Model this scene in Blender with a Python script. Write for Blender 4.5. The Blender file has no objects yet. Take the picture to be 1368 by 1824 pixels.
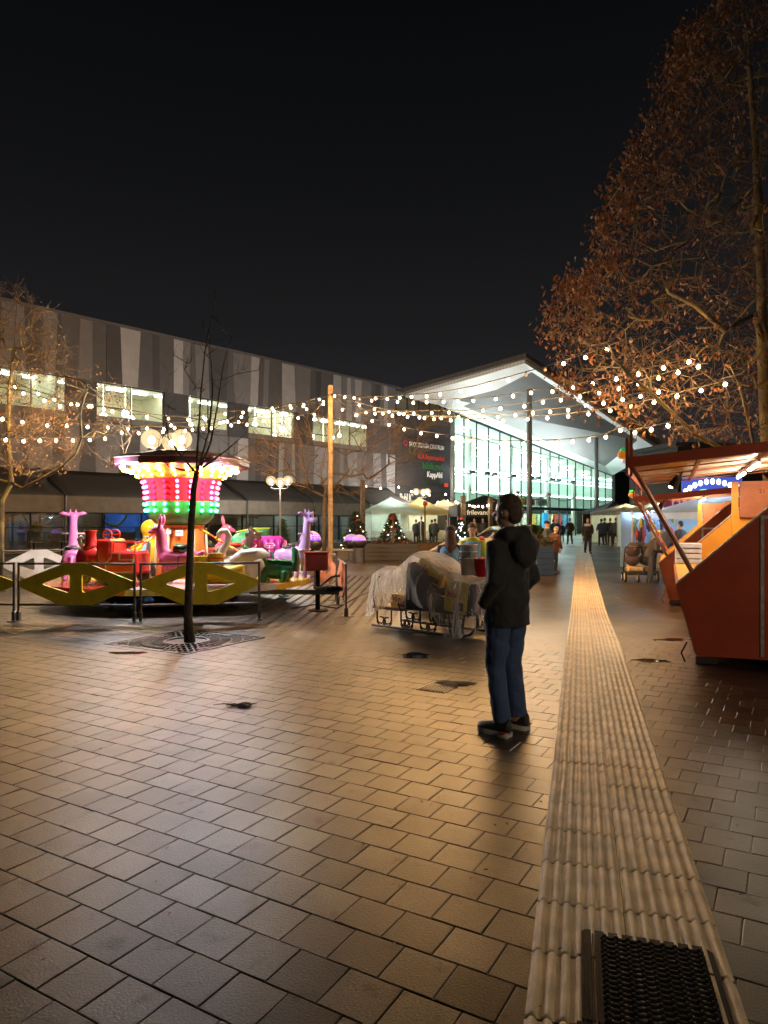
import bpy, bmesh, math, random
import numpy as np
from mathutils import Vector, Matrix, Euler

random.seed(7)
rng = np.random.default_rng(7)
S = bpy.context.scene
COL = S.collection
PI = math.pi
R = math.radians

# ---------------------------------------------------------------- camera
EYE, FPX, HX, HY = 1.62, 1240.0, 684.0, 930.0        # eye height, focal length and principal point (photo pixels)
cd = bpy.data.cameras.new('camera')
cam = bpy.data.objects.new('camera', cd); COL.objects.link(cam)
cam.location = (0, 0, EYE); cam.rotation_euler = (R(90), 0, 0)
cd.sensor_fit = 'VERTICAL'; cd.sensor_height = 36; cd.sensor_width = 27
cd.lens = 36 * FPX / 1824
cd.shift_y = (HY - 912) / 1824
cd.clip_start = 0.05; cd.clip_end = 900
S.camera = cam

# ---------------------------------------------------------------- night sky
W = bpy.data.worlds.new('World'); S.world = W; W.use_nodes = True
nt = W.node_tree; nt.nodes.clear()
wo = nt.nodes.new('ShaderNodeOutputWorld'); bg = nt.nodes.new('ShaderNodeBackground')
tc = nt.nodes.new('ShaderNodeTexCoord'); sx = nt.nodes.new('ShaderNodeSeparateXYZ'); rp = nt.nodes.new('ShaderNodeValToRGB')
sky = nt.nodes.new('ShaderNodeTexSky'); sky.sky_type = 'NISHITA'; sky.sun_disc = False
sky.sun_elevation = R(-6); sky.sun_rotation = R(200)
mx = nt.nodes.new('ShaderNodeMixRGB'); mx.blend_type = 'ADD'; mx.inputs[0].default_value = 0.02
cr = rp.color_ramp
cr.elements[0].position = 0.0; cr.elements[0].color = (0.032, 0.028, 0.030, 1)
cr.elements[1].position = 0.62; cr.elements[1].color = (0.0022, 0.0025, 0.0032, 1)
e = cr.elements.new(0.13); e.color = (0.021, 0.0198, 0.0212, 1)
e = cr.elements.new(0.25); e.color = (0.0118, 0.0116, 0.0126, 1)
e = cr.elements.new(0.42); e.color = (0.0056, 0.0058, 0.0066, 1)
nt.links.new(tc.outputs['Generated'], sx.inputs[0]); nt.links.new(sx.outputs['Z'], rp.inputs[0])
nt.links.new(rp.outputs[0], mx.inputs[1]); nt.links.new(sky.outputs[0], mx.inputs[2])
nt.links.new(mx.outputs[0], bg.inputs[0]); bg.inputs[1].default_value = 0.82
nt.links.new(bg.outputs[0], wo.inputs[0])

S.view_settings.view_transform = 'Standard'; S.view_settings.look = 'None'
S.view_settings.exposure = 0.32; S.view_settings.gamma = 1.0
S.render.engine = 'CYCLES'
cy = S.cycles
cy.use_denoising = True; cy.max_bounces = 6; cy.diffuse_bounces = 3; cy.glossy_bounces = 3
cy.transmission_bounces = 4; cy.transparent_max_bounces = 10
cy.sample_clamp_indirect = 4.0; cy.sample_clamp_direct = 25.0
cy.caustics_reflective = False; cy.caustics_refractive = False
cy.use_light_tree = True

# ---------------------------------------------------------------- projection helpers (photo pixel + distance -> place)
def at(px, py, Y):
    return Vector(((px - HX) / FPX * Y, Y, EYE + (HY - py) / FPX * Y))
def sst(a, b, t):
    t = min(1.0, max(0.0, (t - a) / (b - a))); return t * t * (3 - 2 * t)
def gz(x, y):
    dip = sst(8, 15, y) * (1 - sst(20, 29, y)) * sst(-3, 1, x)
    return -0.19 * dip + 0.10 * sst(29, 40, y)
def gp(px, py):
    Y = 10.0
    for _ in range(30):
        x = (px - HX) / FPX * Y
        Y = (EYE - gz(x, Y)) * FPX / (py - HY)
    x = (px - HX) / FPX * Y
    return Vector((x, Y, gz(x, Y)))
def on(px, Y):
    x = (px - HX) / FPX * Y
    return Vector((x, Y, gz(x, Y)))

# ---------------------------------------------------------------- materials
MATS = {}
def mat(name, col=(.5, .5, .5), rough=.5, metal=0.0, emit=None, strength=0.0, var=0.12, scale=6.0, bump=0.0, bscale=40.0,
        alpha=1.0, spec=.5, rand=0.0, transl=0.0, coat=0.0, both=False, sheen=0.0):
    if name in MATS: return MATS[name]
    m = bpy.data.materials.new(name); m.use_nodes = True; MATS[name] = m
    n = m.node_tree; b = n.nodes['Principled BSDF']; out = n.nodes['Material Output']
    L = n.links.new
    b.inputs['Roughness'].default_value = rough; b.inputs['Metallic'].default_value = metal
    b.inputs['Specular IOR Level'].default_value = spec
    b.inputs['Coat Weight'].default_value = coat
    if sheen: b.inputs['Sheen Weight'].default_value = sheen
    co = n.nodes.new('ShaderNodeTexCoord')
    no = n.nodes.new('ShaderNodeTexNoise'); no.inputs['Scale'].default_value = scale; no.inputs['Detail'].default_value = 5
    L(co.outputs['Object'], no.inputs['Vector'])
    mr = n.nodes.new('ShaderNodeMapRange'); mr.inputs[3].default_value = 1 - var * 1.6; mr.inputs[4].default_value = 1 + var * 1.6
    mr.inputs[1].default_value = .25; mr.inputs[2].default_value = .75
    L(no.outputs['Fac'], mr.inputs[0])
    vm = n.nodes.new('ShaderNodeVectorMath'); vm.operation = 'SCALE'; vm.inputs[0].default_value = col[:3]
    last = mr.outputs[0]
    if rand:
        oi = n.nodes.new('ShaderNodeObjectInfo'); m2 = n.nodes.new('ShaderNodeMapRange')
        m2.inputs[3].default_value = 1 - rand; m2.inputs[4].default_value = 1 + rand
        L(oi.outputs['Random'], m2.inputs[0])
        mm = n.nodes.new('ShaderNodeMath'); mm.operation = 'MULTIPLY'; L(last, mm.inputs[0]); L(m2.outputs[0], mm.inputs[1]); last = mm.outputs[0]
    L(last, vm.inputs['Scale']); L(vm.outputs[0], b.inputs['Base Color'])
    if bump:
        nb = n.nodes.new('ShaderNodeTexNoise'); nb.inputs['Scale'].default_value = bscale; nb.inputs['Detail'].default_value = 4
        L(co.outputs['Object'], nb.inputs['Vector'])
        bp = n.nodes.new('ShaderNodeBump'); bp.inputs['Strength'].default_value = bump; bp.inputs['Distance'].default_value = .01
        L(nb.outputs['Fac'], bp.inputs['Height']); L(bp.outputs[0], b.inputs['Normal'])
    if emit is not None:
        b.inputs['Emission Color'].default_value = (*emit[:3], 1); b.inputs['Emission Strength'].default_value = strength
    sh = b.outputs[0]
    if transl:
        tr = n.nodes.new('ShaderNodeBsdfTranslucent'); L(vm.outputs[0], tr.inputs[0])
        mi = n.nodes.new('ShaderNodeMixShader'); mi.inputs[0].default_value = transl
        L(sh, mi.inputs[1]); L(tr.outputs[0], mi.inputs[2]); sh = mi.outputs[0]
    if alpha < 1:
        tr = n.nodes.new('ShaderNodeBsdfTransparent'); mi = n.nodes.new('ShaderNodeMixShader'); mi.inputs[0].default_value = alpha
        L(tr.outputs[0], mi.inputs[1]); L(sh, mi.inputs[2]); sh = mi.outputs[0]
    if sh is not b.outputs[0]: L(sh, out.inputs['Surface'])
    return m

def lamp_mat(name, col, strength):
    if name in MATS: return MATS[name]
    m = bpy.data.materials.new(name); m.use_nodes = True; MATS[name] = m
    n = m.node_tree; n.nodes.remove(n.nodes['Principled BSDF'])
    em = n.nodes.new('ShaderNodeEmission'); em.inputs[0].default_value = (*col, 1); em.inputs[1].default_value = strength
    n.links.new(em.outputs[0], n.nodes['Material Output'].inputs[0])
    return m

LDATA = {}
def glow(parent, loc, key, power, col, rad):                 # the light a lamp gives off, inside its bulb
    if key not in LDATA:
        l = bpy.data.lights.new('lamp_light', 'POINT'); l.energy = power; l.color = col; l.shadow_soft_size = rad; LDATA[key] = l
    o = bpy.data.objects.new('lamp_light', LDATA[key]); COL.objects.link(o); o.location = loc
    if parent is not None: o.parent = parent
    return o
def shown(m): m.cycles.emission_sampling = 'NONE'; return m   # glowing skin of a lamp whose light comes from glow()

def glass_mat(name, tint=(.9, .95, .95), refl=.12, rough=.02):
    if name in MATS: return MATS[name]
    m = bpy.data.materials.new(name); m.use_nodes = True; MATS[name] = m
    n = m.node_tree; n.nodes.remove(n.nodes['Principled BSDF']); L = n.links.new
    tr = n.nodes.new('ShaderNodeBsdfTransparent'); tr.inputs[0].default_value = (*tint, 1)
    gl = n.nodes.new('ShaderNodeBsdfGlossy'); gl.inputs['Roughness'].default_value = rough
    ge = n.nodes.new('ShaderNodeNewGeometry'); dt = n.nodes.new('ShaderNodeVectorMath'); dt.operation = 'DOT_PRODUCT'
    L(ge.outputs['Incoming'], dt.inputs[0]); L(ge.outputs['Normal'], dt.inputs[1])
    def mth(op, a, v):
        t = n.nodes.new('ShaderNodeMath'); t.operation = op; t.use_clamp = True
        if isinstance(a, float): t.inputs[0].default_value = a
        else: L(a, t.inputs[0])
        if v is not None:
            if isinstance(v, float): t.inputs[1].default_value = v
            else: L(v, t.inputs[1])
        return t.outputs[0]
    ab = mth('ABSOLUTE', dt.outputs['Value'], None)
    sch = mth('POWER', mth('SUBTRACT', 1.0, ab), 5.0)
    class ad: outputs = [mth('ADD', mth('MULTIPLY', sch, .9), .03 + refl * .25)]
    mi = n.nodes.new('ShaderNodeMixShader'); L(ad.outputs[0], mi.inputs[0]); L(tr.outputs[0], mi.inputs[1]); L(gl.outputs[0], mi.inputs[2])
    L(mi.outputs[0], n.nodes['Material Output'].inputs[0])
    return m

# ---------------------------------------------------------------- mesh builder
ORG = {}
def frame_of(t, up=Vector((0, 0, 1))):
    t = t.normalized()
    if abs(t.dot(up)) > .98: up = Vector((1, 0, 0)) if abs(t.x) < .9 else Vector((0, 1, 0))
    a = t.cross(up).normalized(); b = a.cross(t).normalized()
    return a, b
class MB:
    def __init__(s): s.v = []; s.f = []
    def add(s, vs, fs):
        o = len(s.v); s.v += [tuple(p) for p in vs]; s.f += [tuple(i + o for i in q) for q in fs]; return s
    def box(s, c, d, rz=0.0, M=None):
        c = Vector(c); h = Vector(d) / 2
        m = M if M is not None else Matrix.Rotation(rz, 3, 'Z')
        vs = [c + m @ Vector((x * h.x, y * h.y, z * h.z)) for z in (-1, 1) for y in (-1, 1) for x in (-1, 1)]
        return s.add(vs, [(0, 2, 3, 1), (4, 5, 7, 6), (0, 1, 5, 4), (2, 6, 7, 3), (0, 4, 6, 2), (1, 3, 7, 5)])
    def cbox(s, c, d, b=.01, rz=0.0, M=None):          # box with chamfered edges (convex hull of 24 points)
        c = Vector(c); h = Vector(d) / 2; b = min(b, min(h) * .9)
        m = M if M is not None else Matrix.Rotation(rz, 3, 'Z')
        bm = bmesh.new()
        for x in (-1, 1):
            for y in (-1, 1):
                for z in (-1, 1):
                    for k in range(3):
                        p = [h.x - b, h.y - b, h.z - b]; p[k] += b
                        bm.verts.new(c + m @ Vector((x * p[0], y * p[1], z * p[2])))
        bmesh.ops.convex_hull(bm, input=bm.verts[:])
        bm.verts.index_update()
        vs = [v.co.copy() for v in bm.verts]; fs = [[v.index for v in f.verts] for f in bm.faces]; bm.free()
        return s.add(vs, fs)
    def tube(s, pts, rad, n=8, cap=True, ell=None):    # ell: (wa, wb) scale of the ring, up reference z
        pts = [Vector(p) for p in pts]
        if not hasattr(rad, '__len__'): rad = [rad] * len(pts)
        vs = []; fs = []
        for i, p in enumerate(pts):
            t = pts[min(i + 1, len(pts) - 1)] - pts[max(i - 1, 0)]
            if t.length < 1e-9: t = Vector((0, 0, 1))
            if i == 0: a, b = frame_of(t)
            else:
                tn = t.normalized(); a = a - tn * a.dot(tn)
                if a.length < 1e-6: a, b = frame_of(t)
                else: a = a.normalized(); b = a.cross(tn)
            r = rad[i]; ra, rb = (r, r) if not hasattr(r, '__len__') else r
            if ell: ra *= ell[0]; rb *= ell[1]
            for k in range(n):
                an = 2 * PI * k / n
                vs.append(p + a * math.cos(an) * ra + b * math.sin(an) * rb)
        m = len(pts)
        for i in range(m - 1):
            for k in range(n):
                fs.append((i * n + k, i * n + (k + 1) % n, (i + 1) * n + (k + 1) % n, (i + 1) * n + k))
        if cap:
            fs.append(tuple(range(n - 1, -1, -1))); fs.append(tuple((m - 1) * n + k for k in range(n)))
        return s.add(vs, fs)
    def rings(s, rings, cap=True):                     # rings: list of equal-length loops
        n = len(rings[0]); m = len(rings); vs = [p for r in rings for p in r]; fs = []
        for i in range(m - 1):
            for k in range(n):
                fs.append((i * n + k, i * n + (k + 1) % n, (i + 1) * n + (k + 1) % n, (i + 1) * n + k))
        if cap:
            fs.append(tuple(range(n - 1, -1, -1))); fs.append(tuple((m - 1) * n + k for k in range(n)))
        return s.add(vs, fs)
    def lathe(s, prof, c=(0, 0, 0), n=24, cap=True, a0=0.0):
        c = Vector(c)
        return s.rings([[c + Vector((r * math.cos(a0 + 2 * PI * k / n), r * math.sin(a0 + 2 * PI * k / n), z)) for k in range(n)] for r, z in prof], cap)
    def ell(s, c, d, n=12, m=8, M=None):               # ellipsoid, d = semi axes
        c = Vector(c); M = M or Matrix.Identity(3); vs = [c + M @ Vector((0, 0, -d[2]))]
        for j in range(1, m):
            ph = -PI / 2 + PI * j / m
            for k in range(n):
                th = 2 * PI * k / n
                vs.append(c + M @ Vector((d[0] * math.cos(ph) * math.cos(th), d[1] * math.cos(ph) * math.sin(th), d[2] * math.sin(ph))))
        vs.append(c + M @ Vector((0, 0, d[2]))); t = len(vs) - 1; fs = []
        for k in range(n): fs.append((0, 1 + (k + 1) % n, 1 + k))
        for j in range(m - 2):
            for k in range(n):
                a = 1 + j * n + k; b = 1 + j * n + (k + 1) % n
                fs.append((a, b, b + n, a + n))
        for k in range(n): fs.append((t, 1 + (m - 2) * n + k, 1 + (m - 2) * n + (k + 1) % n))
        return s.add(vs, fs)
    def prism(s, poly, o, ax, ay, az, th, holes=None):  # polygon (2D) extruded by th along az, centred
        o, ax, ay, az = Vector(o), Vector(ax), Vector(ay), Vector(az)
        if holes:
            bm = bmesh.new()
            edges = []
            for lp in [poly] + holes:
                vv = [bm.verts.new((p[0], p[1], 0)) for p in lp]
                for i in range(len(vv)): edges.append(bm.edges.new((vv[i], vv[(i + 1) % len(vv)])))
            bmesh.ops.triangle_fill(bm, use_beauty=True, edges=edges)
            bm.verts.index_update()
            p2 = [(v.co.x, v.co.y) for v in bm.verts]; tr = [[v.index for v in f.verts] for f in bm.faces]; bm.free()
            vs = [o + ax * x + ay * y - az * th / 2 for x, y in p2] + [o + ax * x + ay * y + az * th / 2 for x, y in p2]
            N = len(p2); fs = [tuple(t[::-1]) for t in tr] + [tuple(i + N for i in t) for t in tr]
            k = 0
            for lp in [poly] + holes:
                m = len(lp)
                for i in range(m): a = k + i; b = k + (i + 1) % m; fs.append((a, b, b + N, a + N))
                k += m
            return s.add(vs, fs)
        N = len(poly)
        vs = [o + ax * x + ay * y - az * th / 2 for x, y in poly] + [o + ax * x + ay * y + az * th / 2 for x, y in poly]
        fs = [tuple(range(N - 1, -1, -1)), tuple(range(N, 2 * N))] + [(i, (i + 1) % N, (i + 1) % N + N, i + N) for i in range(N)]
        return s.add(vs, fs)
    def mesh(s, name, m=None, smooth=False):
        me = bpy.data.meshes.new(name); me.from_pydata(s.v, [], s.f); me.update()
        if m: me.materials.append(m)
        if smooth:
            me.polygons.foreach_set('use_smooth', [True] * len(me.polygons))
        return me
    def build(s, name, m, parent=None, smooth=False, w=True, auto=None):
        o = Vector((0, 0, 0))
        if parent is not None and w: o = ORG.get(parent.name, o)
        if o.length > 0: s.v = [(p[0] - o.x, p[1] - o.y, p[2] - o.z) for p in s.v]
        bm = bmesh.new(); me0 = s.mesh(name, m, smooth); bm.from_mesh(me0)
        bmesh.ops.recalc_face_normals(bm, faces=bm.faces[:]); bm.to_mesh(me0); bm.free()
        ob = bpy.data.objects.new(name, me0); COL.objects.link(ob)
        if smooth == 'auto' or auto:
            me0.set_sharp_from_angle(angle=R(auto or 40))
        if parent is not None: ob.parent = parent; ORG[ob.name] = o
        return ob
def link(name, me, parent=None, loc=(0, 0, 0), rot=(0, 0, 0)):
    ob = bpy.data.objects.new(name, me); COL.objects.link(ob); ob.location = loc; ob.rotation_euler = rot
    if parent is not None: ob.parent = parent
    return ob
def tag(o, label, cat, group=None):
    o['label'] = label; o['category'] = cat
    if group: o['group'] = group
    return o
def thing(name, label, cat, loc=(0, 0, 0), rz=0.0, group=None):
    o = bpy.data.objects.new(name, None); COL.objects.link(o); o.location = loc; o.rotation_euler = (0, 0, rz)
    ORG[o.name] = Vector(loc); o.empty_display_size = .2
    return tag(o, label, cat, group)
def struct(o): o['kind'] = 'structure'; return o
def stuff(o): o['kind'] = 'stuff'; return o
def remesh(o, vox, sm=4, disp=0.0, dsize=.12, seed=0, sub=0):
    md = o.modifiers.new('remesh', 'REMESH'); md.mode = 'VOXEL'; md.voxel_size = vox; md.use_smooth_shade = True
    md.adaptivity = 0.0
    if sm:
        s_ = o.modifiers.new('smooth', 'SMOOTH'); s_.iterations = sm; s_.factor = .5
    if disp:
        tx = bpy.data.textures.new('folds', 'CLOUDS'); tx.noise_scale = dsize; tx.noise_depth = 2
        d = o.modifiers.new('folds', 'DISPLACE'); d.texture = tx; d.strength = disp; d.texture_coords = 'LOCAL'; d.mid_level = .5
    return o
def text(body, size, ext=.01, name='lettering', bold=0.0):
    c = bpy.data.curves.new(name, 'FONT'); c.body = body; c.size = size; c.extrude = ext; c.offset = bold; c.align_x = 'LEFT'
    t = bpy.data.objects.new(name, c); COL.objects.link(t)
    me = bpy.data.meshes.new_from_object(t.evaluated_get(bpy.context.evaluated_depsgraph_get()))
    bpy.data.objects.remove(t); bpy.data.curves.remove(c)
    return me
def letters(body, size, m, parent, loc, rot, ext=.01, name='lettering', bold=0.0, sx=1.0):
    me = text(body, size, ext, name, bold); me.materials.clear(); me.materials.append(m)
    o = link(name, me, parent, loc, rot); o.scale = (sx, 1, 1); return o

# ================================================================ GROUND
def paver_mat():
    m = bpy.data.materials.new('wet_paver'); m.use_nodes = True
    n = m.node_tree; b = n.nodes['Principled BSDF']; L = n.links.new
    co = n.nodes.new('ShaderNodeNewGeometry'); oi = n.nodes.new('ShaderNodeObjectInfo')
    def noise(sc, det=4, src=None):
        t = n.nodes.new('ShaderNodeTexNoise'); t.inputs['Scale'].default_value = sc; t.inputs['Detail'].default_value = det
        L(src or co.outputs['Position'], t.inputs['Vector']); return t.outputs['Fac']
    def mp(v, a, b_, c, d):
        t = n.nodes.new('ShaderNodeMapRange'); L(v, t.inputs[0])
        for i, x in enumerate((a, b_, c, d)): t.inputs[1 + i].default_value = x
        return t.outputs[0]
    def mth(op, a, c):
        t = n.nodes.new('ShaderNodeMath'); t.operation = op
        L(a, t.inputs[0]) if not isinstance(a, float) else setattr(t.inputs[0], 'default_value', a)
        L(c, t.inputs[1]) if not isinstance(c, float) else setattr(t.inputs[1], 'default_value', c)
        return t.outputs[0]
    rnd = mth('FRACT', mth('ADD', oi.outputs['Random'], co.outputs['Random Per Island']), 0.0)
    tone = mth('MULTIPLY', mp(rnd, 0, 1, .66, 1.28), mth('MULTIPLY', mp(noise(.55), .3, .7, .78, 1.2), mp(noise(3.1, 6), .32, .62, .70, 1.15)))
    speck = mth('MULTIPLY', mp(noise(120, 2), .36, .66, .40, 1.7), mp(noise(47, 3), .62, .70, 1.0, .55))
    tone = mth('MULTIPLY', tone, speck)
    mixc = n.nodes.new('ShaderNodeMixRGB'); mixc.inputs[1].default_value = (.030, .020, .012, 1); mixc.inputs[2].default_value = (.036, .026, .017, 1)
    L(mp(rnd, .3, .7, 0, 1), mixc.inputs[0])
    vm = n.nodes.new('ShaderNodeVectorMath'); vm.operation = 'SCALE'; L(mixc.outputs[0], vm.inputs[0]); L(tone, vm.inputs['Scale'])
    L(vm.outputs[0], b.inputs['Base Color'])
    wet = mp(noise(.42, 5), .40, .66, 0, 1)
    rr = mth('ADD', mp(wet, 0, 1, .345, .300), mp(noise(9, 4), .3, .7, -.005, .015))
    rr = mth('ADD', rr, mp(rnd, 0, 1, -.008, .03))
    L(rr, b.inputs['Roughness'])
    L(mth('MULTIPLY', mth('MULTIPLY', mp(rnd, 0, 1, .50, .86), mp(noise(1.1, 6), .34, .64, .62, 1.15)), mp(noise(6.5, 5), .60, .72, 1.0, .45)), b.inputs['Specular IOR Level'])
    bp = n.nodes.new('ShaderNodeBump'); bp.inputs['Strength'].default_value = .42; bp.inputs['Distance'].default_value = .0028
    hh = noise(105, 2); L(mp(wet, 0, 1, .60, .45), bp.inputs['Strength'])
    L(hh, bp.inputs['Height']); L(bp.outputs[0], b.inputs['Normal'])
    return m
PAVER = paver_mat()

def ground_mat():
    m = bpy.data.materials.new('plaza_ground'); m.use_nodes = True
    n = m.node_tree; b = n.nodes['Principled BSDF']; L = n.links.new
    g = n.nodes.new('ShaderNodeNewGeometry'); mpn = n.nodes.new('ShaderNodeMapping'); mpn.inputs['Rotation'].default_value = (0, 0, R(30.2))
    L(g.outputs['Position'], mpn.inputs[0])
    br = n.nodes.new('ShaderNodeTexBrick'); L(mpn.outputs[0], br.inputs['Vector']); br.inputs['Scale'].default_value = 1.0
    br.inputs['Brick Width'].default_value = .221; br.inputs['Row Height'].default_value = .2155; br.inputs['Mortar Size'].default_value = .006
    br.inputs['Color1'].default_value = (.040, .029, .020, 1); br.inputs['Color2'].default_value = (.055, .042, .030, 1); br.inputs['Mortar'].default_value = (.02, .017, .014, 1)
    sp = n.nodes.new('ShaderNodeSeparateXYZ'); L(g.outputs['Position'], sp.inputs[0])
    mr = n.nodes.new('ShaderNodeMapRange'); mr.inputs[1].default_value = 21.5; mr.inputs[2].default_value = 22.5; L(sp.outputs['Y'], mr.inputs[0])
    mi = n.nodes.new('ShaderNodeMixRGB'); mi.inputs[1].default_value = (.016, .012, .009, 1); L(mr.outputs[0], mi.inputs[0]); L(br.outputs['Color'], mi.inputs[2])
    L(mi.outputs[0], b.inputs['Base Color'])
    no = n.nodes.new('ShaderNodeTexNoise'); no.inputs['Scale'].default_value = .4; no.inputs['Detail'].default_value = 4; L(g.outputs['Position'], no.inputs['Vector'])
    m2 = n.nodes.new('ShaderNodeMapRange'); m2.inputs[1].default_value = .38; m2.inputs[2].default_value = .64; m2.inputs[3].default_value = .42; m2.inputs[4].default_value = .31
    L(no.outputs['Fac'], m2.inputs[0]); L(m2.outputs[0], b.inputs['Roughness'])
    bp = n.nodes.new('ShaderNodeBump'); bp.inputs['Strength'].default_value = .4; bp.inputs['Distance'].default_value = .006
    L(br.outputs['Fac'], bp.inputs['Height']); bp.invert = True; L(bp.outputs[0], b.inputs['Normal'])
    return m
def grid_z(y):                                    # joint bed under the pavers, paved level beyond them
    return -.009 * (1 - sst(21.6, 22.4, y))
mb = MB()
ys = list(np.arange(0, 45, .8)) + [50, 60, 80, 120, 200, 420]; ys = [-40, -10] + ys
xs = [-300, -120, -60, -30] + list(np.arange(-20, 24.1, 1.0)) + [32, 60, 140, 340]
for y in ys:
    for x in xs: mb.v.append((x, y, gz(x, y) + grid_z(y)))
nx = len(xs)
for j in range(len(ys) - 1):
    for i in range(nx - 1): mb.f.append((j * nx + i, j * nx + i + 1, (j + 1) * nx + i + 1, (j + 1) * nx + i))
ground = struct(mb.build('ground', ground_mat()))

PU, PN = Vector((.8643, -.5030, 0)), Vector((.5030, .8643, 0))
PW, PH = .221, .2155
STRIP_D = Vector((.2705, .9627, 0)); STRIP_N = Vector((.9627, -.2705, 0))
STRIP_L0 = Vector((.45 - .2810 * 2.25, 0, 0))      # left edge at y = 0
def strip_off(p): return (Vector((p[0], p[1], 0)) - STRIP_L0).dot(STRIP_N)
def paver_geo(w, h, jit=0.0):
    b = .0035; t = .05; g = .0014; x, y = w / 2 - g, h / 2 - g
    vs = [(-x, -y, -t), (x, -y, -t), (x, y, -t), (-x, y, -t), (-x, -y, -b * .7), (x, -y, -b * .7), (x, y, -b * .7), (-x, y, -b * .7),
          (-x + b, -y + b, 0), (x - b, -y + b, 0), (x - b, y - b, 0), (-x + b, y - b, 0)]
    fs = [(8, 9, 10, 11)] + [(i, (i + 1) % 4, 4 + (i + 1) % 4, 4 + i) for i in range(4)] + [(4 + i, 4 + (i + 1) % 4, 8 + (i + 1) % 4, 8 + i) for i in range(4)]
    return vs, fs
cells = []
GRATE_C = Vector((-2.70, 9.52, 0))
for k in range(2, 130):
    for i in range(-110, 110):
        s0 = (i + (.5 if k % 2 else 0.0)) * PW + .06
        c = PU * s0 + PN * ((k + .5) * PH + .1845)
        if not (1.75 < c.y < 22.2): continue
        if abs(c.x) > .575 * c.y + .35: continue
        so = strip_off(c)
        if .13 < so < .57: continue
        q = c - GRATE_C
        if abs(q.dot(PU)) < .66 and abs(q.dot(PN)) < .66: continue
        cells.append((c.y * 1.0 + .05 * abs(c.x), c))
cells.sort(key=lambda t: t[0])
pv, pf = paver_geo(PW, PH)
paver_mesh = bpy.data.meshes.new('paver'); paver_mesh.from_pydata(pv, [], pf); paver_mesh.update(); paver_mesh.materials.append(PAVER)
pang = math.atan2(PU.y, PU.x)
field = MB(); Mz = Matrix.Rotation(pang, 3, 'Z')
for n_, (d_, c) in enumerate(cells):
    tilt = (random.gauss(0, .0045), random.gauss(0, .0045)); dz = random.uniform(-.0012, .0012)
    if n_ < 300:
        o = link('paver', paver_mesh, ground, (c.x, c.y, gz(c.x, c.y) + dz), (tilt[0], tilt[1], pang + random.gauss(0, .004)))
    else:
        M = Mz @ Euler((tilt[0], tilt[1], random.gauss(0, .004))).to_matrix(); z = gz(c.x, c.y) + dz
        o_ = len(field.v)
        for v in pv:
            p = M @ Vector(v); field.v.append((p.x + c.x, p.y + c.y, p.z + z))
        field.f += [tuple(q + o_ for q in f) for f in pf]
fm = field.mesh('paver_field', PAVER); o = link('paver_field', fm, ground); stuff(o)

# ---- tactile guide path of ribbed concrete tiles
TW, TL = .351, .360
def tile_mesh():
    mb = MB(); n = 7 * 10; prof = []
    for i in range(n + 1):
        u = i / n; x = -TW / 2 + .002 + u * (TW - .004)
        w = min(1, max(0, .5 - .85 * math.cos(2 * PI * u * 7)))
        prof.append((x, .003 + .0150 * w))
    rows = [(-TL / 2 + .0045, -.006), (-TL / 2 + .009, 0), (-TL / 2 + .014, 0), (TL / 2 - .014, 0), (TL / 2 - .009, 0), (TL / 2 - .0045, -.006)]
    for y, dz in rows:
        for x, z in prof: mb.v.append((x, y, z + dz))
    m_ = n + 1
    for j in range(len(rows) - 1):
        for i in range(n): mb.f.append((j * m_ + i, j * m_ + i + 1, (j + 1) * m_ + i + 1, (j + 1) * m_ + i))
    for y, sg in ((-TL / 2 + .003, 1), (TL / 2 - .003, -1)):
        o = len(mb.v)
        for x, z in prof: mb.v += [(x, y, z - .004), (x, y, -.03)]
        for i in range(n):
            q = (o + 2 * i, o + 2 * i + 1, o + 2 * i + 3, o + 2 * i + 2); mb.f.append(q if sg > 0 else q[::-1])
    for x in (-TW / 2 + .002, TW / 2 - .002):
        o = len(mb.v); a, b = -TL / 2 + .003, TL / 2 - .003
        mb.v += [(x, a, -.03), (x, b, -.03), (x, b, .003), (x, a, .003)]
        mb.f.append((o, o + 1, o + 2, o + 3) if x > 0 else (o + 3, o + 2, o + 1, o))
    return mb.mesh('tactile_tile', mat('tactile_concrete', (.47, .38, .25), rough=.45, var=.30, scale=7, bump=.5, bscale=160, rand=.12, spec=.55), True)
tmesh = tile_mesh(); tmesh.set_sharp_from_angle(angle=R(70))
tp = bpy.data.objects.new('tactile_path', None); COL.objects.link(tp); struct(tp)
tang = math.atan2(-STRIP_D.x, STRIP_D.y)
for c_ in range(2):
    for k in range(3, 128):
        s_ = (k + .5) * TL + .205 + (.012 if c_ else 0)
        p = STRIP_L0 + STRIP_D * s_ + STRIP_N * ((c_ + .5) * TW + random.uniform(-.001, .001))
        if p.y < 1.7 or p.y > 47: continue
        zz = gz(p.x, p.y); sl = math.atan2(gz(p.x, p.y + .3) - zz, .3)
        link('tactile_tile', tmesh, tp, (p.x, p.y, zz + random.uniform(-.001, .0015)), (sl + random.gauss(0, .003), random.gauss(0, .003), tang))

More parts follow.
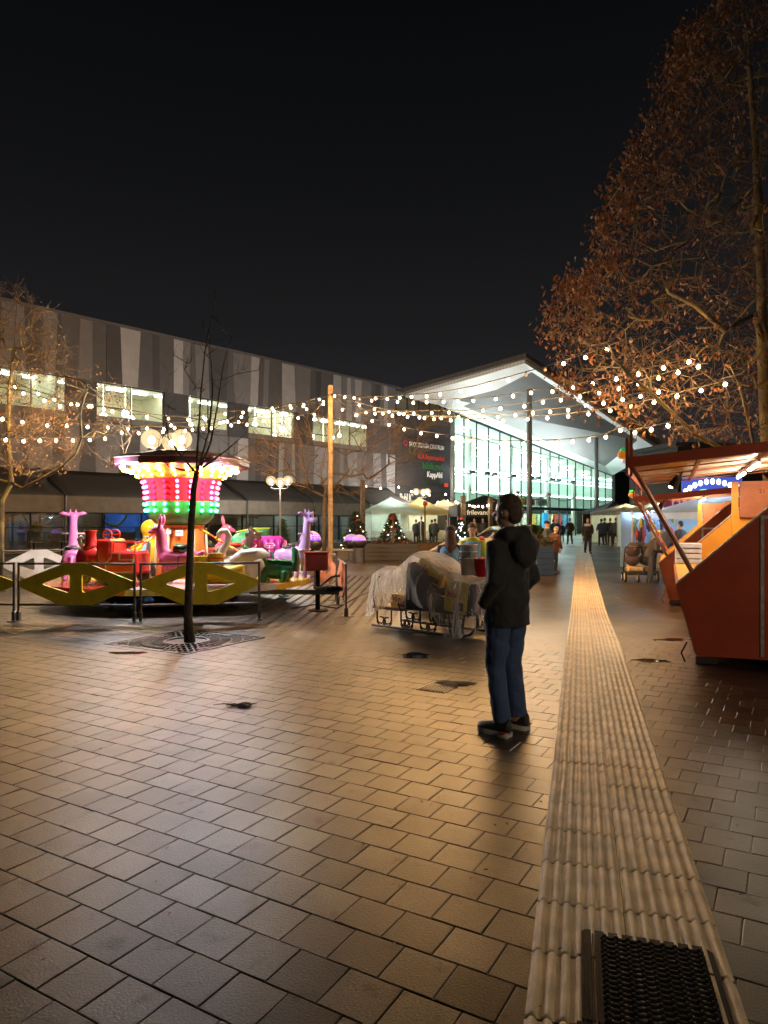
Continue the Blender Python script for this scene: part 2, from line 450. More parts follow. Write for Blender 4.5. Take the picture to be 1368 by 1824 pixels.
# ---- cast iron grate set into the guide path
def strip_pt(s_, o_, z=0): p = STRIP_L0 + STRIP_D * s_ + STRIP_N * o_; p.z = gz(p.x, p.y) + z; return p
IRON = mat('cast_iron', (.010, .010, .010), rough=.55, metal=.0, spec=.08, var=.25, scale=20, bump=.3, bscale=90)
gc = strip_pt(2.62, .410, 0)
gr = thing('floor_grate', 'black cast iron grate set into the ribbed guide path', 'grate', gc, tang)
gw, gl = .485, .57
MB().prism([(gw / 2 * x + (.03 if x < 0 else -.03) * (1 - abs(k)), gl / 2 * y + (.03 if y < 0 else -.03) * abs(k)) for x, y, k in
            ((-1, -1, 1), (-1, -1, 0), (1, -1, 0), (1, -1, 1), (1, 1, 1), (1, 1, 0), (-1, 1, 0), (-1, 1, 1))][::-1],
           (0, 0, .008), (1, 0, 0), (0, 1, 0), (0, 0, 1), .018, None).build('frame', IRON, gr, w=False)
for i in range(17):
    y = -gl / 2 + .05 + i * (gl - .1) / 16
    mb = MB().tube([(-gw / 2 + .085, y, .021), (gw / 2 - .035, y, .021)], .008, 6)
    for j in range(9): mb.ell((-gw / 2 + .1 + j * (gw - .15) / 8, y, .027), (.010, .011, .010), 6, 4)
    mb.build('bar', IRON, gr, w=False)
for j in range(5):
    MB().box((-gw / 2 + .02 + j * .012, 0, .0195), (.005, gl - .08, .014)).build('side_rib', IRON, gr, w=False)

# ---- tree grate round the slim tree
DARKIRON = mat('weathered_iron', (.045, .036, .03), rough=.38, metal=.3, var=.4, scale=14, bump=.4, bscale=70)
tg = thing('tree_grate', 'square iron tree grate with radial slots round the slim trunk', 'tree grate', (GRATE_C.x, GRATE_C.y, gz(GRATE_C.x, GRATE_C.y)), pang)
soil = mat('soil', (.022, .016, .011), rough=.8, var=.4, scale=30, bump=1.0, bscale=60)
mb = MB().lathe([(.30, -.035), (.22, -.028), (.1, -.015), (.01, -.01)], n=20); mb.build('soil_bed', soil, tg, smooth=True, w=False)
hs = .75
for sx_, sy_ in ((1, 0), (-1, 0), (0, 1), (0, -1)):
    MB().box((sx_ * (hs - .02), sy_ * (hs - .02), -.008), (.04 if sx_ else 2 * hs - .085, .04 if sy_ else 2 * hs, .03)).build('edge_bar', DARKIRON, tg, w=False)
MB().lathe([(.27, -.02), (.27, .006), (.31, .006), (.31, -.02), (.27, -.02)], n=28, cap=False).build('inner_ring', DARKIRON, tg, w=False)
mb = MB()
for ring in range(5):
    r0 = .32 + ring * .15; r1 = r0 + .12; nn = 30 + ring * 14
    for k in range(nn):
        a = 2 * PI * (k + .5 * (ring % 2)) / nn; ca, sa = math.cos(a), math.sin(a)
        if max(abs(r1 * ca), abs(r1 * sa)) > hs - .04: continue
        rm = (r0 + r1) / 2
        mb.box((rm * ca, rm * sa, -.004), (r1 - r0, .022 + .004 * ring * .3, .02), a)
for ring in range(1, 5):
    r = .305 + ring * .15; pts = [(r * math.cos(2 * PI * k / 64), r * math.sin(2 * PI * k / 64)) for k in range(64)]
    for k in range(64):
        a, b = pts[k], pts[(k + 1) % 64]
        if max(abs(a[0]), abs(a[1]), abs(b[0]), abs(b[1])) > hs - .03: continue
        mb.tube([(a[0], a[1], -.003), (b[0], b[1], -.003)], .011, 4)
stuff(mb.build('slotted_plate', DARKIRON, tg, w=False))
MB().box((0, 0, -.045), (2 * hs, 2 * hs, .02)).build('bed', soil, tg, w=False)

# ---- small drain with a heap of silt, puddle, twigs, litter
p = gp(778, 1226); dr = thing('drain_cover', 'small square drain grating in the paving before the sleigh', 'drain', p, pang)
MB().box((0, 0, .002), (.30, .30, .008)).build('frame', mat('zinc', (.16, .15, .13), rough=.35, metal=.6, var=.3), dr, w=False)
for i in range(9):
    MB().box((-.12 + i * .03, 0, .009), (.012, .27, .008)).build('bar', mat('zinc'), dr, w=False)
p = gp(806, 1219)
mb = MB(); pts = 22
for j, (f, h) in enumerate(((1, -.004), (.85, .008), (.55, .022), (.2, .03))):
    for k in range(pts):
        a = 2 * PI * k / pts; rr_ = f * (.17 + .05 * math.sin(3 * a + 1) + .03 * math.sin(7 * a))
        mb.v.append((p.x + rr_ * math.cos(a) * 1.15, p.y + rr_ * math.sin(a) * .9, p.z + h))
for j in range(3):
    for k in range(pts): mb.f.append((j * pts + k, j * pts + (k + 1) % pts, (j + 1) * pts + (k + 1) % pts, (j + 1) * pts + k))
mb.f.append(tuple(3 * pts + k for k in range(pts)))
tag(mb.build('silt_heap', soil, smooth=True), 'small dark heap of wet silt beside the drain grating', 'dirt heap')
def puddle(px, py, rx, ry, label):
    p = gp(px, py); mb = MB(); n = 26; mb.v.append((p.x, p.y, p.z + .0045))
    for k in range(n):
        a = 2 * PI * k / n; q = 1 + .25 * math.sin(2 * a + px) + .14 * math.sin(5 * a)
        mb.v.append((p.x + rx * q * math.cos(a), p.y + ry * q * math.sin(a), p.z + .0035))
    mb.f = [(0, 1 + k, 1 + (k + 1) % n) for k in range(n)]
    o = mb.build('puddle', mat('puddle_water', (.012, .011, .010), rough=.03, var=.05, spec=.6)); struct(o); return o
puddle(228, 1163, .19, .10, ''); puddle(1160, 1177, .22, .09, ''); puddle(1200, 1140, .3, .12, ''); puddle(740, 1168, .20, .16, '')
p = gp(428, 1258)
mb = MB()
for k in range(16):
    a = random.uniform(0, PI * 2); q = Vector((p.x + random.uniform(-.1, .1), p.y + random.uniform(-.05, .05), p.z + .008))
    l = random.uniform(.05, .16); d = Vector((math.cos(a) * 1.2, math.sin(a) * .6, random.uniform(0, .15)))
    mb.tube([q, q + d * l * .5 + Vector((0, 0, .012)), q + d * l], [.006, .005, .002], 5)
tag(mb.build('twig_bunch', mat('wet_twig', (.012, .009, .007), rough=.5)), 'small dark bunch of wet twigs lying on the paving', 'twigs')
leafm = mat('wet_leaf', (.04, .022, .010), rough=.45, var=.5, rand=.6)
mb = MB()
for k in range(230):
    y = random.uniform(2.3, 12) if random.random() < .75 else random.uniform(8, 20); x = random.uniform(-.52, .52) * y
    s_ = random.uniform(.006, .016); a = random.uniform(0, 6.28); z = gz(x, y) + .004; c_, n_ = math.cos(a) * s_, math.sin(a) * s_
    if 0 < strip_off((x, y)) < .7: z += .013
    mb.add([(x - c_, y - n_, z), (x + n_ * .6, y - c_ * .6, z + s_ * .5), (x + c_, y + n_, z + .003), (x - n_ * .6, y + c_ * .6, z + s_ * .2)], [(0, 1, 2), (0, 2, 3)])
lit = stuff(tag(mb.build('leaf_litter', leafm), 'scattered crumbs of fallen leaves on the wet paving', 'leaves'))

# ================================================================ MALL (local frame: u along the facade, v inward, z up)
MO = Vector((5.76, 60, 0.1)); MTH = math.atan2(.7493, .6623)
def U(px): return (47.28 / (.884 - (px - HX) / FPX) - 60) / .7493
mall = thing('shopping_mall', 'long grey striped shopping mall with lit upper windows and dark awnings', 'building', MO, MTH)
def mpart(mb, name, m, parent=None, **k): return mb.build(name, m, parent or mall, w=False, **k)
greys = [mat('cladding_%s' % n, c, rough=.6, var=.06, scale=2, bump=.12, bscale=14) for n, c in
         (('charcoal', (.058, .058, .067)), ('dark', (.088, .088, .10)), ('mid', (.155, .155, .172)), ('pale', (.33, .33, .36)))]
U0, ROOF, WT, WB, AT = -50.0, 12.0, 8.9, 6.75, 4.15
concrete = mat('mall_core', (.16, .155, .15), rough=.7)
wins = [(-60, 118), (170, 292), (333, 407), (441, 525), (556, 655)]
WU = [(U(a) if a > -59 else -49.5, U(b)) for a, b in wins]
mpart(MB().box(((U0 + 0) / 2, 6.5, ROOF - .3), (-U0, 13, .3)), 'roof', concrete)
mpart(MB().box(((U0 + 0) / 2, 11.5, ROOF / 2 - .2), (-U0, .3, ROOF - .5)), 'rear_wall', concrete)
mpart(MB().box((U0 / 2, .03, ROOF + .04), (-U0, .5, .14)), 'parapet_cap', greys[1])
SIGN0 = U(702)
def stripes(z0, z1, u0, u1, seed, skip=None):
    r = random.Random(seed); u = u0; last = -1; sl = 0.0
    while u < u1 - .05:
        w = r.choice((.4, .5, .6, .75, .9, 1.2)); e = min(u1, u + w)
        if u1 - e < .4: e = u1
        k = r.choice([i for i in (0, 1, 2, 3, 1, 2) if i != last]); last = k
        ns = 0 if e >= u1 else r.choice((0, 0, .12, -.12, .16, -.1))
        dv = r.choice((0, .012, .022))
        g = .004
        lo = max(-(e - u) * .35, min((e - u) * .35, 0))
        mpart(MB().prism([(u + g, z0), (e - g, z0), (e - g + ns, z1), (u + g + sl, z1)], (0, -.06 - dv, 0), (1, 0, 0), (0, 0, 1), (0, 1, 0), .10), 'cladding_panel', greys[k])
        u = e; sl = ns
stripes(WT, ROOF, U0, SIGN0, 3)
stripes(AT - .4, WB, U0, SIGN0, 9)
mpart(MB().box(((U0 + SIGN0) / 2, .08, (ROOF + WT) / 2), (SIGN0 - U0, .12, ROOF - WT - .2)), 'upper_wall', concrete)
mpart(MB().box(((U0 + SIGN0) / 2, .08, (WB + AT) / 2), (SIGN0 - U0, .12, WB - AT + .8)), 'lower_wall', concrete)
# piers between the windows
ed = [U0] + [x for w in WU for x in w] + [SIGN0]
for i in range(0, len(ed), 2):
    a, b = ed[i], ed[i + 1]
    if b - a > .05:
        mpart(MB().box(((a + b) / 2, .02, (WB + WT) / 2), (b - a, .12, WT - WB)), 'window_pier', greys[0])
GLASS = glass_mat('window_glass', (.93, .96, .93), .10)
FRAME = mat('window_frame', (.07, .07, .07), rough=.4, metal=.4)
for i, (a, b) in enumerate(WU):
    f = MB(); t = .07
    f.box(((a + b) / 2, .05, WT - t / 2), (b - a, .1, t)).box(((a + b) / 2, .05, WB + t / 2), (b - a, .1, t))
    f.box((a + t / 2, .05, (WT + WB) / 2), (t, .1, WT - WB - 2 * t)).box((b - t / 2, .05, (WT + WB) / 2), (t, .1, WT - WB - 2 * t))
    wf = mpart(f, 'window', FRAME)
    n = max(2, round((b - a) / 1.7)); wd = (b - a - 2 * t) / n
    for k in range(n):
        x0 = a + t + k * wd
        mb = MB().box((x0 + wd / 2, .06, (WT + WB) / 2), (wd - .06, .012, WT - WB - 2 * t)); mb.build('pane', GLASS, wf, w=False)
        if k: MB().box((x0, .05, (WT + WB) / 2), (.05, .08, WT - WB - 2 * t)).build('mullion', FRAME, wf, w=False)
    x0 = a + t
    MB().box((x0 + wd / 2, .045, WB + .85), (wd - .03, .09, .06)).build('transom', FRAME, wf, w=False)
# upper storey room behind the windows
plaster = mat('room_plaster', (.78, .78, .62), rough=.8, var=.05)
white = mat('room_ceiling', (.8, .82, .74), rough=.8, var=.03)
RZ0, RZ1, RV = 6.1, 9.35, 6.0
um = (U0 + SIGN0) / 2; ul = SIGN0 - U0
um2 = (U0 - .5) / 2; ul2 = -.5 - U0
mpart(MB().box((um2, RV, (RZ0 + RZ1) / 2), (ul2, .1, RZ1 - RZ0 - .02)), 'room_back_wall', plaster)
mpart(MB().box((-.5, RV / 2 + .2, (RZ0 + RZ1) / 2), (.1, RV - .4, RZ1 - RZ0 - .02)), 'room_end_wall', plaster)
mpart(MB().box((um2, RV / 2, RZ1 + .05), (ul2, RV + .1, .1)), 'room_ceiling', white)
mpart(MB().box((um2, RV / 2, RZ0 - .1), (ul2, RV + .1, .15)), 'room_floor', mat('room_floor', (.35, .33, .28), rough=.5))
for u in (-41, -33.2, -25.5, -17.4):
    mpart(MB().box((u, RV / 2 + .3, (RZ0 + RZ1) / 2), (.12, RV - .7, RZ1 - RZ0 - .02)), 'room_partition', plaster)
tubel = lamp_mat('office_light', (1, .97, .80), 16)
r = random.Random(4)
for k in range(31):
    u = U0 + 1.2 + k * 1.55
    for v in (1.3, 3.4): mpart(MB().box((u, v, RZ1 - .10), (.95, .24, .06)), 'ceiling_light', tubel)
globe = lamp_mat('pendant_light', (1, .97, .85), 14)
for u, v, z, rr in ((U(475), 1.2, 7.95, .17), (U(500), 1.0, 7.0, .16), (U(512), 1.3, 7.35, .15), (U(518), .9, 7.8, .2), (U(573), 1.0, 7.55, .2), (U(613), 1.2, 7.7, .13), (U(622), 1.0, 7.9, .12), (U(246), 1.4, 7.6, .2), (U(252), 1.1, 7.3, .18), (U(200), 1.0, 7.25, .2), (U(187), 1.5, 7.6, .2), (U(359), 1.2, 7.4, .18), (U(600), 1.4, 7.0, .12)):
    mpart(MB().ell((u, v, z), (rr, rr, rr), 12, 8).tube([(u, v, z + rr * .9), (u, v, RZ1)], .01, 4), 'pendant_lamp', globe, smooth=True)
for k in range(14):
    u = U0 + 2 + k * 2.9 + r.uniform(-.5, .5)
    mpart(MB().cbox((u, 2.2 + r.random(), RZ0 + .6), (r.uniform(.8, 1.6), .5, r.uniform(.9, 1.5)), .02), 'cabinet', mat('cabinet_wood', (.35, .25, .13), rough=.5))
# awning of dark fabric on metal posts
AWN = mat('awning_fabric', (.040, .036, .034), rough=.7, var=.12, scale=3, bump=.25, bscale=10, both=True)
AWN2 = mat('awning_valance', (.105, .092, .080), rough=.75, var=.12, scale=3, bump=.25, bscale=10)
POST = mat('dark_post', (.02, .02, .02), rough=.4, metal=.5)
seg = 5.2; u = U0
while u < SIGN0 - 1:
    e = min(u + seg, SIGN0 - .6)
    rr_ = []
    for j in range(7):
        t = j / 6; v = -.12 - 2.9 * t; z = AT - (AT - 2.75) * t - .12 * math.sin(PI * t)
        rr_.append((v, z))
    mb = MB()
    n = 8
    for v, z in rr_:
        for i in range(n + 1):
            x = u + .03 + (e - u - .06) * i / n
            mb.v.append((x, v, z - .02 * math.sin(PI * i / n)))
    for j in range(6):
        for i in range(n): q = j * (n + 1) + i; mb.f.append((q, q + 1, q + n + 2, q + n + 1))
    aw = mpart(mb, 'awning', AWN, smooth=True)
    sol = aw.modifiers.new('thick', 'SOLIDIFY'); sol.thickness = .012
    mb = MB()
    for z in (2.74, 2.35, 1.93):
        for i in range(n + 1): mb.v.append((u + .03 + (e - u - .06) * i / n, -3.02 - .02 * (i % 2) * (z < 2.5), z + (.02 * math.cos(i * PI) if z < 2 else 0)))
    for j in range(2):
        for i in range(n): q = j * (n + 1) + i; mb.f.append((q, q + 1, q + n + 2, q + n + 1))
    va = mb.build('valance', AWN2, aw, w=False); sol = va.modifiers.new('thick', 'SOLIDIFY'); sol.thickness = .012
    MB().tube([(u, -3.05, 0), (u, -3.05, 2.75), (u, -2.6, 3.05), (u, -.1, 4.2)], .055, 8).build('awning_post', POST, mall, w=False)
    MB().tube([(u, -3.05, 1.95), (e, -3.05, 1.95)], .03, 6).build('awning_rail', POST, mall, w=False)
    u = e
# shop front under the awning
k = 0; u = U0
shopm = [mat('shop_wall_%d' % i, c, rough=.7, var=.3, scale=1.2) for i, c in enumerate(((.20, .13, .08), (.10, .15, .30), (.22, .17, .12), (.16, .16, .15), (.30, .30, .26), (.20, .18, .15)))]
lampsw = lamp_mat('shop_lamp_warm', (1, .72, .38), 150); lampsb = lamp_mat('shop_lamp_blue', (.25, .55, 1), 320); lampsc = lamp_mat('shop_lamp_white', (.85, .95, 1), 200)
bays = [(-50, -36.6, 0), (-36.6, -31.0, 0), (-31.0, -24.6, 1), (-24.6, -19.5, 2), (-19.5, -13.5, 4), (-13.5, SIGN0, 3)]
mpart(MB().box((um, .2, 3.6), (ul, .3, 1.2)), 'shop_fascia', greys[0])
mpart(MB().box((um, 2.6, 3.35), (ul, 5, .1)), 'shop_ceiling', mat('shop_ceiling', (.2, .19, .18), rough=.8))
mpart(MB().box((um, 2.6, .01), (ul, 5, .05)), 'shop_floor', mat('shop_floor', (.12, .1, .085), rough=.3))
for a, b, c in bays:
    mpart(MB().box(((a + b) / 2, 4.6, 1.65), (b - a - .02, .1, 3.2)), 'shop_back_wall', shopm[c])
    mpart(MB().box((b, 2.4, 1.65), (.1, 4.4, 3.2)), 'shop_partition', shopm[3])
    n = max(2, round((b - a) / 2.1)); wd = (b - a) / n
    for i in range(n):
        x0 = a + i * wd
        pn = mpart(MB().box((x0 + wd / 2, .05, 1.62), (wd - .08, .012, 2.7)), 'shop_pane', glass_mat('shop_glass', (.75, .8, .82), .45))
        mpart(MB().box((x0, .05, 1.65), (.07, .1, 2.8)), 'shop_mullion', POST)
        mpart(MB().box((x0 + wd / 2, .05, 1.25), (wd - .08, .06, .04)), 'shop_rail', POST)
    for i in range(int((b - a) / 1.1)):
        u = a + .5 + i * 1.1 + r.uniform(-.2, .2)
        lm = {0: lampsw, 1: lampsb, 2: lampsw, 4: lampsc, 3: lampsc}[c]
        mpart(MB().ell((u, 1.0 + r.random() * 2.4, 1.9 + r.random() * .9), (.06, .06, .06), 8, 6), 'shop_lamp', lm, smooth=True)
    mpart(MB().box(((a + b) / 2, 2.2, 3.24), (b - a - .8, .14, .06)), 'shop_strip_light', {0: lamp_mat('shop_strip_warm', (1, .65, .3), 5), 1: lamp_mat('shop_strip_blue', (.15, .45, 1), 16), 2: lamp_mat('shop_strip_warm', (1, .65, .3), 5), 3: lamp_mat('shop_strip_white', (1, .92, .78), 14), 4: lamp_mat('shop_strip_white', (1, .92, .78), 14)}[c])
    for i in range(int((b - a) / 1.3)):
        u = a + .6 + i * 1.3; h = r.uniform(.8, 1.5)
        mpart(MB().cbox((u, 1.4 + r.random() * 1.5, h / 2 + .03), (r.uniform(.5, 1.1), .5, h), .03), 'shop_fitting', r.choice(shopm))
for px in (78, 213):
    u = U(px) ; mb = MB(); N = 40
    pts = [(u + .72 * math.cos(2 * PI * i / N), .6, 2.05 + .72 * math.sin(2 * PI * i / N)) for i in range(N + 1)]
    mb.tube(pts, .06, 8, False)
    mpart(mb, 'yellow_hoop', mat('yellow_hoop', (.7, .5, .03), rough=.4), smooth=True)
# sign wall
SW = mat('sign_wall', (.052, .047, .050), rough=.6, var=.10, scale=1.5, bump=.15, bscale=10)
mpart(MB().cbox(((SIGN0 - .1) / 2, .0, 5.05), (-SIGN0 - .1, .5, 10.0), .02), 'sign_wall', SW)
mpart(MB().box((SIGN0 / 2, .8, 11.0), (-SIGN0, .1, 1.8)), 'clerestory_wall', mat('clerestory', (.55, .6, .6), rough=.5))
for i in range(6):
    u = SIGN0 + .4 + i * 1.45
    mpart(MB().box((u, .2, 10.95), (.08, .12, 1.9)), 'clerestory_mullion', FRAME)
    mpart(MB().box((u + .72, .22, 10.95), (1.34, .015, 1.86)), 'clerestory_pane', GLASS)
sw_rot = (R(90), 0, 0)
def sgn(body, pxl, y, size, m, pxr, yc=None, bold=.004):
    u0, u1 = U(pxl), U(pxr); Yc = 47.28 / (.884 - ((pxl + pxr) / 2 - HX) / FPX)
    z = EYE + (HY - y) / FPX * Yc - .1
    o = letters(body, size, m, mall, (u0, -.27, z - size * .33), sw_rot, .02, 'lettering', bold)
    w = max(v.co.x for v in o.data.vertices); o.scale = ((u1 - u0) / w, 1, 1); return o
mpart(MB().box(((U(712) + U(790)) / 2, -.26, 7.95), (U(790) - U(712), .02, 1.0)), 'sign_board', mat('sign_board', (.03, .026, .03), rough=.5))
WHT = mat('sign_white', (.75, .74, .72), rough=.5, emit=(1, .97, .93), strength=.16)
sgn('SKORSBERGA CENTRUM', 724, 795, .52, WHT, 786)
sgn('Q', 714, 789, .6, mat('sign_magenta', (.4, .03, .10), rough=.5, emit=(.9, .05, .2), strength=.08), 721)
sgn('ICA Supermarket', 740, 815, .58, mat('sign_red', (.55, .05, .03), rough=.5, emit=(1, .08, .04), strength=.07), 787)
o = MB().lathe([(.38, -.02), (.38, .02), (.30, .02), (.30, -.02), (.38, -.02)], n=24, cap=False).build('sign_ring', mat('sign_ring', (.10, .16, .03), rough=.5, emit=(.3, .6, .1), strength=.06), mall, w=False); o.location = (U(729), -.3, 7.3); o.rotation_euler = (R(90), 0, 0)
sgn('bibliotek', 748, 831, .80, mat('sign_green', (.03, .20, .05), rough=.5, emit=(.05, .5, .1), strength=.03), 787)
sgn('KappAhl', 756, 846, .66, mat('sign_cream', (.78, .77, .72), rough=.5, emit=(1, .97, .9), strength=.25), 783, bold=.008)
sgn('apotek', 748, 859, .6, mat('sign_dim_green', (.03, .07, .03), rough=.5), 783)
mpart(MB().box((U(790), -.28, 4.65), (.5, .04, .32)), 'red_plate', mat('red_plate', (.6, .06, .03), emit=(1, .1, .05), strength=.3))
sgn('The PubLIC', 692, 887, .95, mat('pub_letters', (.72, .70, .62), rough=.5, emit=(1, .95, .8), strength=.18), 731, bold=.02)

# ================================================================ GLASS ENTRANCE HALL with folded canopy
hall = thing('entrance_hall', 'glass entrance hall under a large folded white canopy roof', 'building', MO, MTH)
def hp(mb, name, m, parent=None, **k): return mb.build(name, m, parent or hall, w=False, **k)
HU1 = 33.4
def ztop(u): return 11.0 - (11.0 - 7.2) * u / HU1
HG = glass_mat('hall_glass', (.86, .96, .92), .12); HF = mat('hall_frame', (.05, .055, .06), rough=.4, metal=.5)
nb = 17; wd = HU1 / nb
for i in range(nb):
    a, b = i * wd, (i + 1) * wd
    for z0, z1f in ((3.0, None), ):
        hp(MB().prism([(a + .04, 5.83), (b - .04, 5.83), (b - .04, ztop(b) - .03), (a + .04, ztop(a) - .03)], (0, 0, 0), (1, 0, 0), (0, 0, 1), (0, 1, 0), .012), 'pane', HG)
        hp(MB().prism([(a + .04, 3.05), (b - .04, 3.05), (b - .04, 5.73), (a + .04, 5.73)], (0, 0, 0), (1, 0, 0), (0, 0, 1), (0, 1, 0), .012), 'pane', HG)
        hp(MB().prism([(a + .04, .05), (b - .04, .05), (b - .04, 2.75), (a + .04, 2.75)], (0, 0, 0), (1, 0, 0), (0, 0, 1), (0, 1, 0), .012), 'pane', HG)
    hp(MB().box((b, 0, ztop(b) / 2), (.038, .14, ztop(b) - .02)), 'mullion', HF)
hp(MB().box((HU1 / 2, -.03, 5.78), (HU1, .14, .09)), 'transom', HF)
hp(MB().box((HU1 / 2, -.20, 2.9), (HU1, .5, .28)), 'door_fascia', HF)
hp(MB().tube([(0, .02, 11.0), (HU1, .02, 7.2)], .10, 6), 'head_beam', HF)
# upper rail in the glass
hp(MB().tube([(0, -.05, 9.2), (HU1 * .62, -.05, 8.35)], .05, 5), 'slanted_rail', HF)
HW = mat('hall_wall', (.72, .76, .69), rough=.8, var=.05)
hp(MB().box((30, 12, 5.5), (61, .2, 11)), 'back_wall', HW)
hp(MB().box((-.2, 6, 5.5), (.2, 12, 11)), 'side_wall', HW)
hp(MB().box((60, 6, 4.5), (.3, 12, 9)), 'end_wall', HW)
hp(MB().box((47, -.1, 3.9), (26.8, .3, 7.8)), 'dark_wing_wall', mat('hall_dark', (.03, .028, .025), rough=.6))
hp(MB().box((47, 6, 7.45), (26.6, 12, .2)), 'wing_ceiling', HW)
hp(MB().prism([(0, 11.1), (HU1, 7.3), (HU1, 7.5), (0, 11.3)], (0, 6, 0), (1, 0, 0), (0, 0, 1), (0, 1, 0), 12), 'ceiling', HW)
hp(MB().box((30, 6, .0), (60, 12, .06)), 'floor_slab', mat('hall_floor', (.5, .5, .46), rough=.2))
hp(MB().box((30, 10.0, 4.95), (60, 4, .35)), 'gallery', HW)
strip_l = lamp_mat('hall_strip_light', (.70, 1, .97), 19.0)
for z, v in ((6.55, 6.8), (4.75, 6.6), (7.4, 9.5)):
    hp(MB().box((30, v, z), (58, .18, .12)), 'strip_light', strip_l)
hp(MB().box((30, 7.0, 6.75), (59, .3, .25)), 'light_shelf', HW)
for i in range(7):
    hp(MB().box((36 + i * 3.5, 4.5, 7.28), (1.4, .6, .06)), 'ceiling_light', lamp_mat('hall_ceiling_light', (.97, 1, .90), 17.0))
ceil_l = lamp_mat('hall_ceiling_light', (.97, 1, .90), 17.0)
for i in range(9):
    for v in (2.5, 5.5, 8.5):
        u = 2 + i * 3.6; hp(MB().box((u, v, ztop(u) - .25), (1.1, .5, .06)), 'ceiling_light', ceil_l)
for i in range(9):
    u = 1.5 + i * 3.6; hp(MB().box((u, 3.2, 2.95), (1.6, .6, .05)), 'shop_ceiling_light', ceil_l)
hp(MB().box((30, 8.2, 3.1), (60, 7, .15)), 'mezzanine', HW)
rr = random.Random(12)
shopc = [(.7, .6, .35), (.5, .08, .06), (.12, .3, .5), (.6, .58, .5), (.65, .45, .1), (.3, .5, .35)]
for i in range(16):
    u = 1.0 + i * 2.05
    hp(MB().box((u, 4.4, 1.35), (1.7, .25, 2.2)), 'shop_display', mat('display_%d' % (i % 6), shopc[i % 6], rough=.6, var=.5, scale=4))
for px, c, w in ((935, (.75, .55, .05), 1.6), (951, (.7, .08, .08), 2.0), (972, (.6, .6, .55), 2.4)):
    hp(MB().box((U(px), .5, 3.6), (w, .06, .7)), 'hanging_banner', mat('banner_%d' % px, c, rough=.6, var=.3, scale=3))
hp(MB().cbox((U(980), .6, 1.75), (.9, .3, 1.5), .05), 'blue_display', mat('blue_display', (.02, .3, .7), emit=(.03, .45, 1), strength=.8))
for i, u in enumerate((6, 13.5, 21, 27.5)):
    hp(MB().tube([(u, 2.2, 0), (u, 2.2, ztop(u))], .22, 12), 'inner_column', HW, smooth=True)
garl = mat('garland', (.03, .09, .03), rough=.7, var=.5)
for a, b in ((2.5, 10.5), (10.5, 16.8), (16.8, 23)):
    mb = MB(); N = 34
    for k in range(N):
        t = k / (N - 1); u = a + (b - a) * t; z = 4.35 - 1.0 * math.sin(PI * t) * .55
        for j in range(5):
            an = rr.uniform(0, 6.28); d = Vector((rr.uniform(-.1, .1), math.cos(an) * .12, math.sin(an) * .12)); q = Vector((u, -.35, z))
            mb.add([q - Vector((.03, 0, 0)), q + Vector((.03, 0, 0)), q + d * 1.4], [(0, 1, 2)])
    mb.tube([(a + (b - a) * k / 12, -.35, 4.35 - .55 * math.sin(PI * k / 12)) for k in range(13)], .035, 5)
    stuff(hp(mb, 'garland', garl))
for u in (10.5, 16.8):
    hp(MB().prism([(0, 0), (.12, -.9), (.22, -.9), (.1, .05), (.3, .12), (.3, -.12), (0, -.02), (-.3, -.12), (-.3, .12), (-.1, .05), (-.22, -.9), (-.12, -.9)], (u, -.4, 4.4), (1, 0, 0), (0, 0, 1), (0, 1, 0), .05), 'ribbon_bow', mat('ribbon', (.35, .03, .03), rough=.6))
for i, px in enumerate((829, 856, 869, 903, 936, 946, 973, 984, 1010)):
    hp(MB().cbox((U(px), -.75, 5.95), (.45, .35, .30), .03).tube([(U(px), -.05, 5.8), (U(px), -.7, 5.82)], .04, 5), 'projector', HF)
    hp(MB().box((U(px), -.78, 6.15), (.38, .26, .02), M=Matrix.Rotation(R(44), 3, 'X')), 'projector_lens', lamp_mat('projector_glow', (.88, .97, 1), 800))
# folded canopy (world frame, own mesh parts)
SOF = bpy.data.materials.new('soffit_boards'); SOF.use_nodes = True
n = SOF.node_tree; b = n.nodes['Principled BSDF']; b.inputs['Roughness'].default_value = .45
g = n.nodes.new('ShaderNodeNewGeometry'); wv = n.nodes.new('ShaderNodeTexWave'); wv.inputs['Scale'].default_value = 1.1; wv.inputs['Distortion'].default_value = .3
mpn = n.nodes.new('ShaderNodeMapping'); mpn.inputs['Rotation'].default_value = (0, 0, R(50)); n.links.new(g.outputs['Position'], mpn.inputs[0]); n.links.new(mpn.outputs[0], wv.inputs['Vector'])
cr = n.nodes.new('ShaderNodeValToRGB'); cr.color_ramp.elements[0].color = (.62, .64, .64, 1); cr.color_ramp.elements[1].color = (.80, .82, .82, 1); cr.color_ramp.elements[1].position = .25
n.links.new(wv.outputs['Fac'], cr.inputs[0]); n.links.new(cr.outputs[0], b.inputs['Base Color'])
A = at(935, 647, 48); Lp = at(722, 708, 55.5); Rt = at(1172, 800, 60); R0 = at(1091, 847, 84.5); G0 = at(782, 722, 58.2)
_n = (Lp - A).cross(R0 - A); _d = at(782, 722, 1) - Vector((0, 0, EYE)); _o = Vector((0, 0, EYE)); G0 = _o + _d * ((A - _o).dot(_n) / _d.dot(_n))
def slab(pts, name, m, th):
    bot = [Vector(p) for p in pts]; top = [p + Vector((0, 0, th)) for p in bot]; N = len(bot)
    mb = MB(); mb.add(bot + top, [tuple(range(N - 1, -1, -1)), tuple(range(N, 2 * N))] + [(i, (i + 1) % N, (i + 1) % N + N, i + N) for i in range(N)])
    o = Vector(MO); Mi = Matrix.Rotation(-MTH, 3, 'Z'); mb.v = [tuple(Mi @ (Vector(v) - o)) for v in mb.v]
    return mb.build(name, m, hall, w=False)
slab([A, Lp, G0], 'canopy_soffit', SOF, .30)
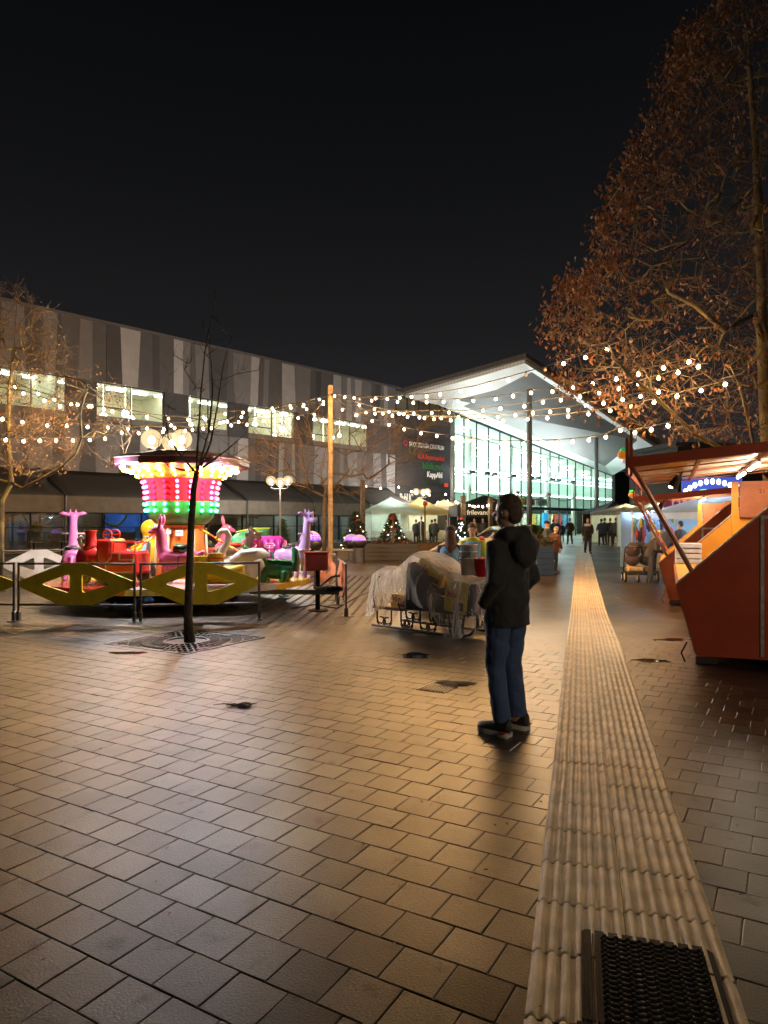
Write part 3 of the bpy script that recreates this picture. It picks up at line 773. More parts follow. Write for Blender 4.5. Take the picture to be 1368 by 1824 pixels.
slab([A, G0, R0], 'canopy_soffit', SOF, .301)
slab([A, R0, Rt], 'canopy_soffit', SOF, .302)
up = Vector((0, 0, .31))
slab([A + up + Vector((0, -.35, 0)), Rt + up + Vector((.3, -.3, 0)), R0 + up, G0 + up, Lp + up + Vector((-.4, -.4, 0))], 'canopy_roof', mat('canopy_edge', (.10, .095, .09), rough=.6), .32)
Mi = Matrix.Rotation(-MTH, 3, 'Z')
def loc(p): return tuple(Mi @ (Vector(p) - MO))
COLM = mat('steel_column', (.42, .45, .46), rough=.4, metal=.3)
for px, Y, ty in ((943, 50, 692), (1062, 62, 780)):
    b_ = on(px, Y); t_ = at(px, ty, Y)
    hp(MB().tube([loc(b_), loc(t_)], .19, 14), 'canopy_column', COLM, smooth=True)
b_ = on(806, 58.0); hp(MB().tube([loc(b_), loc(at(806, 735, 58))], .2, 12), 'canopy_column', COLM, smooth=True)
# entrance lighting: downlights recessed under the canopy and uplights
for px, py, Y in ((1000, 800, 70), (1030, 822, 74), (870, 770, 61), (930, 760, 58)):
    pass


# ================================================================ TREES
def pip(x, y, poly):
    c = False; j = len(poly) - 1
    for i in range(len(poly)):
        xi, yi = poly[i]; xj, yj = poly[j]
        if (yi > y) != (yj > y) and x < (xj - xi) * (y - yi) / (yj - yi) + xi: c = not c
        j = i
    return c
def crown_points(poly, Y, dY, n, r, dens=None):
    xs_ = [p[0] for p in poly]; ys_ = [p[1] for p in poly]; out = []
    while len(out) < n:
        x = r.uniform(min(xs_), max(xs_)); y = r.uniform(min(ys_), max(ys_))
        if not pip(x, y, poly): continue
        if dens and r.random() > dens(x, y): continue
        out.append(at(x, y, Y + dY * (r.random() + r.random() + r.random() - 1.5) / 1.5))
    return out
def grow(stems, pts, step=.35, jit=.10, lift=.25, r=None, bias=.0):
    nodes = []; par = []
    for st in stems:
        prev = st[1]
        for i, p in enumerate(st[0]):
            nodes.append(Vector(p)); par.append(prev if i == 0 else len(nodes) - 2); prev = len(nodes) - 1
    N = len(nodes) + len(pts) * 14; arr = np.zeros((N, 3)); cnt = len(nodes)
    for i, p in enumerate(nodes): arr[i] = p
    root = nodes[0]
    nstem = len(nodes)
    pts = sorted(pts, key=lambda p: min((p - nodes[i]).length for i in range(0, nstem, 2)))
    tips = []
    for p in pts:
        d = arr[:cnt] - np.array(p); dd = np.sqrt((d * d).sum(1)) + bias * np.maximum(0, arr[:cnt, 2] - p.z)
        k = int(dd.argmin()); q = nodes[k]; L_ = (p - q).length
        m = max(1, int(L_ / step)); pi_ = k
        par_dir = (q - nodes[par[k]]).normalized() if par[k] >= 0 else Vector((0, 0, 1))
        for i in range(1, m + 1):
            t = i / m
            w = q.lerp(p, t) + (par_dir * .3 + Vector((0, 0, lift))) * L_ * t * (1 - t)
            if i < m: w = w + Vector((r.gauss(0, jit), r.gauss(0, jit), r.gauss(0, jit))) * step
            if cnt >= N: break
            nodes.append(w); par.append(pi_); arr[cnt] = w; pi_ = cnt; cnt += 1
        tips.append(pi_)
    return nodes, par, tips
def tree_mesh(nodes, par, rtip, rmax, power=.46, thin=.02):
    n = len(nodes); w = [0.0] * n; ch = [[] for _ in range(n)]
    for i in range(n):
        if par[i] >= 0: ch[par[i]].append(i)
    for i in range(n - 1, -1, -1):
        if not ch[i]: w[i] = 1
        if par[i] >= 0: w[par[i]] += w[i]
    rad = [min(rmax, rtip * x ** power) for x in w]
    thick, fine = MB(), MB(); done = [False] * n
    starts = [i for i in range(n) if par[i] < 0]
    stack = [(i, -1) for i in starts]
    while stack:
        i, p = stack.pop(); chain = [] if p < 0 else [p]
        rr = [] if p < 0 else [min(rad[p], rad[i] * 1.15)]
        while True:
            chain.append(i); rr.append(rad[i])
            if not ch[i]: break
            cs = sorted(ch[i], key=lambda c: -w[c])
            for c in cs[1:]: stack.append((c, i))
            i = cs[0]
        if len(chain) > 1:
            mx_ = max(rr); (thick if mx_ > thin else fine).tube([nodes[c] for c in chain], rr, 8 if mx_ > .08 else (5 if mx_ > thin else 3), mx_ > thin)
    return thick, fine, rad
def bark(name, c, moss=None):
    m = mat(name, c, rough=.85, var=.35, scale=14, bump=1.0, bscale=45)
    if moss:
        n = m.node_tree; b = n.nodes['Principled BSDF']; src = b.inputs['Base Color'].links[0].from_socket
        no = n.nodes.new('ShaderNodeTexNoise'); no.inputs['Scale'].default_value = 3.0
        gm = n.nodes.new('ShaderNodeNewGeometry'); n.links.new(gm.outputs['Position'], no.inputs['Vector'])
        mr = n.nodes.new('ShaderNodeMapRange'); mr.inputs[1].default_value = .42; mr.inputs[2].default_value = .6; n.links.new(no.outputs['Fac'], mr.inputs[0])
        mi = n.nodes.new('ShaderNodeMixRGB'); n.links.new(mr.outputs[0], mi.inputs[0]); n.links.new(src, mi.inputs[1]); mi.inputs[2].default_value = (*moss, 1)
        n.links.new(mi.outputs[0], b.inputs['Base Color'])
    return m
def leaves(pts, r, n, lo, hi, spread, droop=.9):
    mb = MB()
    for _ in range(n):
        p = r.choice(pts) + Vector((r.gauss(0, spread), r.gauss(0, spread), r.gauss(0, spread) - spread * .4))
        L_ = r.uniform(lo, hi); a = r.uniform(0, 6.283)
        d = Vector((math.cos(a) * r.uniform(.2, .9), math.sin(a) * r.uniform(.2, .9), -droop * r.uniform(.4, 1.2))).normalized()
        s_ = d.cross(Vector((r.gauss(0, 1), r.gauss(0, 1), r.gauss(0, 1)))).normalized(); nn = d.cross(s_)
        mb.add([p, p + d * L_ * .45 + s_ * L_ * .27 + nn * L_ * .12, p + d * L_, p + d * L_ * .45 - s_ * L_ * .27 + nn * L_ * .12], [(0, 1, 2), (0, 2, 3)])
    return mb

# --- big oak at the right, brown leaves kept on its outer twigs
r = random.Random(21)
sil = [(1235, 40), (1300, -60), (1420, -180), (1650, -220), (1800, 100), (1800, 500), (1650, 720), (1400, 770), (1290, 790), (1180, 770), (1080, 740), (1010, 700), (985, 640), (960, 572),
       (998, 500), (1060, 470), (1058, 395), (1085, 325), (1118, 262), (1170, 200), (1180, 100)]
base = on(1378, 17.5)
stemA = [base, at(1376, 950, 17.4), at(1370, 850, 17.4), at(1363, 740, 17.4), at(1358, 620, 17.3), at(1356, 500, 17.2), at(1352, 380, 17.2), at(1345, 250, 17.2), at(1335, 120, 17.2), at(1330, 10, 17)]
stemB = [at(1345, 830, 16.6), at(1290, 800, 16.3), at(1240, 776, 16.0), at(1200, 738, 15.8), at(1160, 700, 15.7), at(1125, 672, 15.6), at(1095, 640, 15.5)]
stemC = [at(1345, 560, 17), at(1290, 590, 16.4), at(1240, 545, 16), at(1190, 520, 15.8), at(1130, 500, 15.6)]
stemD = [at(1400, 800, 17.6), at(1350, 830, 16.2), at(1335, 760, 16.0), at(1318, 690, 16.0), at(1300, 650, 16.0)]
pts = crown_points(sil, 17, 3.4, 1750, r, dens=lambda x, y: (1.0 if x < 1368 else .35))
nodes, par, tips = grow([(stemA, -1), (stemB, 2), (stemC, 4), (stemD, 3)], pts, .34, .16, .16, r, .2)
oak = thing('oak_tree', 'tall oak with rusty brown leaves behind the red booth', 'tree', base)
th, fi, rad = tree_mesh(nodes, par, .0075, .26, .47)
obark = bark('oak_bark', (.032, .026, .018), (.055, .048, .013))
th.build('trunk', obark, oak, smooth=True); stuff(fi.build('branches', bark('oak_twig', (.042, .030, .021)), oak))
tw = MB()
for t in tips:
    q = nodes[t]
    if q.x / q.y > .58: continue
    for _ in range(4):
        a = Vector((r.gauss(0, 1), r.gauss(0, 1), r.gauss(0, .7) - .15)).normalized(); l = r.uniform(.2, .55); m_ = q + a * l * .5 + Vector((0, 0, -.03))
        tw.tube([q, m_, q + a * l + Vector((0, 0, -.08))], [.005, .004, .002], 3, False)
        if r.random() < .5: tw.tube([m_, m_ + Vector((r.gauss(0, .12), r.gauss(0, .12), r.gauss(0, .1)))], [.003, .0015], 3, False)
stuff(tw.build('twigs', MATS['oak_twig'], oak))
def edge_pref(q):
    px = HX + FPX * q.x / q.y; py = HY - (q.z - EYE) * FPX / q.y
    lim = np.interp(py, [0, 200, 270, 400, 500, 570, 640, 760], [1240, 1175, 1118, 1060, 1000, 962, 985, 1080])
    e_ = math.exp(-max(0, px - lim) / 60); return .05 + 1.1 * e_ * (1.0 if py < 580 else .35) + (.07 if py > 420 else 0) + (.05 if py < 300 else 0)
lp = []
for t in tips:
    q = nodes[t]
    if q.x / q.y > .60: continue
    k = edge_pref(q) * 9
    lp += [q] * int(k + r.random())
LEAF = mat('oak_leaf', (.085, .034, .011), rough=.6, var=.55, scale=9, transl=.3)
stuff(leaves(lp, r, 5600, .09, .17, .17).build('crown', LEAF, oak))

# --- bare tree at the left edge
r = random.Random(5)
base = on(2, 20)
stemA = [base, at(2, 960, 20), at(3, 890, 20), at(20, 860, 20), at(14, 780, 19.8), at(16, 700, 19.6), at(25, 620, 19.5), at(30, 540, 19.4)]
stemB = [at(40, 870, 19.5), at(75, 852, 19.0), at(110, 832, 18.6), at(135, 808, 18.3), at(146, 780, 18.2), at(143, 735, 18.2), at(155, 690, 18.2)]
stemC = [at(165, 805, 18.0), at(195, 825, 17.7)]
stemD = [at(-60, 840, 20.3), at(-130, 770, 20.5), at(-160, 680, 20.6)]
sil = [(0, 495), (60, 520), (110, 570), (128, 640), (190, 655), (240, 700), (235, 790), (210, 830), (140, 825), (60, 850), (0, 840), (-120, 860), (-260, 760), (-280, 600), (-150, 470)]
pts = crown_points(sil, 19.3, 2.3, 950, r, dens=lambda x, y: (1.0 if x > -30 else .35) * (1 if x < 125 else .5))
nodes, par, tips = grow([(stemA, -1), (stemB, 3), (stemC, 12), (stemD, 3)], pts, .3, .2, .12, r, .2)
lt = thing('plaza_tree', 'crooked mossy tree with few leaves at the left edge', 'tree', base)
th, fi, rad = tree_mesh(nodes, par, .0060, .145, .45)
th.build('trunk', bark('plane_bark', (.05, .04, .028), (.13, .105, .03)), lt, smooth=True); stuff(fi.build('branches', bark('dark_twig', (.075, .055, .038)), lt))
tw = MB()
for t in tips:
    q = nodes[t]
    if q.x / q.y < -.60: continue
    for _ in range(4):
        a = Vector((r.gauss(0, 1), r.gauss(0, 1), r.gauss(0, .8))).normalized(); l = r.uniform(.15, .45)
        tw.tube([q, q + a * l * .5 + Vector((0, 0, -.02)), q + a * l], [.0045, .0035, .002], 3, False)
stuff(tw.build('twigs', MATS['dark_twig'], lt))
stuff(leaves([nodes[t] for t in tips if nodes[t].x / nodes[t].y > -.6], r, 1300, .05, .11, .12).build('crown', mat('sere_leaf', (.17, .085, .03), rough=.6, var=.5, transl=.3), lt))

# --- bare fan shaped tree beside the wooden pole
r = random.Random(8)
base = on(577, 29.3)
stemA = [base, at(577, 950, 29.3), at(578, 905, 29.3), at(579, 885, 29.2), at(580, 868, 29.2)]
sil = [(445, 800), (480, 765), (520, 728), (600, 745), (640, 735), (700, 742), (780, 738), (800, 752), (770, 785), (750, 820), (690, 868), (625, 886), (590, 880), (545, 875), (470, 852), (440, 832)]
pts = crown_points(sil, 29.3, 2.0, 300, r)
nodes, par, tips = grow([(stemA, -1)], pts, .4, .10, .22, r, .9)
ct = thing('bare_tree', 'bare fan shaped tree behind the tall wooden pole', 'tree', base)
th, fi, rad = tree_mesh(nodes, par, .010, .17, .46)
th.build('trunk', bark('lit_bark', (.075, .055, .036)), ct, smooth=True); stuff(fi.build('branches', bark('lit_twig', (.15, .10, .055)), ct))
tw = MB()
for t in tips:
    q = nodes[t]
    for _ in range(4):
        a = (q - at(580, 880, 29.2)).normalized() + Vector((r.gauss(0, .5), r.gauss(0, .5), r.gauss(0, .5))); l = r.uniform(.3, .8)
        tw.tube([q, q + a * l * .5, q + a * l + Vector((0, 0, .06))], [.007, .006, .003], 3, False)
stuff(tw.build('twigs', MATS['lit_twig'], ct))

# --- slim young tree in the grate
r = random.Random(31)
base = Vector((GRATE_C.x + .05, GRATE_C.y - .02, gz(GRATE_C.x, GRATE_C.y) - .02)); Yb = base.y
stemA = [base, at(335, 1100, Yb), at(338, 1010, Yb), at(341, 930, Yb), at(345, 870, Yb), at(351, 840, Yb)]
sil = [(384, 520), (402, 570), (418, 600), (428, 640), (470, 655), (480, 700), (440, 760), (470, 790), (400, 830), (352, 845), (300, 835), (262, 800), (285, 700), (310, 620), (350, 600)]
pts = crown_points(sil, Yb, .55, 66, r)
main = [[at(350, 836, Yb), at(353, 780, Yb - .05), at(358, 700, Yb - .05), at(366, 620, Yb - .1), at(378, 560, Yb - .1), at(385, 515, Yb - .1)],
        [at(358, 830, Yb), at(375, 790, Yb + .1), at(388, 720, Yb + .15), at(398, 650, Yb + .2), at(412, 600, Yb + .2)],
        [at(345, 838, Yb), at(325, 815, Yb + .1), at(300, 780, Yb + .2), at(290, 720, Yb + .2)],
        [at(362, 832, Yb), at(400, 805, Yb - .2), at(440, 770, Yb - .25)],
        [at(330, 838, Yb - .1), at(302, 832, Yb - .2), at(285, 815, Yb - .25)],
        [at(372, 770, Yb), at(379, 700, Yb), at(376, 640, Yb + .1), at(372, 600, Yb + .1)]]
nodes, par, tips = grow([(stemA, -1)] + [(m_, 5) for m_ in main], pts, .16, .08, .25, r, 1.5)
st = thing('young_tree', 'slim bare young tree standing in the square iron grate', 'tree', base)
th, fi, rad = tree_mesh(nodes, par, .0042, .035, .40, .010)
for m_ in main: th.tube(m_, [.017 * (1 - .8 * i / (len(m_) - 1)) for i in range(len(m_))], 6)
n6 = 6
th2 = MB(); th2.tube(stemA, [.080, .060, .052, .047, .043, .036], 12)
th2.build('trunk', bark('young_bark', (.10, .082, .065)), st, smooth=True)
th.build('limbs', MATS['young_bark'], st, smooth=True); stuff(fi.build('branches', bark('young_twig', (.05, .038, .028)), st))
tw = MB()
for t in tips:
    q = nodes[t]
    for _ in range(2):
        a = Vector((r.gauss(0, .5), r.gauss(0, .5), r.uniform(.3, 1))).normalized(); l = r.uniform(.08, .3)
        tw.tube([q, q + a * l * .5, q + a * l + Vector((r.gauss(0, .02), 0, .02))], [.0028, .0022, .0012], 3, False)
stuff(tw.build('twigs', MATS['young_twig'], st))

# ================================================================ WOODEN POLES
WOOD = mat('pole_wood', (.22, .145, .075), rough=.65, var=.3, scale=5, bump=.5, bscale=26)
def pole(px, Y, top, w, label, m=WOOD):
    b = on(px, Y); t = at(px, top, Y); o = thing('wooden_pole', label, 'pole', b)
    h = t.z - b.z
    MB().cbox((b.x, b.y, b.z + h / 2), (w, w, h), .015, .3).build('post', m, o)
    for k in (.35, .48, .62):
        z = b.z + h * k; MB().lathe([(w * .62, z - .012), (w * .74, z), (w * .62, z + .012), (w * .5, z)], (b.x, b.y, 0), 8, False).build('strap', mat('pole_strap', (.02, .018, .016), rough=.5), o)
    return o
pole(588.5, 27, 686, .165, 'tall pale wooden pole carrying the light strings')
pole(646, 40, 855, .24, 'dark wooden pole beside the fir with red baubles', mat('pole_dark', (.14, .09, .05), rough=.7, var=.3))
pole(825, 41, 883, .24, 'weathered wooden pole left of the black tent banner', MATS['pole_dark'])
pole(873.5, 41, 886, .22, 'weathered wooden pole at the right end of the black tent banner', MATS['pole_dark'])

# ================================================================ STRING LIGHTS
BULB = shown(lamp_mat('bulb_glow', (1, .70, .40), 16.0))
BULBW = shown(lamp_mat('bulb_glow_yellow', (1, .85, .12), 16.0))
BULB0 = mat('bulb_unlit', (.75, .62, .45), rough=.1)
def bulb_me(m, r_=.05):
    mb = MB(); mb.lathe([(.006, -.5 * 2 * r_), (r_ * .55, -r_ * .85), (r_ * .95, -r_ * .35), (r_, .02), (r_ * .8, r_ * .6), (r_ * .42, r_ * 1.15), (r_ * .38, r_ * 1.4)], n=10)
    return mb.mesh('bulb', m, True)
BM = bulb_me(BULB, .042); BMy = bulb_me(BULBW, .042); BM0 = bulb_me(BULB0, .042)
CABLE = mat('black_cable', (.012, .011, .010), rough=.6)
def string(label, pxs, Ya, Yb, ends=(), off=(), yellow=(), me=None, r_=.012, drop=.085, name='string_light', cat='string light', grp='strings of warm bulbs over the plaza'):
    xa, xb = pxs[0][0], pxs[-1][0]
    def P(x, y): t = (x - xa) / (xb - xa); return at(x, y, 1 / ((1 - t) / Ya + t / Yb))
    pts = [P(*p) for p in pxs]
    o = thing(name, label, cat, pts[0], 0, grp)
    cab = [Vector(e_) for e_ in ends[:1]] + [p + Vector((0, 0, drop)) for p in pts] + [Vector(e_) for e_ in ends[1:]]
    mb = MB().tube(cab, r_, 5)
    for p in pts: mb.tube([p + Vector((0, 0, drop + .01)), p + Vector((0, 0, .03))], .020, 6)
    mb.build('cable', CABLE, o)
    for i, p in enumerate(pts):
        lit_ = not (i in off and me is None)
        b = link('bulb', me or (BM0 if i in off else BMy if i in yellow else BM), o, p - pts[0], (r.gauss(0, .12), r.gauss(0, .12), 0))
        if lit_: glow(b, (0, 0, 0), 'small' if me else 'bulb', 22 if me else 98, (1, .78, .5) if me else (1, .53, .19), .058 if me else .052)
    return o
ptop = at(588, 702, 27)
r = random.Random(2)
S1 = [(596, 706), (614, 708), (641, 711), (669, 710), (690, 711), (712, 709), (733, 707), (760, 706), (784, 703), (820, 697), (848, 692), (873, 685), (905, 677), (937, 668), (971, 659), (1004, 648), (1043, 637), (1081, 624), (1124, 607)]
S2 = [(631, 709), (662, 714), (708, 716), (736, 718), (760, 717), (790, 716), (816, 715), (843, 714), (883, 711), (914, 706), (946, 700), (984, 698), (1020, 691), (1056, 684), (1098, 676), (1137, 667), (1182, 656), (1227, 645)]
S3 = [(640, 722), (667, 729), (693, 734), (712, 737), (737, 737), (769, 736), (800, 735), (829, 736), (860, 732), (891, 728), (934, 724), (967, 717), (999, 713), (1033, 707), (1067, 700), (1102, 693), (1137, 684), (1173, 674), (1208, 664), (1244, 654)]
S4 = [(652, 735), (682, 737), (710, 737), (726, 743), (747, 744), (773, 747), (803, 749), (817, 744), (846, 744), (887, 743), (918, 740), (949, 736), (980, 734), (1012, 731), (1044, 723), (1075, 719), (1109, 712), (1141, 706), (1173, 699), (1206, 706)]
S5 = [(635, 740), (668, 737), (699, 741), (719, 738), (756, 745), (786, 745), (833, 750), (863, 750), (896, 750), (940, 747), (975, 745), (1012, 742), (1048, 738), (1087, 732), (1125, 724), (1165, 717), (1206, 706), (1249, 696), (1292, 685)]
S6 = [(610, 730), (634, 740), (663, 750), (693, 757), (720, 765), (750, 772), (778, 777), (806, 781), (835, 786), (864, 788), (893, 790), (932, 791), (961, 790), (991, 789), (1020, 787), (1049, 784), (1079, 779), (1105, 767), (1131, 771), (1160, 766), (1190, 759)]
string('topmost light string climbing from the pole into the oak', S1, 26.5, 15.0, (ptop, at(1150, 598, 15)), off=(13, 14, 18, 2))
string('second light string below the topmost, ending high in the oak', S2, 26, 15.2, (ptop, at(1240, 640, 15)))
string('third light string from the pole, ending among brown oak leaves', S3, 26, 15.6, (ptop, at(1262, 648, 15.6)), yellow=(17,))
string('fourth light string from the pole, crossing the glass hall roof', S4, 26, 15.8, (ptop, at(1240, 690, 15.8)))
string('fifth light string, reaching farthest right to the oak trunk', S5, 26, 15.2, (ptop, at(1340, 665, 15.6)))
string('lowest sagging light string crossing the dark sign wall', S6, 26, 15.4, (ptop, at(1215, 752, 15.6)))
L1 = [(569, 712), (541, 721), (517, 723), (487, 732), (462, 733), (433, 735), (401, 738), (363, 744), (335, 748), (300, 746), (262, 741), (221, 733), (185, 729), (158, 724), (127, 721), (97, 712), (68, 702), (27, 690)]
L2 = [(576, 720), (546, 729), (518, 727), (485, 728), (461, 740), (430, 743), (405, 751), (392, 754), (366, 747), (340, 756), (305, 758), (262, 744), (229, 742), (200, 733), (163, 724), (138, 721), (107, 724), (79, 714), (42, 701)]
L3 = [(560, 739), (531, 745), (501, 748), (470, 750), (440, 757), (412, 758), (377, 763), (343, 766), (311, 763), (292, 765), (262, 764), (228, 765), (192, 762), (156, 761), (119, 759), (84, 758), (40, 752), (4, 747)]
L4 = [(576, 716), (540, 724), (500, 738), (455, 746), (425, 752), (398, 752), (362, 764), (330, 768), (290, 770), (247, 772), (217, 771), (187, 782), (160, 784), (130, 785), (100, 785), (71, 785), (42, 786), (10, 784)]
LG = 'strings of warm bulbs over the plaza'
string('upper left light string from the pole into the mossy tree', L1, 26.5, 19.5, (ptop, at(-20, 680, 19.5)))
string('left light string woven just under the upper one', L2, 26.2, 19.0, (ptop, at(0, 690, 19.4)))
string('left light string passing over the carousel globe lamps', L3, 26, 18.6, (ptop, at(-10, 742, 19.6)))
string('lowest left light string above the dark awning', L4, 26.3, 18.2, (ptop, at(-20, 782, 19.6)))
BMs = bulb_me(shown(lamp_mat('bulb_small', (1, .82, .55), 16.0)), .05)
string('small light string over the market tents and firs', [(652, 866), (678, 870), (710, 868), (733, 876), (765, 882), (794, 881), (812, 894), (836, 900), (846, 903), (859, 902), (868, 901)], 40, 41, me=BMs, drop=.09)
string('short light string between the two weathered poles', [(780, 895), (797, 893), (815, 896), (842, 902), (852, 902), (860, 903), (870, 900)], 41, 40.6, me=BMs, drop=.09)

# ================================================================ GLOBE LAMP POSTS
def shell_mat():
    m = bpy.data.materials.new('ribbed_globe'); m.use_nodes = True; n = m.node_tree; n.nodes.remove(n.nodes['Principled BSDF']); L = n.links.new
    co = n.nodes.new('ShaderNodeTexCoord'); wv = n.nodes.new('ShaderNodeTexWave'); wv.inputs['Scale'].default_value = 11; wv.inputs['Distortion'].default_value = 2.5; wv.bands_direction = 'Z'
    L(co.outputs['Object'], wv.inputs['Vector'])
    tr = n.nodes.new('ShaderNodeBsdfTransparent'); em = n.nodes.new('ShaderNodeEmission'); em.inputs[0].default_value = (1, .72, .36, 1); em.inputs[1].default_value = 1.5
    mr = n.nodes.new('ShaderNodeMapRange'); mr.inputs[3].default_value = .10; mr.inputs[4].default_value = .55; L(wv.outputs['Fac'], mr.inputs[0])
    mi = n.nodes.new('ShaderNodeMixShader'); L(mr.outputs[0], mi.inputs[0]); L(tr.outputs[0], mi.inputs[1]); L(em.outputs[0], mi.inputs[2])
    L(mi.outputs[0], n.nodes['Material Output'].inputs[0]); return m
SHELL = shown(shell_mat()); CORE = shown(lamp_mat('globe_core', (1, .92, .78), 40.0))
LPOST = mat('lamp_post_paint', (.30, .29, .27), rough=.5, metal=.3)
gsh = MB().ell((0, 0, 0), (.26, .26, .25), 20, 12).mesh('globe', SHELL, True); gco = MB().ell((0, 0, -.02), (.085, .085, .10), 12, 8).mesh('lamp_core', CORE, True)
def lamp_post(px, Y, zc, offs, label, power=1700):
    b = on(px, Y); o = thing('globe_lamp_post', label, 'street lamp', b, 0, 'globe lamp posts on the plaza')
    h = zc - b.z
    MB().tube([(0, 0, 0), (0, 0, .5), (0, 0, .52), (0, 0, h - .35)], [.08, .075, .05, .045], 10).build('post', LPOST, o, w=False)
    for k, (dx, dy, dz) in enumerate(offs):
        MB().tube([(0, 0, h - .42), (dx * .6, dy * .6, h - .43), (dx, dy, h - .38 + dz), (dx, dy, h - .24 + dz)], .028, 6).lathe([(.09, h - .27 + dz), (.11, h - .23 + dz), (.05, h - .2 + dz)], (dx, dy, 0), 10).build('arm', LPOST, o, w=False)
        g = link('globe', gsh, o, (dx, dy, h + dz)); link('lamp_core', gco, g); glow(g, (0, 0, -.02), 'globe%d' % power, power, (1, .90, .74) if power > 700 else (1, .80, .55), .115)
    return o
lamp_post(298, 17.9, 3.74, ((-.37, -.1, .0), (.40, -.1, .0), (.02, .35, -.03)), 'globe lamp post behind the carousel canopy')
lamp_post(499, 36.6, 3.80, ((-.48, 0, 0), (.42, -.1, 0), (-.05, .4, -.06)), 'globe lamp post left of the tall wooden pole')
o = lamp_post(684, 20, 3.76, ((-.37, -.1, .0), (.40, -.1, .0), (.02, .35, -.03)), 'globe lamp post lighting the near paving from behind the viewer', 695); o.location = (6.6, -2.2, 0)
lamp_post(751, 51, 3.85, ((-.40, 0, 0), (.42, 0, 0), (.14, .35, -.03)), 'globe lamp post rising behind the pale market tents')

# ================================================================ CAROUSEL
CC = Vector((-4.29, 14.75, 0)); CC.z = gz(CC.x, CC.y)
car = thing('carousel', 'small carousel with flared canopy of orange, red and green bulbs', 'carousel', CC)
def cp(mb, name, m, parent=None, **k): return mb.build(name, m, parent or car, w=False, **k)
def gloss(name, c=(.5, .5, .5), rough=.25, **k): return mat(name, c, rough=rough, var=.10, scale=5, coat=.4, **k)
RD = 2.72; ZT = .45
segc = [gloss('deck_red', (.50, .05, .025)), gloss('deck_blue', (.05, .14, .35)), gloss('deck_yellow', (.62, .46, .03)), gloss('deck_red'), gloss('deck_white', (.6, .6, .62)), gloss('deck_yellow')]
for k in range(6):
    a0, a1 = 2 * PI * k / 6 + .45, 2 * PI * (k + 1) / 6 + .45; N = 12
    poly = [(0.3 * math.cos(a0), .3 * math.sin(a0))] + [(RD * math.cos(a0 + (a1 - a0) * i / N), RD * math.sin(a0 + (a1 - a0) * i / N)) for i in range(N + 1)] + [(.3 * math.cos(a1), .3 * math.sin(a1))]
    cp(MB().prism(poly, (0, 0, ZT - .055), (1, 0, 0), (0, 1, 0), (0, 0, 1), .11), 'deck_segment', segc[(k + 0) % 6])
cp(MB().lathe([(.55, 0), (.6, .05), (.6, .33), (.5, .34)], n=16), 'turntable_base', IRON)
for a in range(3):
    an = a * PI / 3 + .2; cp(MB().box((0, 0, .22), (4.4, .16, .12), an), 'chassis_beam', IRON)
for a in range(6):
    an = a * PI / 3 + .2; x, y = 2.15 * math.cos(an), 2.15 * math.sin(an)
    cp(MB().tube([(x, y, 0), (x, y, .18)], .04, 8).lathe([(.12, 0), (.12, .03), (.03, .04)], (x, y, 0), 10), 'support_jack', IRON)
for sx_ in (-.6, 1.0):
    mb = MB(); mb.tube([(sx_ - .1, -1.6, .2), (sx_ + .1, -1.6, .2)], .19, 16); cp(mb, 'trailer_wheel', mat('rubber', (.015, .015, .015), rough=.7), smooth=False)
cp(MB().box((2.6, -1.55, .30), (1.7, .14, .09), -.05).tube([(3.0, -1.6, .36), (3.6, -1.62, .36)], .045, 8).tube([(3.05, -1.5, .38), (3.3, -1.5, .58), (3.45, -1.5, .60)], .022, 6), 'tow_bar', mat('steel_grey', (.12, .12, .12), rough=.4, metal=.6))
mb = MB()
for k in range(14):
    z = .36; x = 3.2 + k * .02; mb.lathe([(.05, -.006), (.066, 0), (.05, .006)], (x, -1.62, 0), 8)
cp(MB().tube([(3.2 + k * .014, -1.62, .36) for k in range(20)], [.05 + .016 * (k % 2) for k in range(20)], 10), 'rubber_bellows', MATS['rubber'])
# centre column and flared canopy
orange = gloss('column_orange', (.62, .17, .03)); 
cp(MB().lathe([(.52, ZT), (.50, .9), (.47, 1.5), (.50, 1.56)], n=12), 'centre_column', orange)
for k in range(6):
    a = 2 * PI * k / 6 + .26; cp(MB().tube([(.535 * math.cos(a), .535 * math.sin(a), ZT), (.50 * math.cos(a), .50 * math.sin(a), 1.5)], .028, 6), 'column_trim', gloss('trim_cream', (.7, .6, .4)))
cp(MB().box((-.12, -.50, 1.42), (.10, .02, .09)), 'notice_plate', mat('plate_white', (.75, .75, .72))); cp(MB().box((.10, -.50, 1.40), (.15, .02, .12)), 'notice_plate', mat('plate_white'))
letters('OBS', .05, mat('print_black', (.02, .02, .02)), car, (.04, -.512, 1.39), (R(90), 0, 0), .001)
flare = [('flare_green', (.03, .16, .03), [(.30, 1.55), (.52, 1.58), (.66, 1.72), (.71, 1.90), (.72, 2.05)]),
         ('flare_red', (.40, .008, .016), [(.72, 2.05), (.72, 2.25), (.76, 2.42), (.82, 2.52)]),
         ('flare_orange', (.70, .24, .02), [(.82, 2.52), (.93, 2.62), (1.08, 2.70), (1.24, 2.745)])]
for nm, c, pr in flare: cp(MB().lathe(pr, n=32, cap=False), nm, gloss(nm, c, .35), smooth=True)
cp(MB().lathe([(1.24, 2.744), (1.40, 2.76), (1.42, 2.79), (1.41, 2.89), (1.30, 2.95), (.8, 3.07), (.3, 3.14), (.02, 3.15)], n=12, cap=False, a0=.2), 'canopy', gloss('canopy_plum', (.16, .05, .075), .35))
cp(MB().lathe([(1.412, 2.895), (1.43, 2.90), (1.43, 2.912), (1.31, 2.97), (1.30, 2.96)], n=12, cap=False, a0=.2), 'canopy_trim', gloss('trim_pink', (.6, .35, .35)))
cab_me = {}
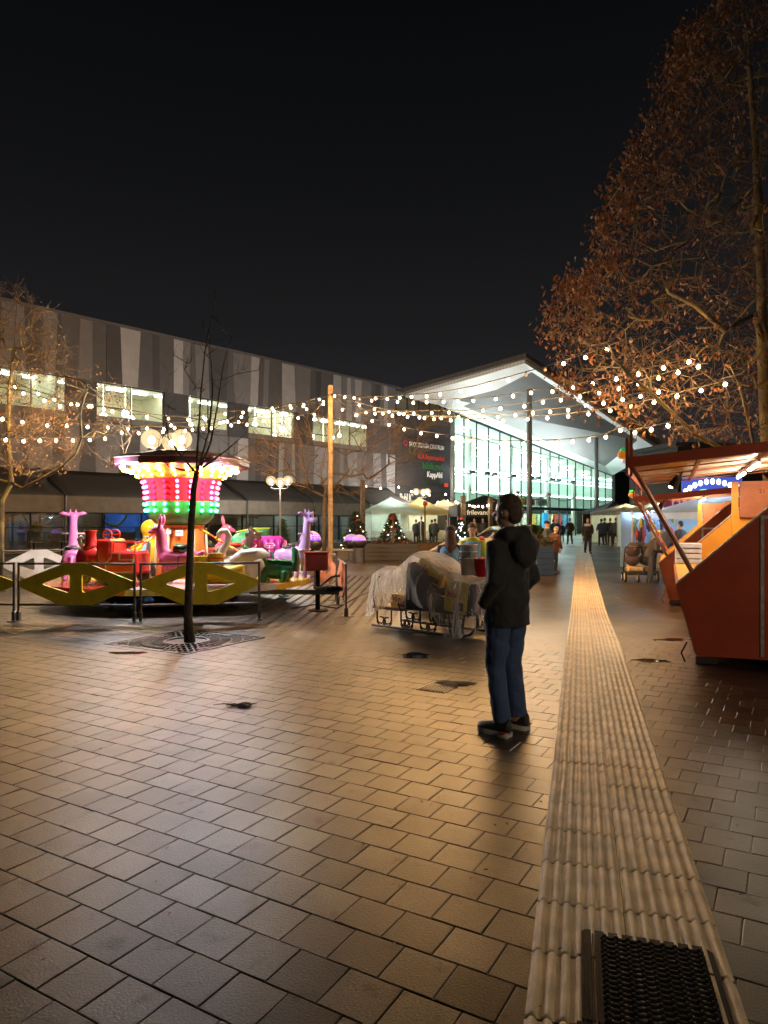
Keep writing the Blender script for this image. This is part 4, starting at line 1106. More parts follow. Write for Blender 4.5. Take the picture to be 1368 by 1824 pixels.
for nm, c, s_ in (('amber', (1, .42, .05), 26), ('warm', (1, .60, .20), 32), ('red', (1, .05, .15), 26), ('green', (.04, 1, .25), 22), ('red_dim', (1, .02, .08), 5)):
    cab_me[nm] = MB().ell((0, 0, 0), (.036, .036, .036), 10, 6).mesh('cabochon', lamp_mat('cabochon_' + nm, c, s_), True)
rows = [('warm', 1.16, 2.70, 26, 0), ('warm', 1.02, 2.655, 24, .5), ('amber', .90, 2.575, 22, 0), ('red', .79, 2.45, 18, 0), ('red', .76, 2.345, 18, 0), ('red', .745, 2.235, 18, 0), ('red', .745, 2.12, 18, 0), ('green', .745, 1.99, 18, .0), ('green', .725, 1.86, 18, .0)]
for nm, rr_, z, n_, ph in rows:
    for k in range(n_):
        a = 2 * PI * (k + ph) / n_
        kk = 'red_dim' if nm == 'red' and (k % 9) in (3, 4, 7) else nm
        link('cabochon', cab_me[kk], car, (rr_ * math.cos(a), rr_ * math.sin(a), z))
for a, in ((-1.57 - .72,), (-1.57 + .88,)):
    x, y = 1.28 * math.cos(a), 1.28 * math.sin(a)
    f = cp(MB().cbox((x, y, 2.74), (.16, .12, .14), .02, a), 'floodlight', IRON)
    MB().ell((x + .03 * math.cos(a), y + .09 * math.sin(a), 2.70), (.06, .06, .05), 10, 6).build('flood_lens', shown(lamp_mat('flood_white', (.85, .92, 1), 40)), f, w=False); glow(car, (x + .03 * math.cos(a), y + .09 * math.sin(a) - .07, 2.66), 'flood', 330, (.85, .92, 1), .05)
# striped support sticks
for a, l in ((-.25, 1.9), (2.9, 1.9), (-2.2, 1.7)):
    for k in range(10):
        t0, t1 = k / 10, (k + 1) / 10
        P_ = lambda t: (.5 * math.cos(a) + (l - .5) * math.cos(a) * t, .5 * math.sin(a) + (l - .5) * math.sin(a) * t, 1.45 - .75 * t)
        cp(MB().tube([P_(t0), P_(t1)], .022, 6), 'striped_arm', gloss('stick_red', (.6, .05, .02)) if k % 2 else gloss('stick_yellow', (.75, .5, .03)))

# ---- ride figures (bolted on the deck, each a figure of its own)
def fig(name, label, px, Y, rz, cat='ride figure'):
    p = on(px, Y); p.z = CC.z + ZT
    return thing(name, label, cat, p, rz, 'carousel ride figures')
def fp_(mb, name, m, parent, vox=0, smooth=True, sm=3):
    o = mb.build(name, m, parent, smooth=smooth, w=False)
    if vox: remesh(o, vox, sm)
    return o
EYEM = mat('eye_black', (.01, .01, .01), rough=.1); EYEW = mat('eye_white', (.8, .8, .78), rough=.2)
def giraffe(px, Y, rz, c, label, s=1.0):
    g = fig('giraffe_seat', label, px, Y, rz); m = gloss('giraffe_' + label.split()[0], c)
    mb = MB()     # faces +x
    mb.tube([(-.42, 0, .42), (-.1, 0, .45), (.2, 0, .47), (.34, 0, .5)], [.16, .2, .2, .15], 12)
    mb.tube([(.25, 0, .45), (.36, 0, .7), (.40, 0, 1.0), (.42, 0, 1.22)], [.17, .115, .085, .08], 12)
    mb.ell((.46, 0, 1.27), (.13, .1, .11), 12, 8).ell((.58, 0, 1.22), (.10, .07, .065), 12, 8)
    for sy in (-1, 1):
        mb.tube([(.42, .07 * sy, 1.32), (.40, .2 * sy, 1.36), (.39, .27 * sy, 1.35)], [.035, .045, .012], 8)
        mb.tube([(.42, .05 * sy, 1.35), (.41, .06 * sy, 1.45)], [.018, .022], 6)
        for x in (-.3, .22): mb.tube([(x, .13 * sy, .4), (x + .04, .14 * sy, .2), (x, .14 * sy, .0)], [.085, .06, .06], 8)
    mb.tube([(-.45, 0, .45), (-.56, 0, .34), (-.56, 0, .22)], [.04, .03, .035], 6)
    b = fp_(mb, 'body', m, g, .022)
    for sy in (-1, 1): fp_(MB().ell((.56, .075 * sy, 1.30), (.022, .014, .03), 8, 6), 'eye', EYEM, g)
    fp_(MB().tube([(.37, -.22, .93), (.37, .22, .93)], .018, 6), 'handlebar', gloss('handle_pale', (.7, .45, .6)), g)
    fp_(MB().ell((-.05, 0, .64), (.22, .17, .06), 12, 6), 'saddle', gloss('saddle_dark', (.05, .035, .05)), g)
    fp_(MB().tube([(.33 + .10 * math.cos(t), .16 * math.sin(t), .58 + .02 * math.cos(t)) for t in np.linspace(0, 2 * PI, 13)], .02, 6), 'collar', gloss('collar_pale', (.75, .72, .7)), g)
    g.scale = (s, s, s); return g
giraffe(129, 14.3, R(112), (.62, .16, .38), 'pink giraffe figure at the left of the carousel, seen from behind', 1.0)
giraffe(521, 14.9, R(-35), (.42, .28, .60), 'lilac giraffe figure at the right end of the carousel', 1.0)
# locomotive
L_ = fig('locomotive_seat', 'red toy locomotive with tall chimney on the carousel deck', 212, 13.35, R(172), 'ride vehicle')
red = gloss('loco_red', (.55, .025, .02)); cream = gloss('loco_cream', (.72, .62, .42))
fp_(MB().cbox((-.18, 0, .40), (.62, .62, .44), .05), 'tender', red, L_, smooth=False)
fp_(MB().cbox((.16, 0, .52), (.30, .60, .66), .04), 'cab', red, L_, smooth=False)
fp_(MB().tube([(.28, 0, .46), (.74, 0, .46)], [.235, .235], 20).ell((.74, 0, .46), (.06, .235, .235), 16, 8), 'boiler', red, L_)
fp_(MB().lathe([(.17, .62), (.11, .74), (.095, .95), (.11, 1.0), (.125, 1.01), (.09, 1.0)], (.58, 0, 0), 16), 'chimney', red, L_)
for sy in (-1, 1):
    fp_(MB().prism([(-.47, .22), (.10, .22), (.10, .40), (-.02, .52), (-.02, .60), (-.2, .60), (-.2, .48), (-.47, .48)], (0, sy * .325, 0), (1, 0, 0), (0, 0, 1), (0, 1, 0), .012), 'trim_panel', cream, L_, smooth=False)
    fp_(MB().prism([(-.44, .25), (.07, .25), (.07, .385), (-.05, .50), (-.05, .575), (-.17, .575), (-.17, .455), (-.44, .455)], (0, sy * .334, 0), (1, 0, 0), (0, 0, 1), (0, 1, 0), .012), 'side_plate', red, L_, smooth=False)
    for x in (-.35, .12, .55):
        fp_(MB().tube([(x, sy * .26, .14), (x, sy * .33, .14)], .14, 16), 'wheel', gloss('wheel_black', (.03, .03, .03)), L_, smooth=False)
    fp_(MB().tube([(.16 + .09 * math.cos(t), sy * .15, .93 + .09 * math.sin(t)) for t in np.linspace(0, 2 * PI, 17)], .018, 6, False).tube([(.16 - .09, sy * .15, .93), (.25, sy * .15, .93)], .012, 5), 'steering_wheel', red, L_)
fp_(MB().tube([(.74, 0, .72), (.80, 0, .76), (.82, 0, .84), (.78, 0, .89), (.73, 0, .86)], [.03, .04, .045, .035, .02], 8), 'smoke_curl', gloss('pearl', (.7, .7, .68)), L_)
fp_(MB().tube([(.34, -.240, .40), (.74, -.240, .40)], .018, 6).tube([(.34, .240, .40), (.74, .240, .40)], .018, 6), 'stripe', gloss('stripe_gold', (.65, .45, .03)), L_)
for sy in (-1, 1): fp_(MB().tube([(-.45, sy * .24, .62), (-.45, sy * .24, .78), (-.02, sy * .24, .80), (-.02, sy * .24, .62)], .014, 6), 'hand_rail', red, L_)
# llamas
def llama(px, Y, rz, c, label, s=1.0):
    g = fig('llama_seat', label, px, Y, rz); m = gloss('llama_pink', c); mb = MB()
    mb.tube([(-.4, 0, .46), (-.1, 0, .44), (.2, 0, .46), (.3, 0, .5)], [.17, .19, .19, .14], 12)
    mb.tube([(.22, 0, .48), (.32, 0, .7), (.33, 0, .92), (.35, 0, 1.0)], [.15, .11, .095, .09], 12)
    mb.ell((.40, 0, 1.02), (.13, .10, .10), 12, 8).ell((.52, 0, .98), (.08, .06, .055), 10, 8)
    for sy in (-1, 1):
        mb.tube([(.34, .055 * sy, 1.08), (.31, .075 * sy, 1.22), (.31, .07 * sy, 1.34)], [.03, .042, .014], 8)
        for x in (-.28, .18): mb.tube([(x, .12 * sy, .38), (x, .13 * sy, .18), (x + .02, .13 * sy, 0)], [.08, .055, .055], 8)
    mb.tube([(-.42, 0, .5), (-.52, 0, .60), (-.56, 0, .58)], [.06, .05, .03], 8)
    fp_(mb, 'body', m, g, .022)
    for sy in (-1, 1): fp_(MB().ell((.46, .08 * sy, 1.05), (.02, .012, .026), 8, 6), 'eye', EYEW, g)
    fp_(MB().tube([(.14, -.12, .63), (0, 0, .64), (-.2, 0, .66), (-.26, 0, .74)], [.03, .12, .1, .04], 10), 'saddle', gloss('saddle_black', (.02, .018, .02)), g)
    fp_(MB().tube([(-.1, .0, .62), (-.1, .19, .5), (-.1, .2, .3)], .012, 5), 'strap', MATS['saddle_black'], g)
    g.scale = (s, s, s)
llama(316, 13.4, R(172), (.62, .12, .26), 'pink llama figure with black saddle before the carousel column')
llama(372, 15.95, R(8), (.66, .20, .26), 'rose llama figure half hidden behind the carousel column')
# chick
g = fig('duckling_seat', 'yellow duckling figure behind the red locomotive', 266, 15.9, R(0)); yl = gloss('chick_yellow', (.78, .46, .02)); mb = MB()
mb.ell((0, 0, .45), (.34, .3, .36), 14, 10).ell((.02, 0, 1.02), (.22, .21, .21), 14, 10).ell((.0, 0, .82), (.15, .15, .16), 10, 8).ell((-.36, 0, .5), (.14, .1, .1), 8, 6)
fp_(mb, 'body', yl, g, .03); fp_(MB().ell((.24, 0, .95), (.12, .12, .045), 12, 6), 'beak', gloss('beak_orange', (.75, .28, .02)), g)
for sy in (-1, 1): fp_(MB().ell((.16, .13 * sy, 1.09), (.03, .03, .045), 8, 6), 'eye', EYEW, g)
# swan
g = fig('swan_seat', 'white swan figure with curved neck on the carousel', 430, 13.45, R(176)); wh = gloss('swan_white', (.72, .70, .68)); mb = MB()
mb.tube([(-.42, 0, .40), (-.2, 0, .30), (.12, 0, .28), (.36, 0, .34)], [.10, .26, .27, .15], 14)
mb.tube([(.30, 0, .34), (.42, 0, .52), (.38, 0, .70), (.26, 0, .84), (.22, 0, .96), (.28, 0, 1.06), (.38, 0, 1.05), (.44, 0, .96)][0:0] + [(.28, 0, .34), (.40, 0, .48), (.38, 0, .62), (.28, 0, .76), (.24, 0, .90), (.30, 0, 1.0), (.40, 0, .99), (.46, 0, .90)], [.14, .10, .08, .07, .06, .06, .062, .05], 12)
for sy in (-1, 1):
    mb.tube([(.14, .2 * sy, .42), (-.1, .25 * sy, .52), (-.35, .22 * sy, .56), (-.52, .16 * sy, .52)], [.08, .14, .11, .03], 10)
fp_(mb, 'body', wh, g, .02); fp_(MB().tube([(.46, 0, .91), (.50, 0, .80)], [.036, .008], 8), 'beak', gloss('beak_orange'), g)
for sy in (-1, 1): fp_(MB().ell((.45, .045 * sy, .96), (.016, .01, .016), 8, 6), 'eye', EYEM, g)
# yellow boat
g = fig('boat_seat', 'yellow boat shaped ride with two round funnels', 385, 12.75, R(4), 'ride vehicle'); mb = MB()
mb.tube([(-.5, 0, .20), (-.3, 0, .20), (.2, 0, .20), (.52, 0, .26)], [(.22, .12), (.3, .17), (.3, .17), (.10, .14)], 16)
fp_(mb, 'hull', gloss('boat_yellow', (.72, .50, .03)), g, .025)
fp_(MB().lathe([(.17, .33), (.13, .52), (.14, .55), (.10, .55)], (-.28, 0, 0), 16), 'funnel', gloss('boat_yellow'), g); fp_(MB().lathe([(.15, .33), (.14, .58), (.15, .60), (.1, .6)], (-.02, .1, 0), 16), 'funnel', gloss('boat_ochre', (.6, .36, .04)), g)
fp_(MB().lathe([(.142, .50), (.155, .51), (.142, .52)], (-.02, .1, 0), 16, False), 'funnel_band', gloss('loco_red'), g)
# crocodile
g = fig('crocodile_seat', 'green crocodile figure with open jaws at the deck edge', 490, 13.75, R(176)); gr_ = gloss('croc_green', (.03, .16, .07)); mb = MB()
mb.tube([(-.36, 0, .22), (-.15, 0, .22), (.15, 0, .24), (.28, 0, .34)], [.15, .19, .19, .14], 12)
mb.tube([(-.34, 0, .24), (-.42, 0, .40), (-.40, 0, .60), (-.34, 0, .68)], [.13, .10, .07, .03], 10)
mb.ell((.30, 0, .42), (.14, .13, .12), 12, 8).tube([(.34, 0, .46), (.50, 0, .60), (.62, 0, .70)], [(.11, .06), (.09, .045), (.055, .035)], 10).tube([(.34, 0, .36), (.52, 0, .34), (.64, 0, .36)], [(.10, .05), (.08, .04), (.05, .03)], 10)
for sy in (-1, 1):
    mb.ell((.30, .08 * sy, .55), (.05, .04, .05), 8, 6)
    for x in (-.24, .16): mb.tube([(x, .14 * sy, .2), (x + .03, .18 * sy, .08), (x + .06, .18 * sy, 0)], [.09, .07, .08], 8)
fp_(mb, 'body', gr_, g, .02); fp_(MB().tube([(.36, 0, .41), (.56, 0, .52)], [(.07, .02), (.03, .012)], 8), 'mouth', gloss('mouth_orange', (.6, .2, .05)), g)
fp_(MB().tube([(-.34, 0, .385), (-.1, 0, .415), (.12, 0, .42)], [(.10, .02), (.15, .03), (.12, .02)], 10), 'saddle', gloss('croc_lime', (.10, .32, .14)), g)
fp_(MB().tube([(.05, -.16, .58), (.05, .16, .58)], .018, 6).tube([(.05, 0, .42), (.05, 0, .58)], .018, 6), 'handlebar', gloss('handle_teal', (.1, .3, .3)), g)
# magenta bench car
g = fig('bench_car_seat', 'magenta bench car with two steering wheels', 468, 15.3, R(0), 'ride vehicle'); mg = gloss('car_magenta', (.55, .05, .36))
fp_(MB().cbox((0, .18, .55), (.86, .14, .62), .06), 'backrest', mg, g, smooth=False); fp_(MB().cbox((0, -.12, .22), (.90, .60, .32), .07), 'base', mg, g, smooth=False)
for k in range(6): fp_(MB().tube([(-.34 + k * .136, .10, .42), (-.34 + k * .136, .10, .80)], .045, 8), 'cushion_rib', mg, g)
for sx_ in (-1, 1):
    fp_(MB().tube([(.45 * sx_, .2, .74), (.47 * sx_, .0, .6), (.46 * sx_, -.35, .44), (.46 * sx_, -.4, .2)], .05, 8), 'side_rail', mg, g)
for x in (-.22, .18):
    fp_(MB().tube([(x + .11 * math.cos(t), -.18 + .06 * math.sin(t), .66 + .05 * math.sin(t)) for t in np.linspace(0, 2 * PI, 17)], .014, 6, False).tube([(x - .1, -.18, .66), (x + .1, -.18, .66)], .010, 5).tube([(x, -.18, .66), (x, -.24, .4)], .014, 6), 'steering_wheel', gloss('wheel_pink', (.7, .4, .55)), g)
# turtle and cup
g = fig('turtle_seat', 'mint green turtle figure at the rear of the carousel', 440, 16.3, R(20)); mb = MB(); tm = gloss('turtle_mint', (.08, .50, .25))
mb.ell((0, 0, .62), (.42, .34, .36), 16, 10).ell((.48, 0, .70), (.17, .15, .18), 12, 8).tube([(-.4, 0, .8), (-.52, 0, .9), (-.55, 0, 1.0)], [.07, .05, .02], 8)
for sy in (-1, 1):
    for x in (-.25, .25): mb.tube([(x, .22 * sy, .4), (x * 1.2, .26 * sy, 0)], [.12, .1], 8)
fp_(mb, 'body', tm, g, .028); fp_(MB().tube([(-.3, -.25, .93), (0, -.32, 1.0), (.3, -.25, .93)], .03, 6), 'shell_rim', gloss('turtle_lime', (.35, .5, .05)), g)
for sy in (-1, 1): fp_(MB().ell((.6, .08 * sy, .77), (.03, .03, .04), 8, 6), 'eye', EYEW, g)
g = fig('cup_seat', 'mint green cup standing behind the magenta bench car', 466, 16.4, 0, 'ride vehicle')
fp_(MB().lathe([(.15, 0), (.15, .75), (.17, 1.02), (.19, 1.02), (.17, .98), (.13, .7)], n=20), 'cup', tm, g); fp_(MB().lathe([(.185, 1.0), (.20, 1.02), (.185, 1.04)], n=20, cap=False), 'rim', gloss('turtle_lime'), g)
# dark horse
g = fig('horse_seat', 'dark brown pony figure in the middle of the carousel', 420, 15.1, R(-8)); mb = MB(); hm = gloss('horse_brown', (.06, .03, .02))
mb.tube([(-.4, 0, .5), (-.1, 0, .48), (.2, 0, .5)], [.16, .18, .17], 12).tube([(.14, 0, .5), (.30, 0, .72), (.36, 0, .92)], [.15, .1, .085], 12).tube([(.34, 0, .97), (.48, 0, .88), (.56, 0, .80)], [.09, .065, .055], 10)
for sy in (-1, 1):
    mb.tube([(.33, .05 * sy, 1.0), (.32, .06 * sy, 1.1)], [.03, .01], 6)
    for x in (-.3, .16): mb.tube([(x, .1 * sy, .45), (x + .05, .11 * sy, .22), (x, .11 * sy, 0)], [.075, .05, .05], 8)
mb.tube([(-.45, 0, .55), (-.55, 0, .42), (-.56, 0, .25)], [.05, .05, .03], 8)
fp_(mb, 'body', hm, g, .022); fp_(MB().ell((-.02, 0, .68), (.2, .15, .05), 12, 6), 'saddle', gloss('loco_red'), g)
fp_(MB().tube([(.30, 0, .74), (.27, 0, .9), (.30, 0, 1.03)], [.05, .06, .03], 6), 'mane', gloss('saddle_black'), g)
for sy in (-1, 1): fp_(MB().ell((.44, .06 * sy, .93), (.018, .012, .018), 8, 6), 'eye', EYEW, g)
# teal scooter bits behind the locomotive
g = fig('scooter_seat', 'pale blue scooter figure behind the red locomotive', 238, 14.6, R(0), 'ride vehicle'); mb = MB()
mb.tube([(-.3, 0, .5), (0, 0, .42), (.25, 0, .5), (.3, 0, .78)], [.14, .16, .12, .07], 12)
fp_(mb, 'body', gloss('scooter_blue', (.25, .5, .6)), g, .03)
for x in (-.28, .3): fp_(MB().tube([(x, -.05, .17), (x, .05, .17)], .17, 16), 'wheel', MATS['wheel_black'], g, smooth=False)
fp_(MB().tube([(.3, -.2, .86), (.3, .2, .86)], .018, 6).tube([(.3, 0, .75), (.3, 0, .86)], .02, 6), 'handlebar', gloss('handle_pale'), g)
fp_(MB().cbox((0, 0, .28), (.5, .16, .24), .03), 'chassis', gloss('loco_red'), g, smooth=False)

# ================================================================ CAROUSEL BARRIERS
BAR = mat('galvanised_tube', (.16, .15, .14), rough=.35, metal=.7, var=.2)
def barrier(p0, p1, c, label, h=.96):
    p0, p1 = Vector(p0), Vector(p1); d = (p1 - p0); L0 = d.length; ang = math.atan2(d.y, d.x)
    o = thing('barrier', label, 'barrier', p0, ang, 'barriers round the carousel')
    dz = p1.z - p0.z
    for x in (.03, L0 - .03):
        MB().tube([(x, 0, .0), (x, 0, h)], .02, 8).cbox((x, 0, .08), (.05, .07, .16), .008).box((x, .06, .006), (.08, .4, .010)).build('post', BAR, o, w=False)
    for z in (h - .02, .27):
        MB().tube([(.03, 0, z), (L0 - .03, 0, z)], .018, 8).build('rail', BAR, o, w=False)
    cx, cz = L0 / 2, .61; hw = L0 / 2 - .05; hh = .345
    poly = [(-hw, .05), (-hw, -.05), (-.28 * 1.0 - .0, -hh), (.28, -hh), (hw, -.05), (hw, .05), (.18, hh), (-.18, hh)]
    def rnd(tri):
        out = []
        for i in range(3):
            p = Vector(tri[i]); a = Vector(tri[i - 1]); b = Vector(tri[(i + 1) % 3]); da, db = (a - p).normalized(), (b - p).normalized()
            for t in (0, .5, 1): q = p + da * .05 * (1 - t) + db * .05 * t; q = q if t in (0, 1) else p.lerp(q, .6); out.append((q.x, q.y))
        return out
    hl = [rnd([(-.10, .17), (-.10, -.15), (-hw * .62, -.0)])[::-1], rnd([(.10, .17), (hw * .62, .0), (.10, -.15)])[::-1]]
    MB().prism(poly, (cx, 0, cz), (1, 0, 0), (0, 0, 1), (0, 1, 0), .035, hl).build('rhombus_plate', c, o, w=False)
    return o
YEL = gloss('barrier_yellow', (.92, .70, .03), .40); ORG_ = gloss('barrier_salmon', (.70, .24, .12), .35); WHB = gloss('barrier_white', (.55, .56, .58), .35)
P_ = [gp(-195, 1104), gp(28, 1106), gp(245, 1108), gp(465, 1104)]
barrier(P_[0], P_[1], YEL, 'yellow rhombus barrier cut by the left picture edge')
barrier(P_[1] + Vector((.02, 0, 0)), P_[2] - Vector((.02, 0, 0)), YEL, 'yellow rhombus barrier in front of the locomotive')
barrier(P_[2] + Vector((.02, 0, 0)), P_[3], YEL, 'yellow rhombus barrier behind the slim young tree')
Q1, Q2 = gp(617, 1099), gp(587, 1077)
barrier(Q1, Vector((Q1.x - .28, Q1.y + 1.9, gz(Q1.x, Q1.y + 1.9))), ORG_, 'salmon rhombus barrier seen edge on, nearer of two at the right')
barrier((Q1.x - .30, Q1.y + 1.95, 0), (Q1.x - .95, Q1.y + 3.75, 0), ORG_, 'salmon rhombus barrier farther back by the red box')
B0 = on(8, 16.6); barrier(on(2, 16.2), on(132, 17.3), WHB, 'white rhombus barrier behind the pink giraffe')
# red control box on its stand
b = on(566, 13.2); o = thing('control_box', 'red control box on a black stand right of the carousel', 'control box', b, .15)
MB().tube([(0, 0, 0), (0, 0, .78)], .045, 8).lathe([(.2, 0), (.2, .02), (.05, .03)], n=12).build('stand', IRON, o, w=False)
MB().cbox((-.03, 0, .93), (.44, .26, .32), .02).build('box', gloss('box_red', (.30, .03, .025), .4), o, w=False, smooth=False)
MB().cbox((-.03, 0, 1.105), (.47, .29, .035), .01).build('lid', gloss('box_red'), o, w=False)
mb = MB()
pts = [gp(520, 1085), gp(560, 1078), gp(600, 1085), gp(640, 1062), gp(700, 1040)]
tag(MB().tube([p + Vector((0, 0, .014)) for p in pts], .012, 6).build('power_cable', CABLE, smooth=True), 'black power cable trailing from the carousel over the paving', 'cable')

# ================================================================ PEOPLE
SKIN = mat('skin', (.52, .30, .20), rough=.5, var=.10, scale=12)
def cloth(name, c=(.5, .5, .5), rough=.8, **k): return mat('cloth_' + name, c, rough=rough, var=.16, scale=9, bump=.35, bscale=60, sheen=.15, **k)
def person(label, pos, yaw, H=1.75, jacket=('black', (.02, .02, .022)), trousers=('dark', (.02, .022, .03)), hair=(.05, .03, .02), hat=None, arms=('down', 'down'),
           stride=0.0, vox=.03, hem=.80, vest=None, lean=0.0, longhair=False, bulk=1.0, headyaw=0.0, hood=False, shoe=(.02, .02, .02), sole=(.05, .05, .05), group=None, folds=.0, knee=0.0, headtilt=0.0, short=False):
    s = H / 1.75; V = Vector
    ML = Matrix.Rotation(-lean, 3, 'X'); HIP = V((0, 0, .92))
    def T(p): p = V(p); return HIP + ML @ (p - HIP) if p.z > .93 or True else p
    MH = Matrix.Rotation(headyaw, 3, 'Z') @ Matrix.Rotation(-headtilt, 3, 'X'); HC = V((0, .02, 1.52))
    def TH(p): return T(HC + MH @ (V(p) - HC))
    hip = [V((-.095, 0, .92)), V((.095, 0, .92))]
    kn = [V((-.105, .03 + stride * .5 + knee, .50)), V((.105, .03 - stride * .5 + knee * .3, .50))]
    an = [V((-.11, stride - .03, .085)), V((.11, -stride - .03, .085 + (.05 if stride else 0)))]
    sh = [T((-.178 * bulk ** .5, 0, 1.395)), T((.178 * bulk ** .5, 0, 1.395))]
    def arm(i, k):
        sg = -1 if i == 0 else 1
        if k == 'down': return T((sg * .25, -.02, 1.13)), T((sg * .25, .06, .88)), T((sg * .24, .10, .78))
        if k == 'pocket': return T((sg * .235, -.06, 1.14)), T((sg * .195, .085, .97)), T((sg * .13, .09, .92))
        if k == 'forward': return T((sg * .23, .06, 1.15)), T((sg * .16, .30, 1.12)), T((sg * .12, .40, 1.13))
        if k == 'phone': return T((sg * .22, .04, 1.14)), T((sg * .10, .24, 1.22)), T((sg * .06, .30, 1.27))
        if k == 'low': return T((sg * .23, .05, 1.14)), T((sg * .17, .24, .98)), T((sg * .13, .32, .94))
        if k == 'swing': return T((sg * .24, .10, 1.15)), T((sg * .22, .26, .98)), T((sg * .2, .32, .92))
        if k == 'back': return T((sg * .24, -.12, 1.15)), T((sg * .23, -.16, .92)), T((sg * .22, -.15, .82))
    A_ = [arm(i, arms[i]) for i in (0, 1)]
    # ---- body: one continuous surface
    mb = MB()
    mb.tube([T((0, 0, z)) for z in (.86, .95, 1.08, 1.22, 1.36, 1.45, 1.49)], [(.10, .15), (.105, .155), (.10, .14), (.11, .155), (.115, .18), (.085, .14), (.06, .07)], 14)
    mb.tube([TH((0, -.005, 1.44)), TH((0, .01, 1.56))], [.06, .055], 10)
    mb.ell(TH((0, .005, 1.665)), (.076, .098, .105), 16, 12, ).ell(TH((0, .035, 1.595)), (.056, .066, .062), 12, 8)
    mb.ell(TH((0, .108, 1.635)), (.015, .022, .024), 8, 6)
    for sg in (-1, 1): mb.ell(TH((sg * .078, 0, 1.64)), (.014, .022, .034), 8, 6)
    for i in (0, 1):
        sg = -1 if i == 0 else 1
        mb.tube([hip[i], kn[i].lerp(hip[i], .5), kn[i], an[i].lerp(kn[i], .6), an[i]], [.085, .078, .058, .054, .040], 10)
        mb.tube([an[i], an[i] + V((sg * .01, .08, -.045)), an[i] + V((sg * .02, .16, -.06))], [.042, .04, .028], 8)
        e_, w_, h_ = A_[i]
        mb.tube([sh[i], sh[i].lerp(e_, .5), e_, e_.lerp(w_, .4), w_], [.056, .050, .042, .042, .030], 10)
        d = (h_ - w_).normalized(); sd = d.cross(V((0, 0, 1)) if abs(d.z) < .9 else V((0, 1, 0))).normalized(); n_ = d.cross(sd)
        if sd.x * sg > 0: sd = -sd
        mb.tube([w_, w_ + d * .05, w_ + d * .095], [(.026, .022), (.036, .020), (.032, .016)], 8)
        for k, l in enumerate((.065, .078, .072, .056)):
            q = w_ + d * .088 + sd * (.026 - .017 * k); mb.tube([q, q + d * l * .55, q + d * l - n_ * .018], [.0095, .009, .0075], 6)
        q = w_ + d * .03 + sd * .03; mb.tube([q, q + d * .03 + sd * .02, q + d * .062 + sd * .022], [.011, .010, .008], 6)
    o = mb.build('person', SKIN, smooth=True, w=False)
    remesh(o, min(vox, .022) if vox < .02 else vox * .8, 2)
    o.location = pos; o.rotation_euler = (0, 0, yaw); o.scale = (s, s, s)
    tag(o, label, 'person', group)
    J = cloth(*jacket); TR = cloth(*trousers)
    k_ = bulk
    # ---- jacket
    mb = MB(); g = .028 * k_ + .006
    zz = [hem, hem + .06, .98, 1.08, 1.20, 1.32, 1.41, 1.47, 1.50]
    rr_ = [(.155, .205), (.158, .207), (.155, .20), (.150, .19), (.148, .195), (.145, .205), (.118, .165), (.088, .115), (.075, .09)]
    mb.tube([T((0, 0, z)) for z in zz], [(a * k_, b * k_) for a, b in rr_], 18)
    for i in (0, 1):
        e_, w_, h_ = A_[i]
        ins = sh[i].lerp(T((0, 0, 1.36)), .35)
        mb.tube([ins, sh[i], sh[i].lerp(e_, .5), e_, e_.lerp(w_, .5), w_.lerp(e_, .02), w_ + (w_ - e_) * .03], [.078, .074 * k_, .072 * k_, .068 * k_, .060 * k_, .050, .046], 12)
    if hood:
        mb.tube([T((-.13, .03, 1.46)), T((-.125, -.07, 1.49)), T((0, -.135, 1.49)), T((.125, -.07, 1.49)), T((.13, .03, 1.46))], [.035, .06, .068, .06, .035], 12)
        mb.ell(T((0, -.155, 1.39)), (.15, .065, .13), 12, 8).ell(T((0, -.17, 1.33)), (.09, .05, .10), 10, 8)
    jk = mb.build('jacket', J, o, smooth=True, w=False); remesh(jk, vox, 3, folds, .11)
    # ---- trousers
    mb = MB()
    mb.tube([V((0, 0, .80)), V((0, 0, .88)), V((0, 0, .98))], [(.118, .165), (.128, .172), (.118, .158)], 16)
    for i in (0, 1):
        sg = -1 if i == 0 else 1
        mb.tube([hip[i] + V((0, 0, -.02)), hip[i].lerp(kn[i], .4), kn[i], kn[i].lerp(an[i], .5), an[i] + V((0, 0, .01 if not short else .3))], [.105, .098, .075, .070, .066], 12)
    tr = mb.build('trousers', TR, o, smooth=True, w=False); remesh(tr, vox, 2, folds * .8, .09)
    # ---- shoes
    for i in (0, 1):
        sg = -1 if i == 0 else 1; f = an[i]; zf = f.z - .085
        mb = MB(); st_ = [(-.075, .030, .06, .085), (-.05, .040, .075, .09), (0, .042, .075, .08), (.06, .046, .06, .062), (.12, .048, .05, .048), (.17, .042, .045, .040), (.20, .024, .04, .028)]
        rings = []
        for y, w_, h_, t_ in st_:
            top = t_ + .02
            rings.append([V((f.x + sg * .01 + w_ * math.cos(a) * (1 if math.sin(a) < .3 else .82), f.y + y, zf + .022 + max(0, (math.sin(a) + .55) / 1.55) * top)) for a in np.linspace(-PI * .95, PI * .95, 12)])
        mb.rings(rings)
        so = mb.build('shoe', cloth('shoe_%d' % int(shoe[0] * 1000), shoe, .5), o, smooth=True, w=False)
        mb = MB(); poly = [(w_ * 1.10 * sg2, y) for sg2 in (1,) for y, w_, _, _ in st_] + [(-w_ * 1.10, y) for y, w_, _, _ in st_[::-1]]
        mb.prism(poly, (f.x + sg * .01, f.y, zf + .017), (1, 0, 0), (0, 1, 0), (0, 0, 1), .034)
        mb.build('sole', mat('sole_%d' % int(sole[0] * 100), sole, rough=.6), so, w=False)
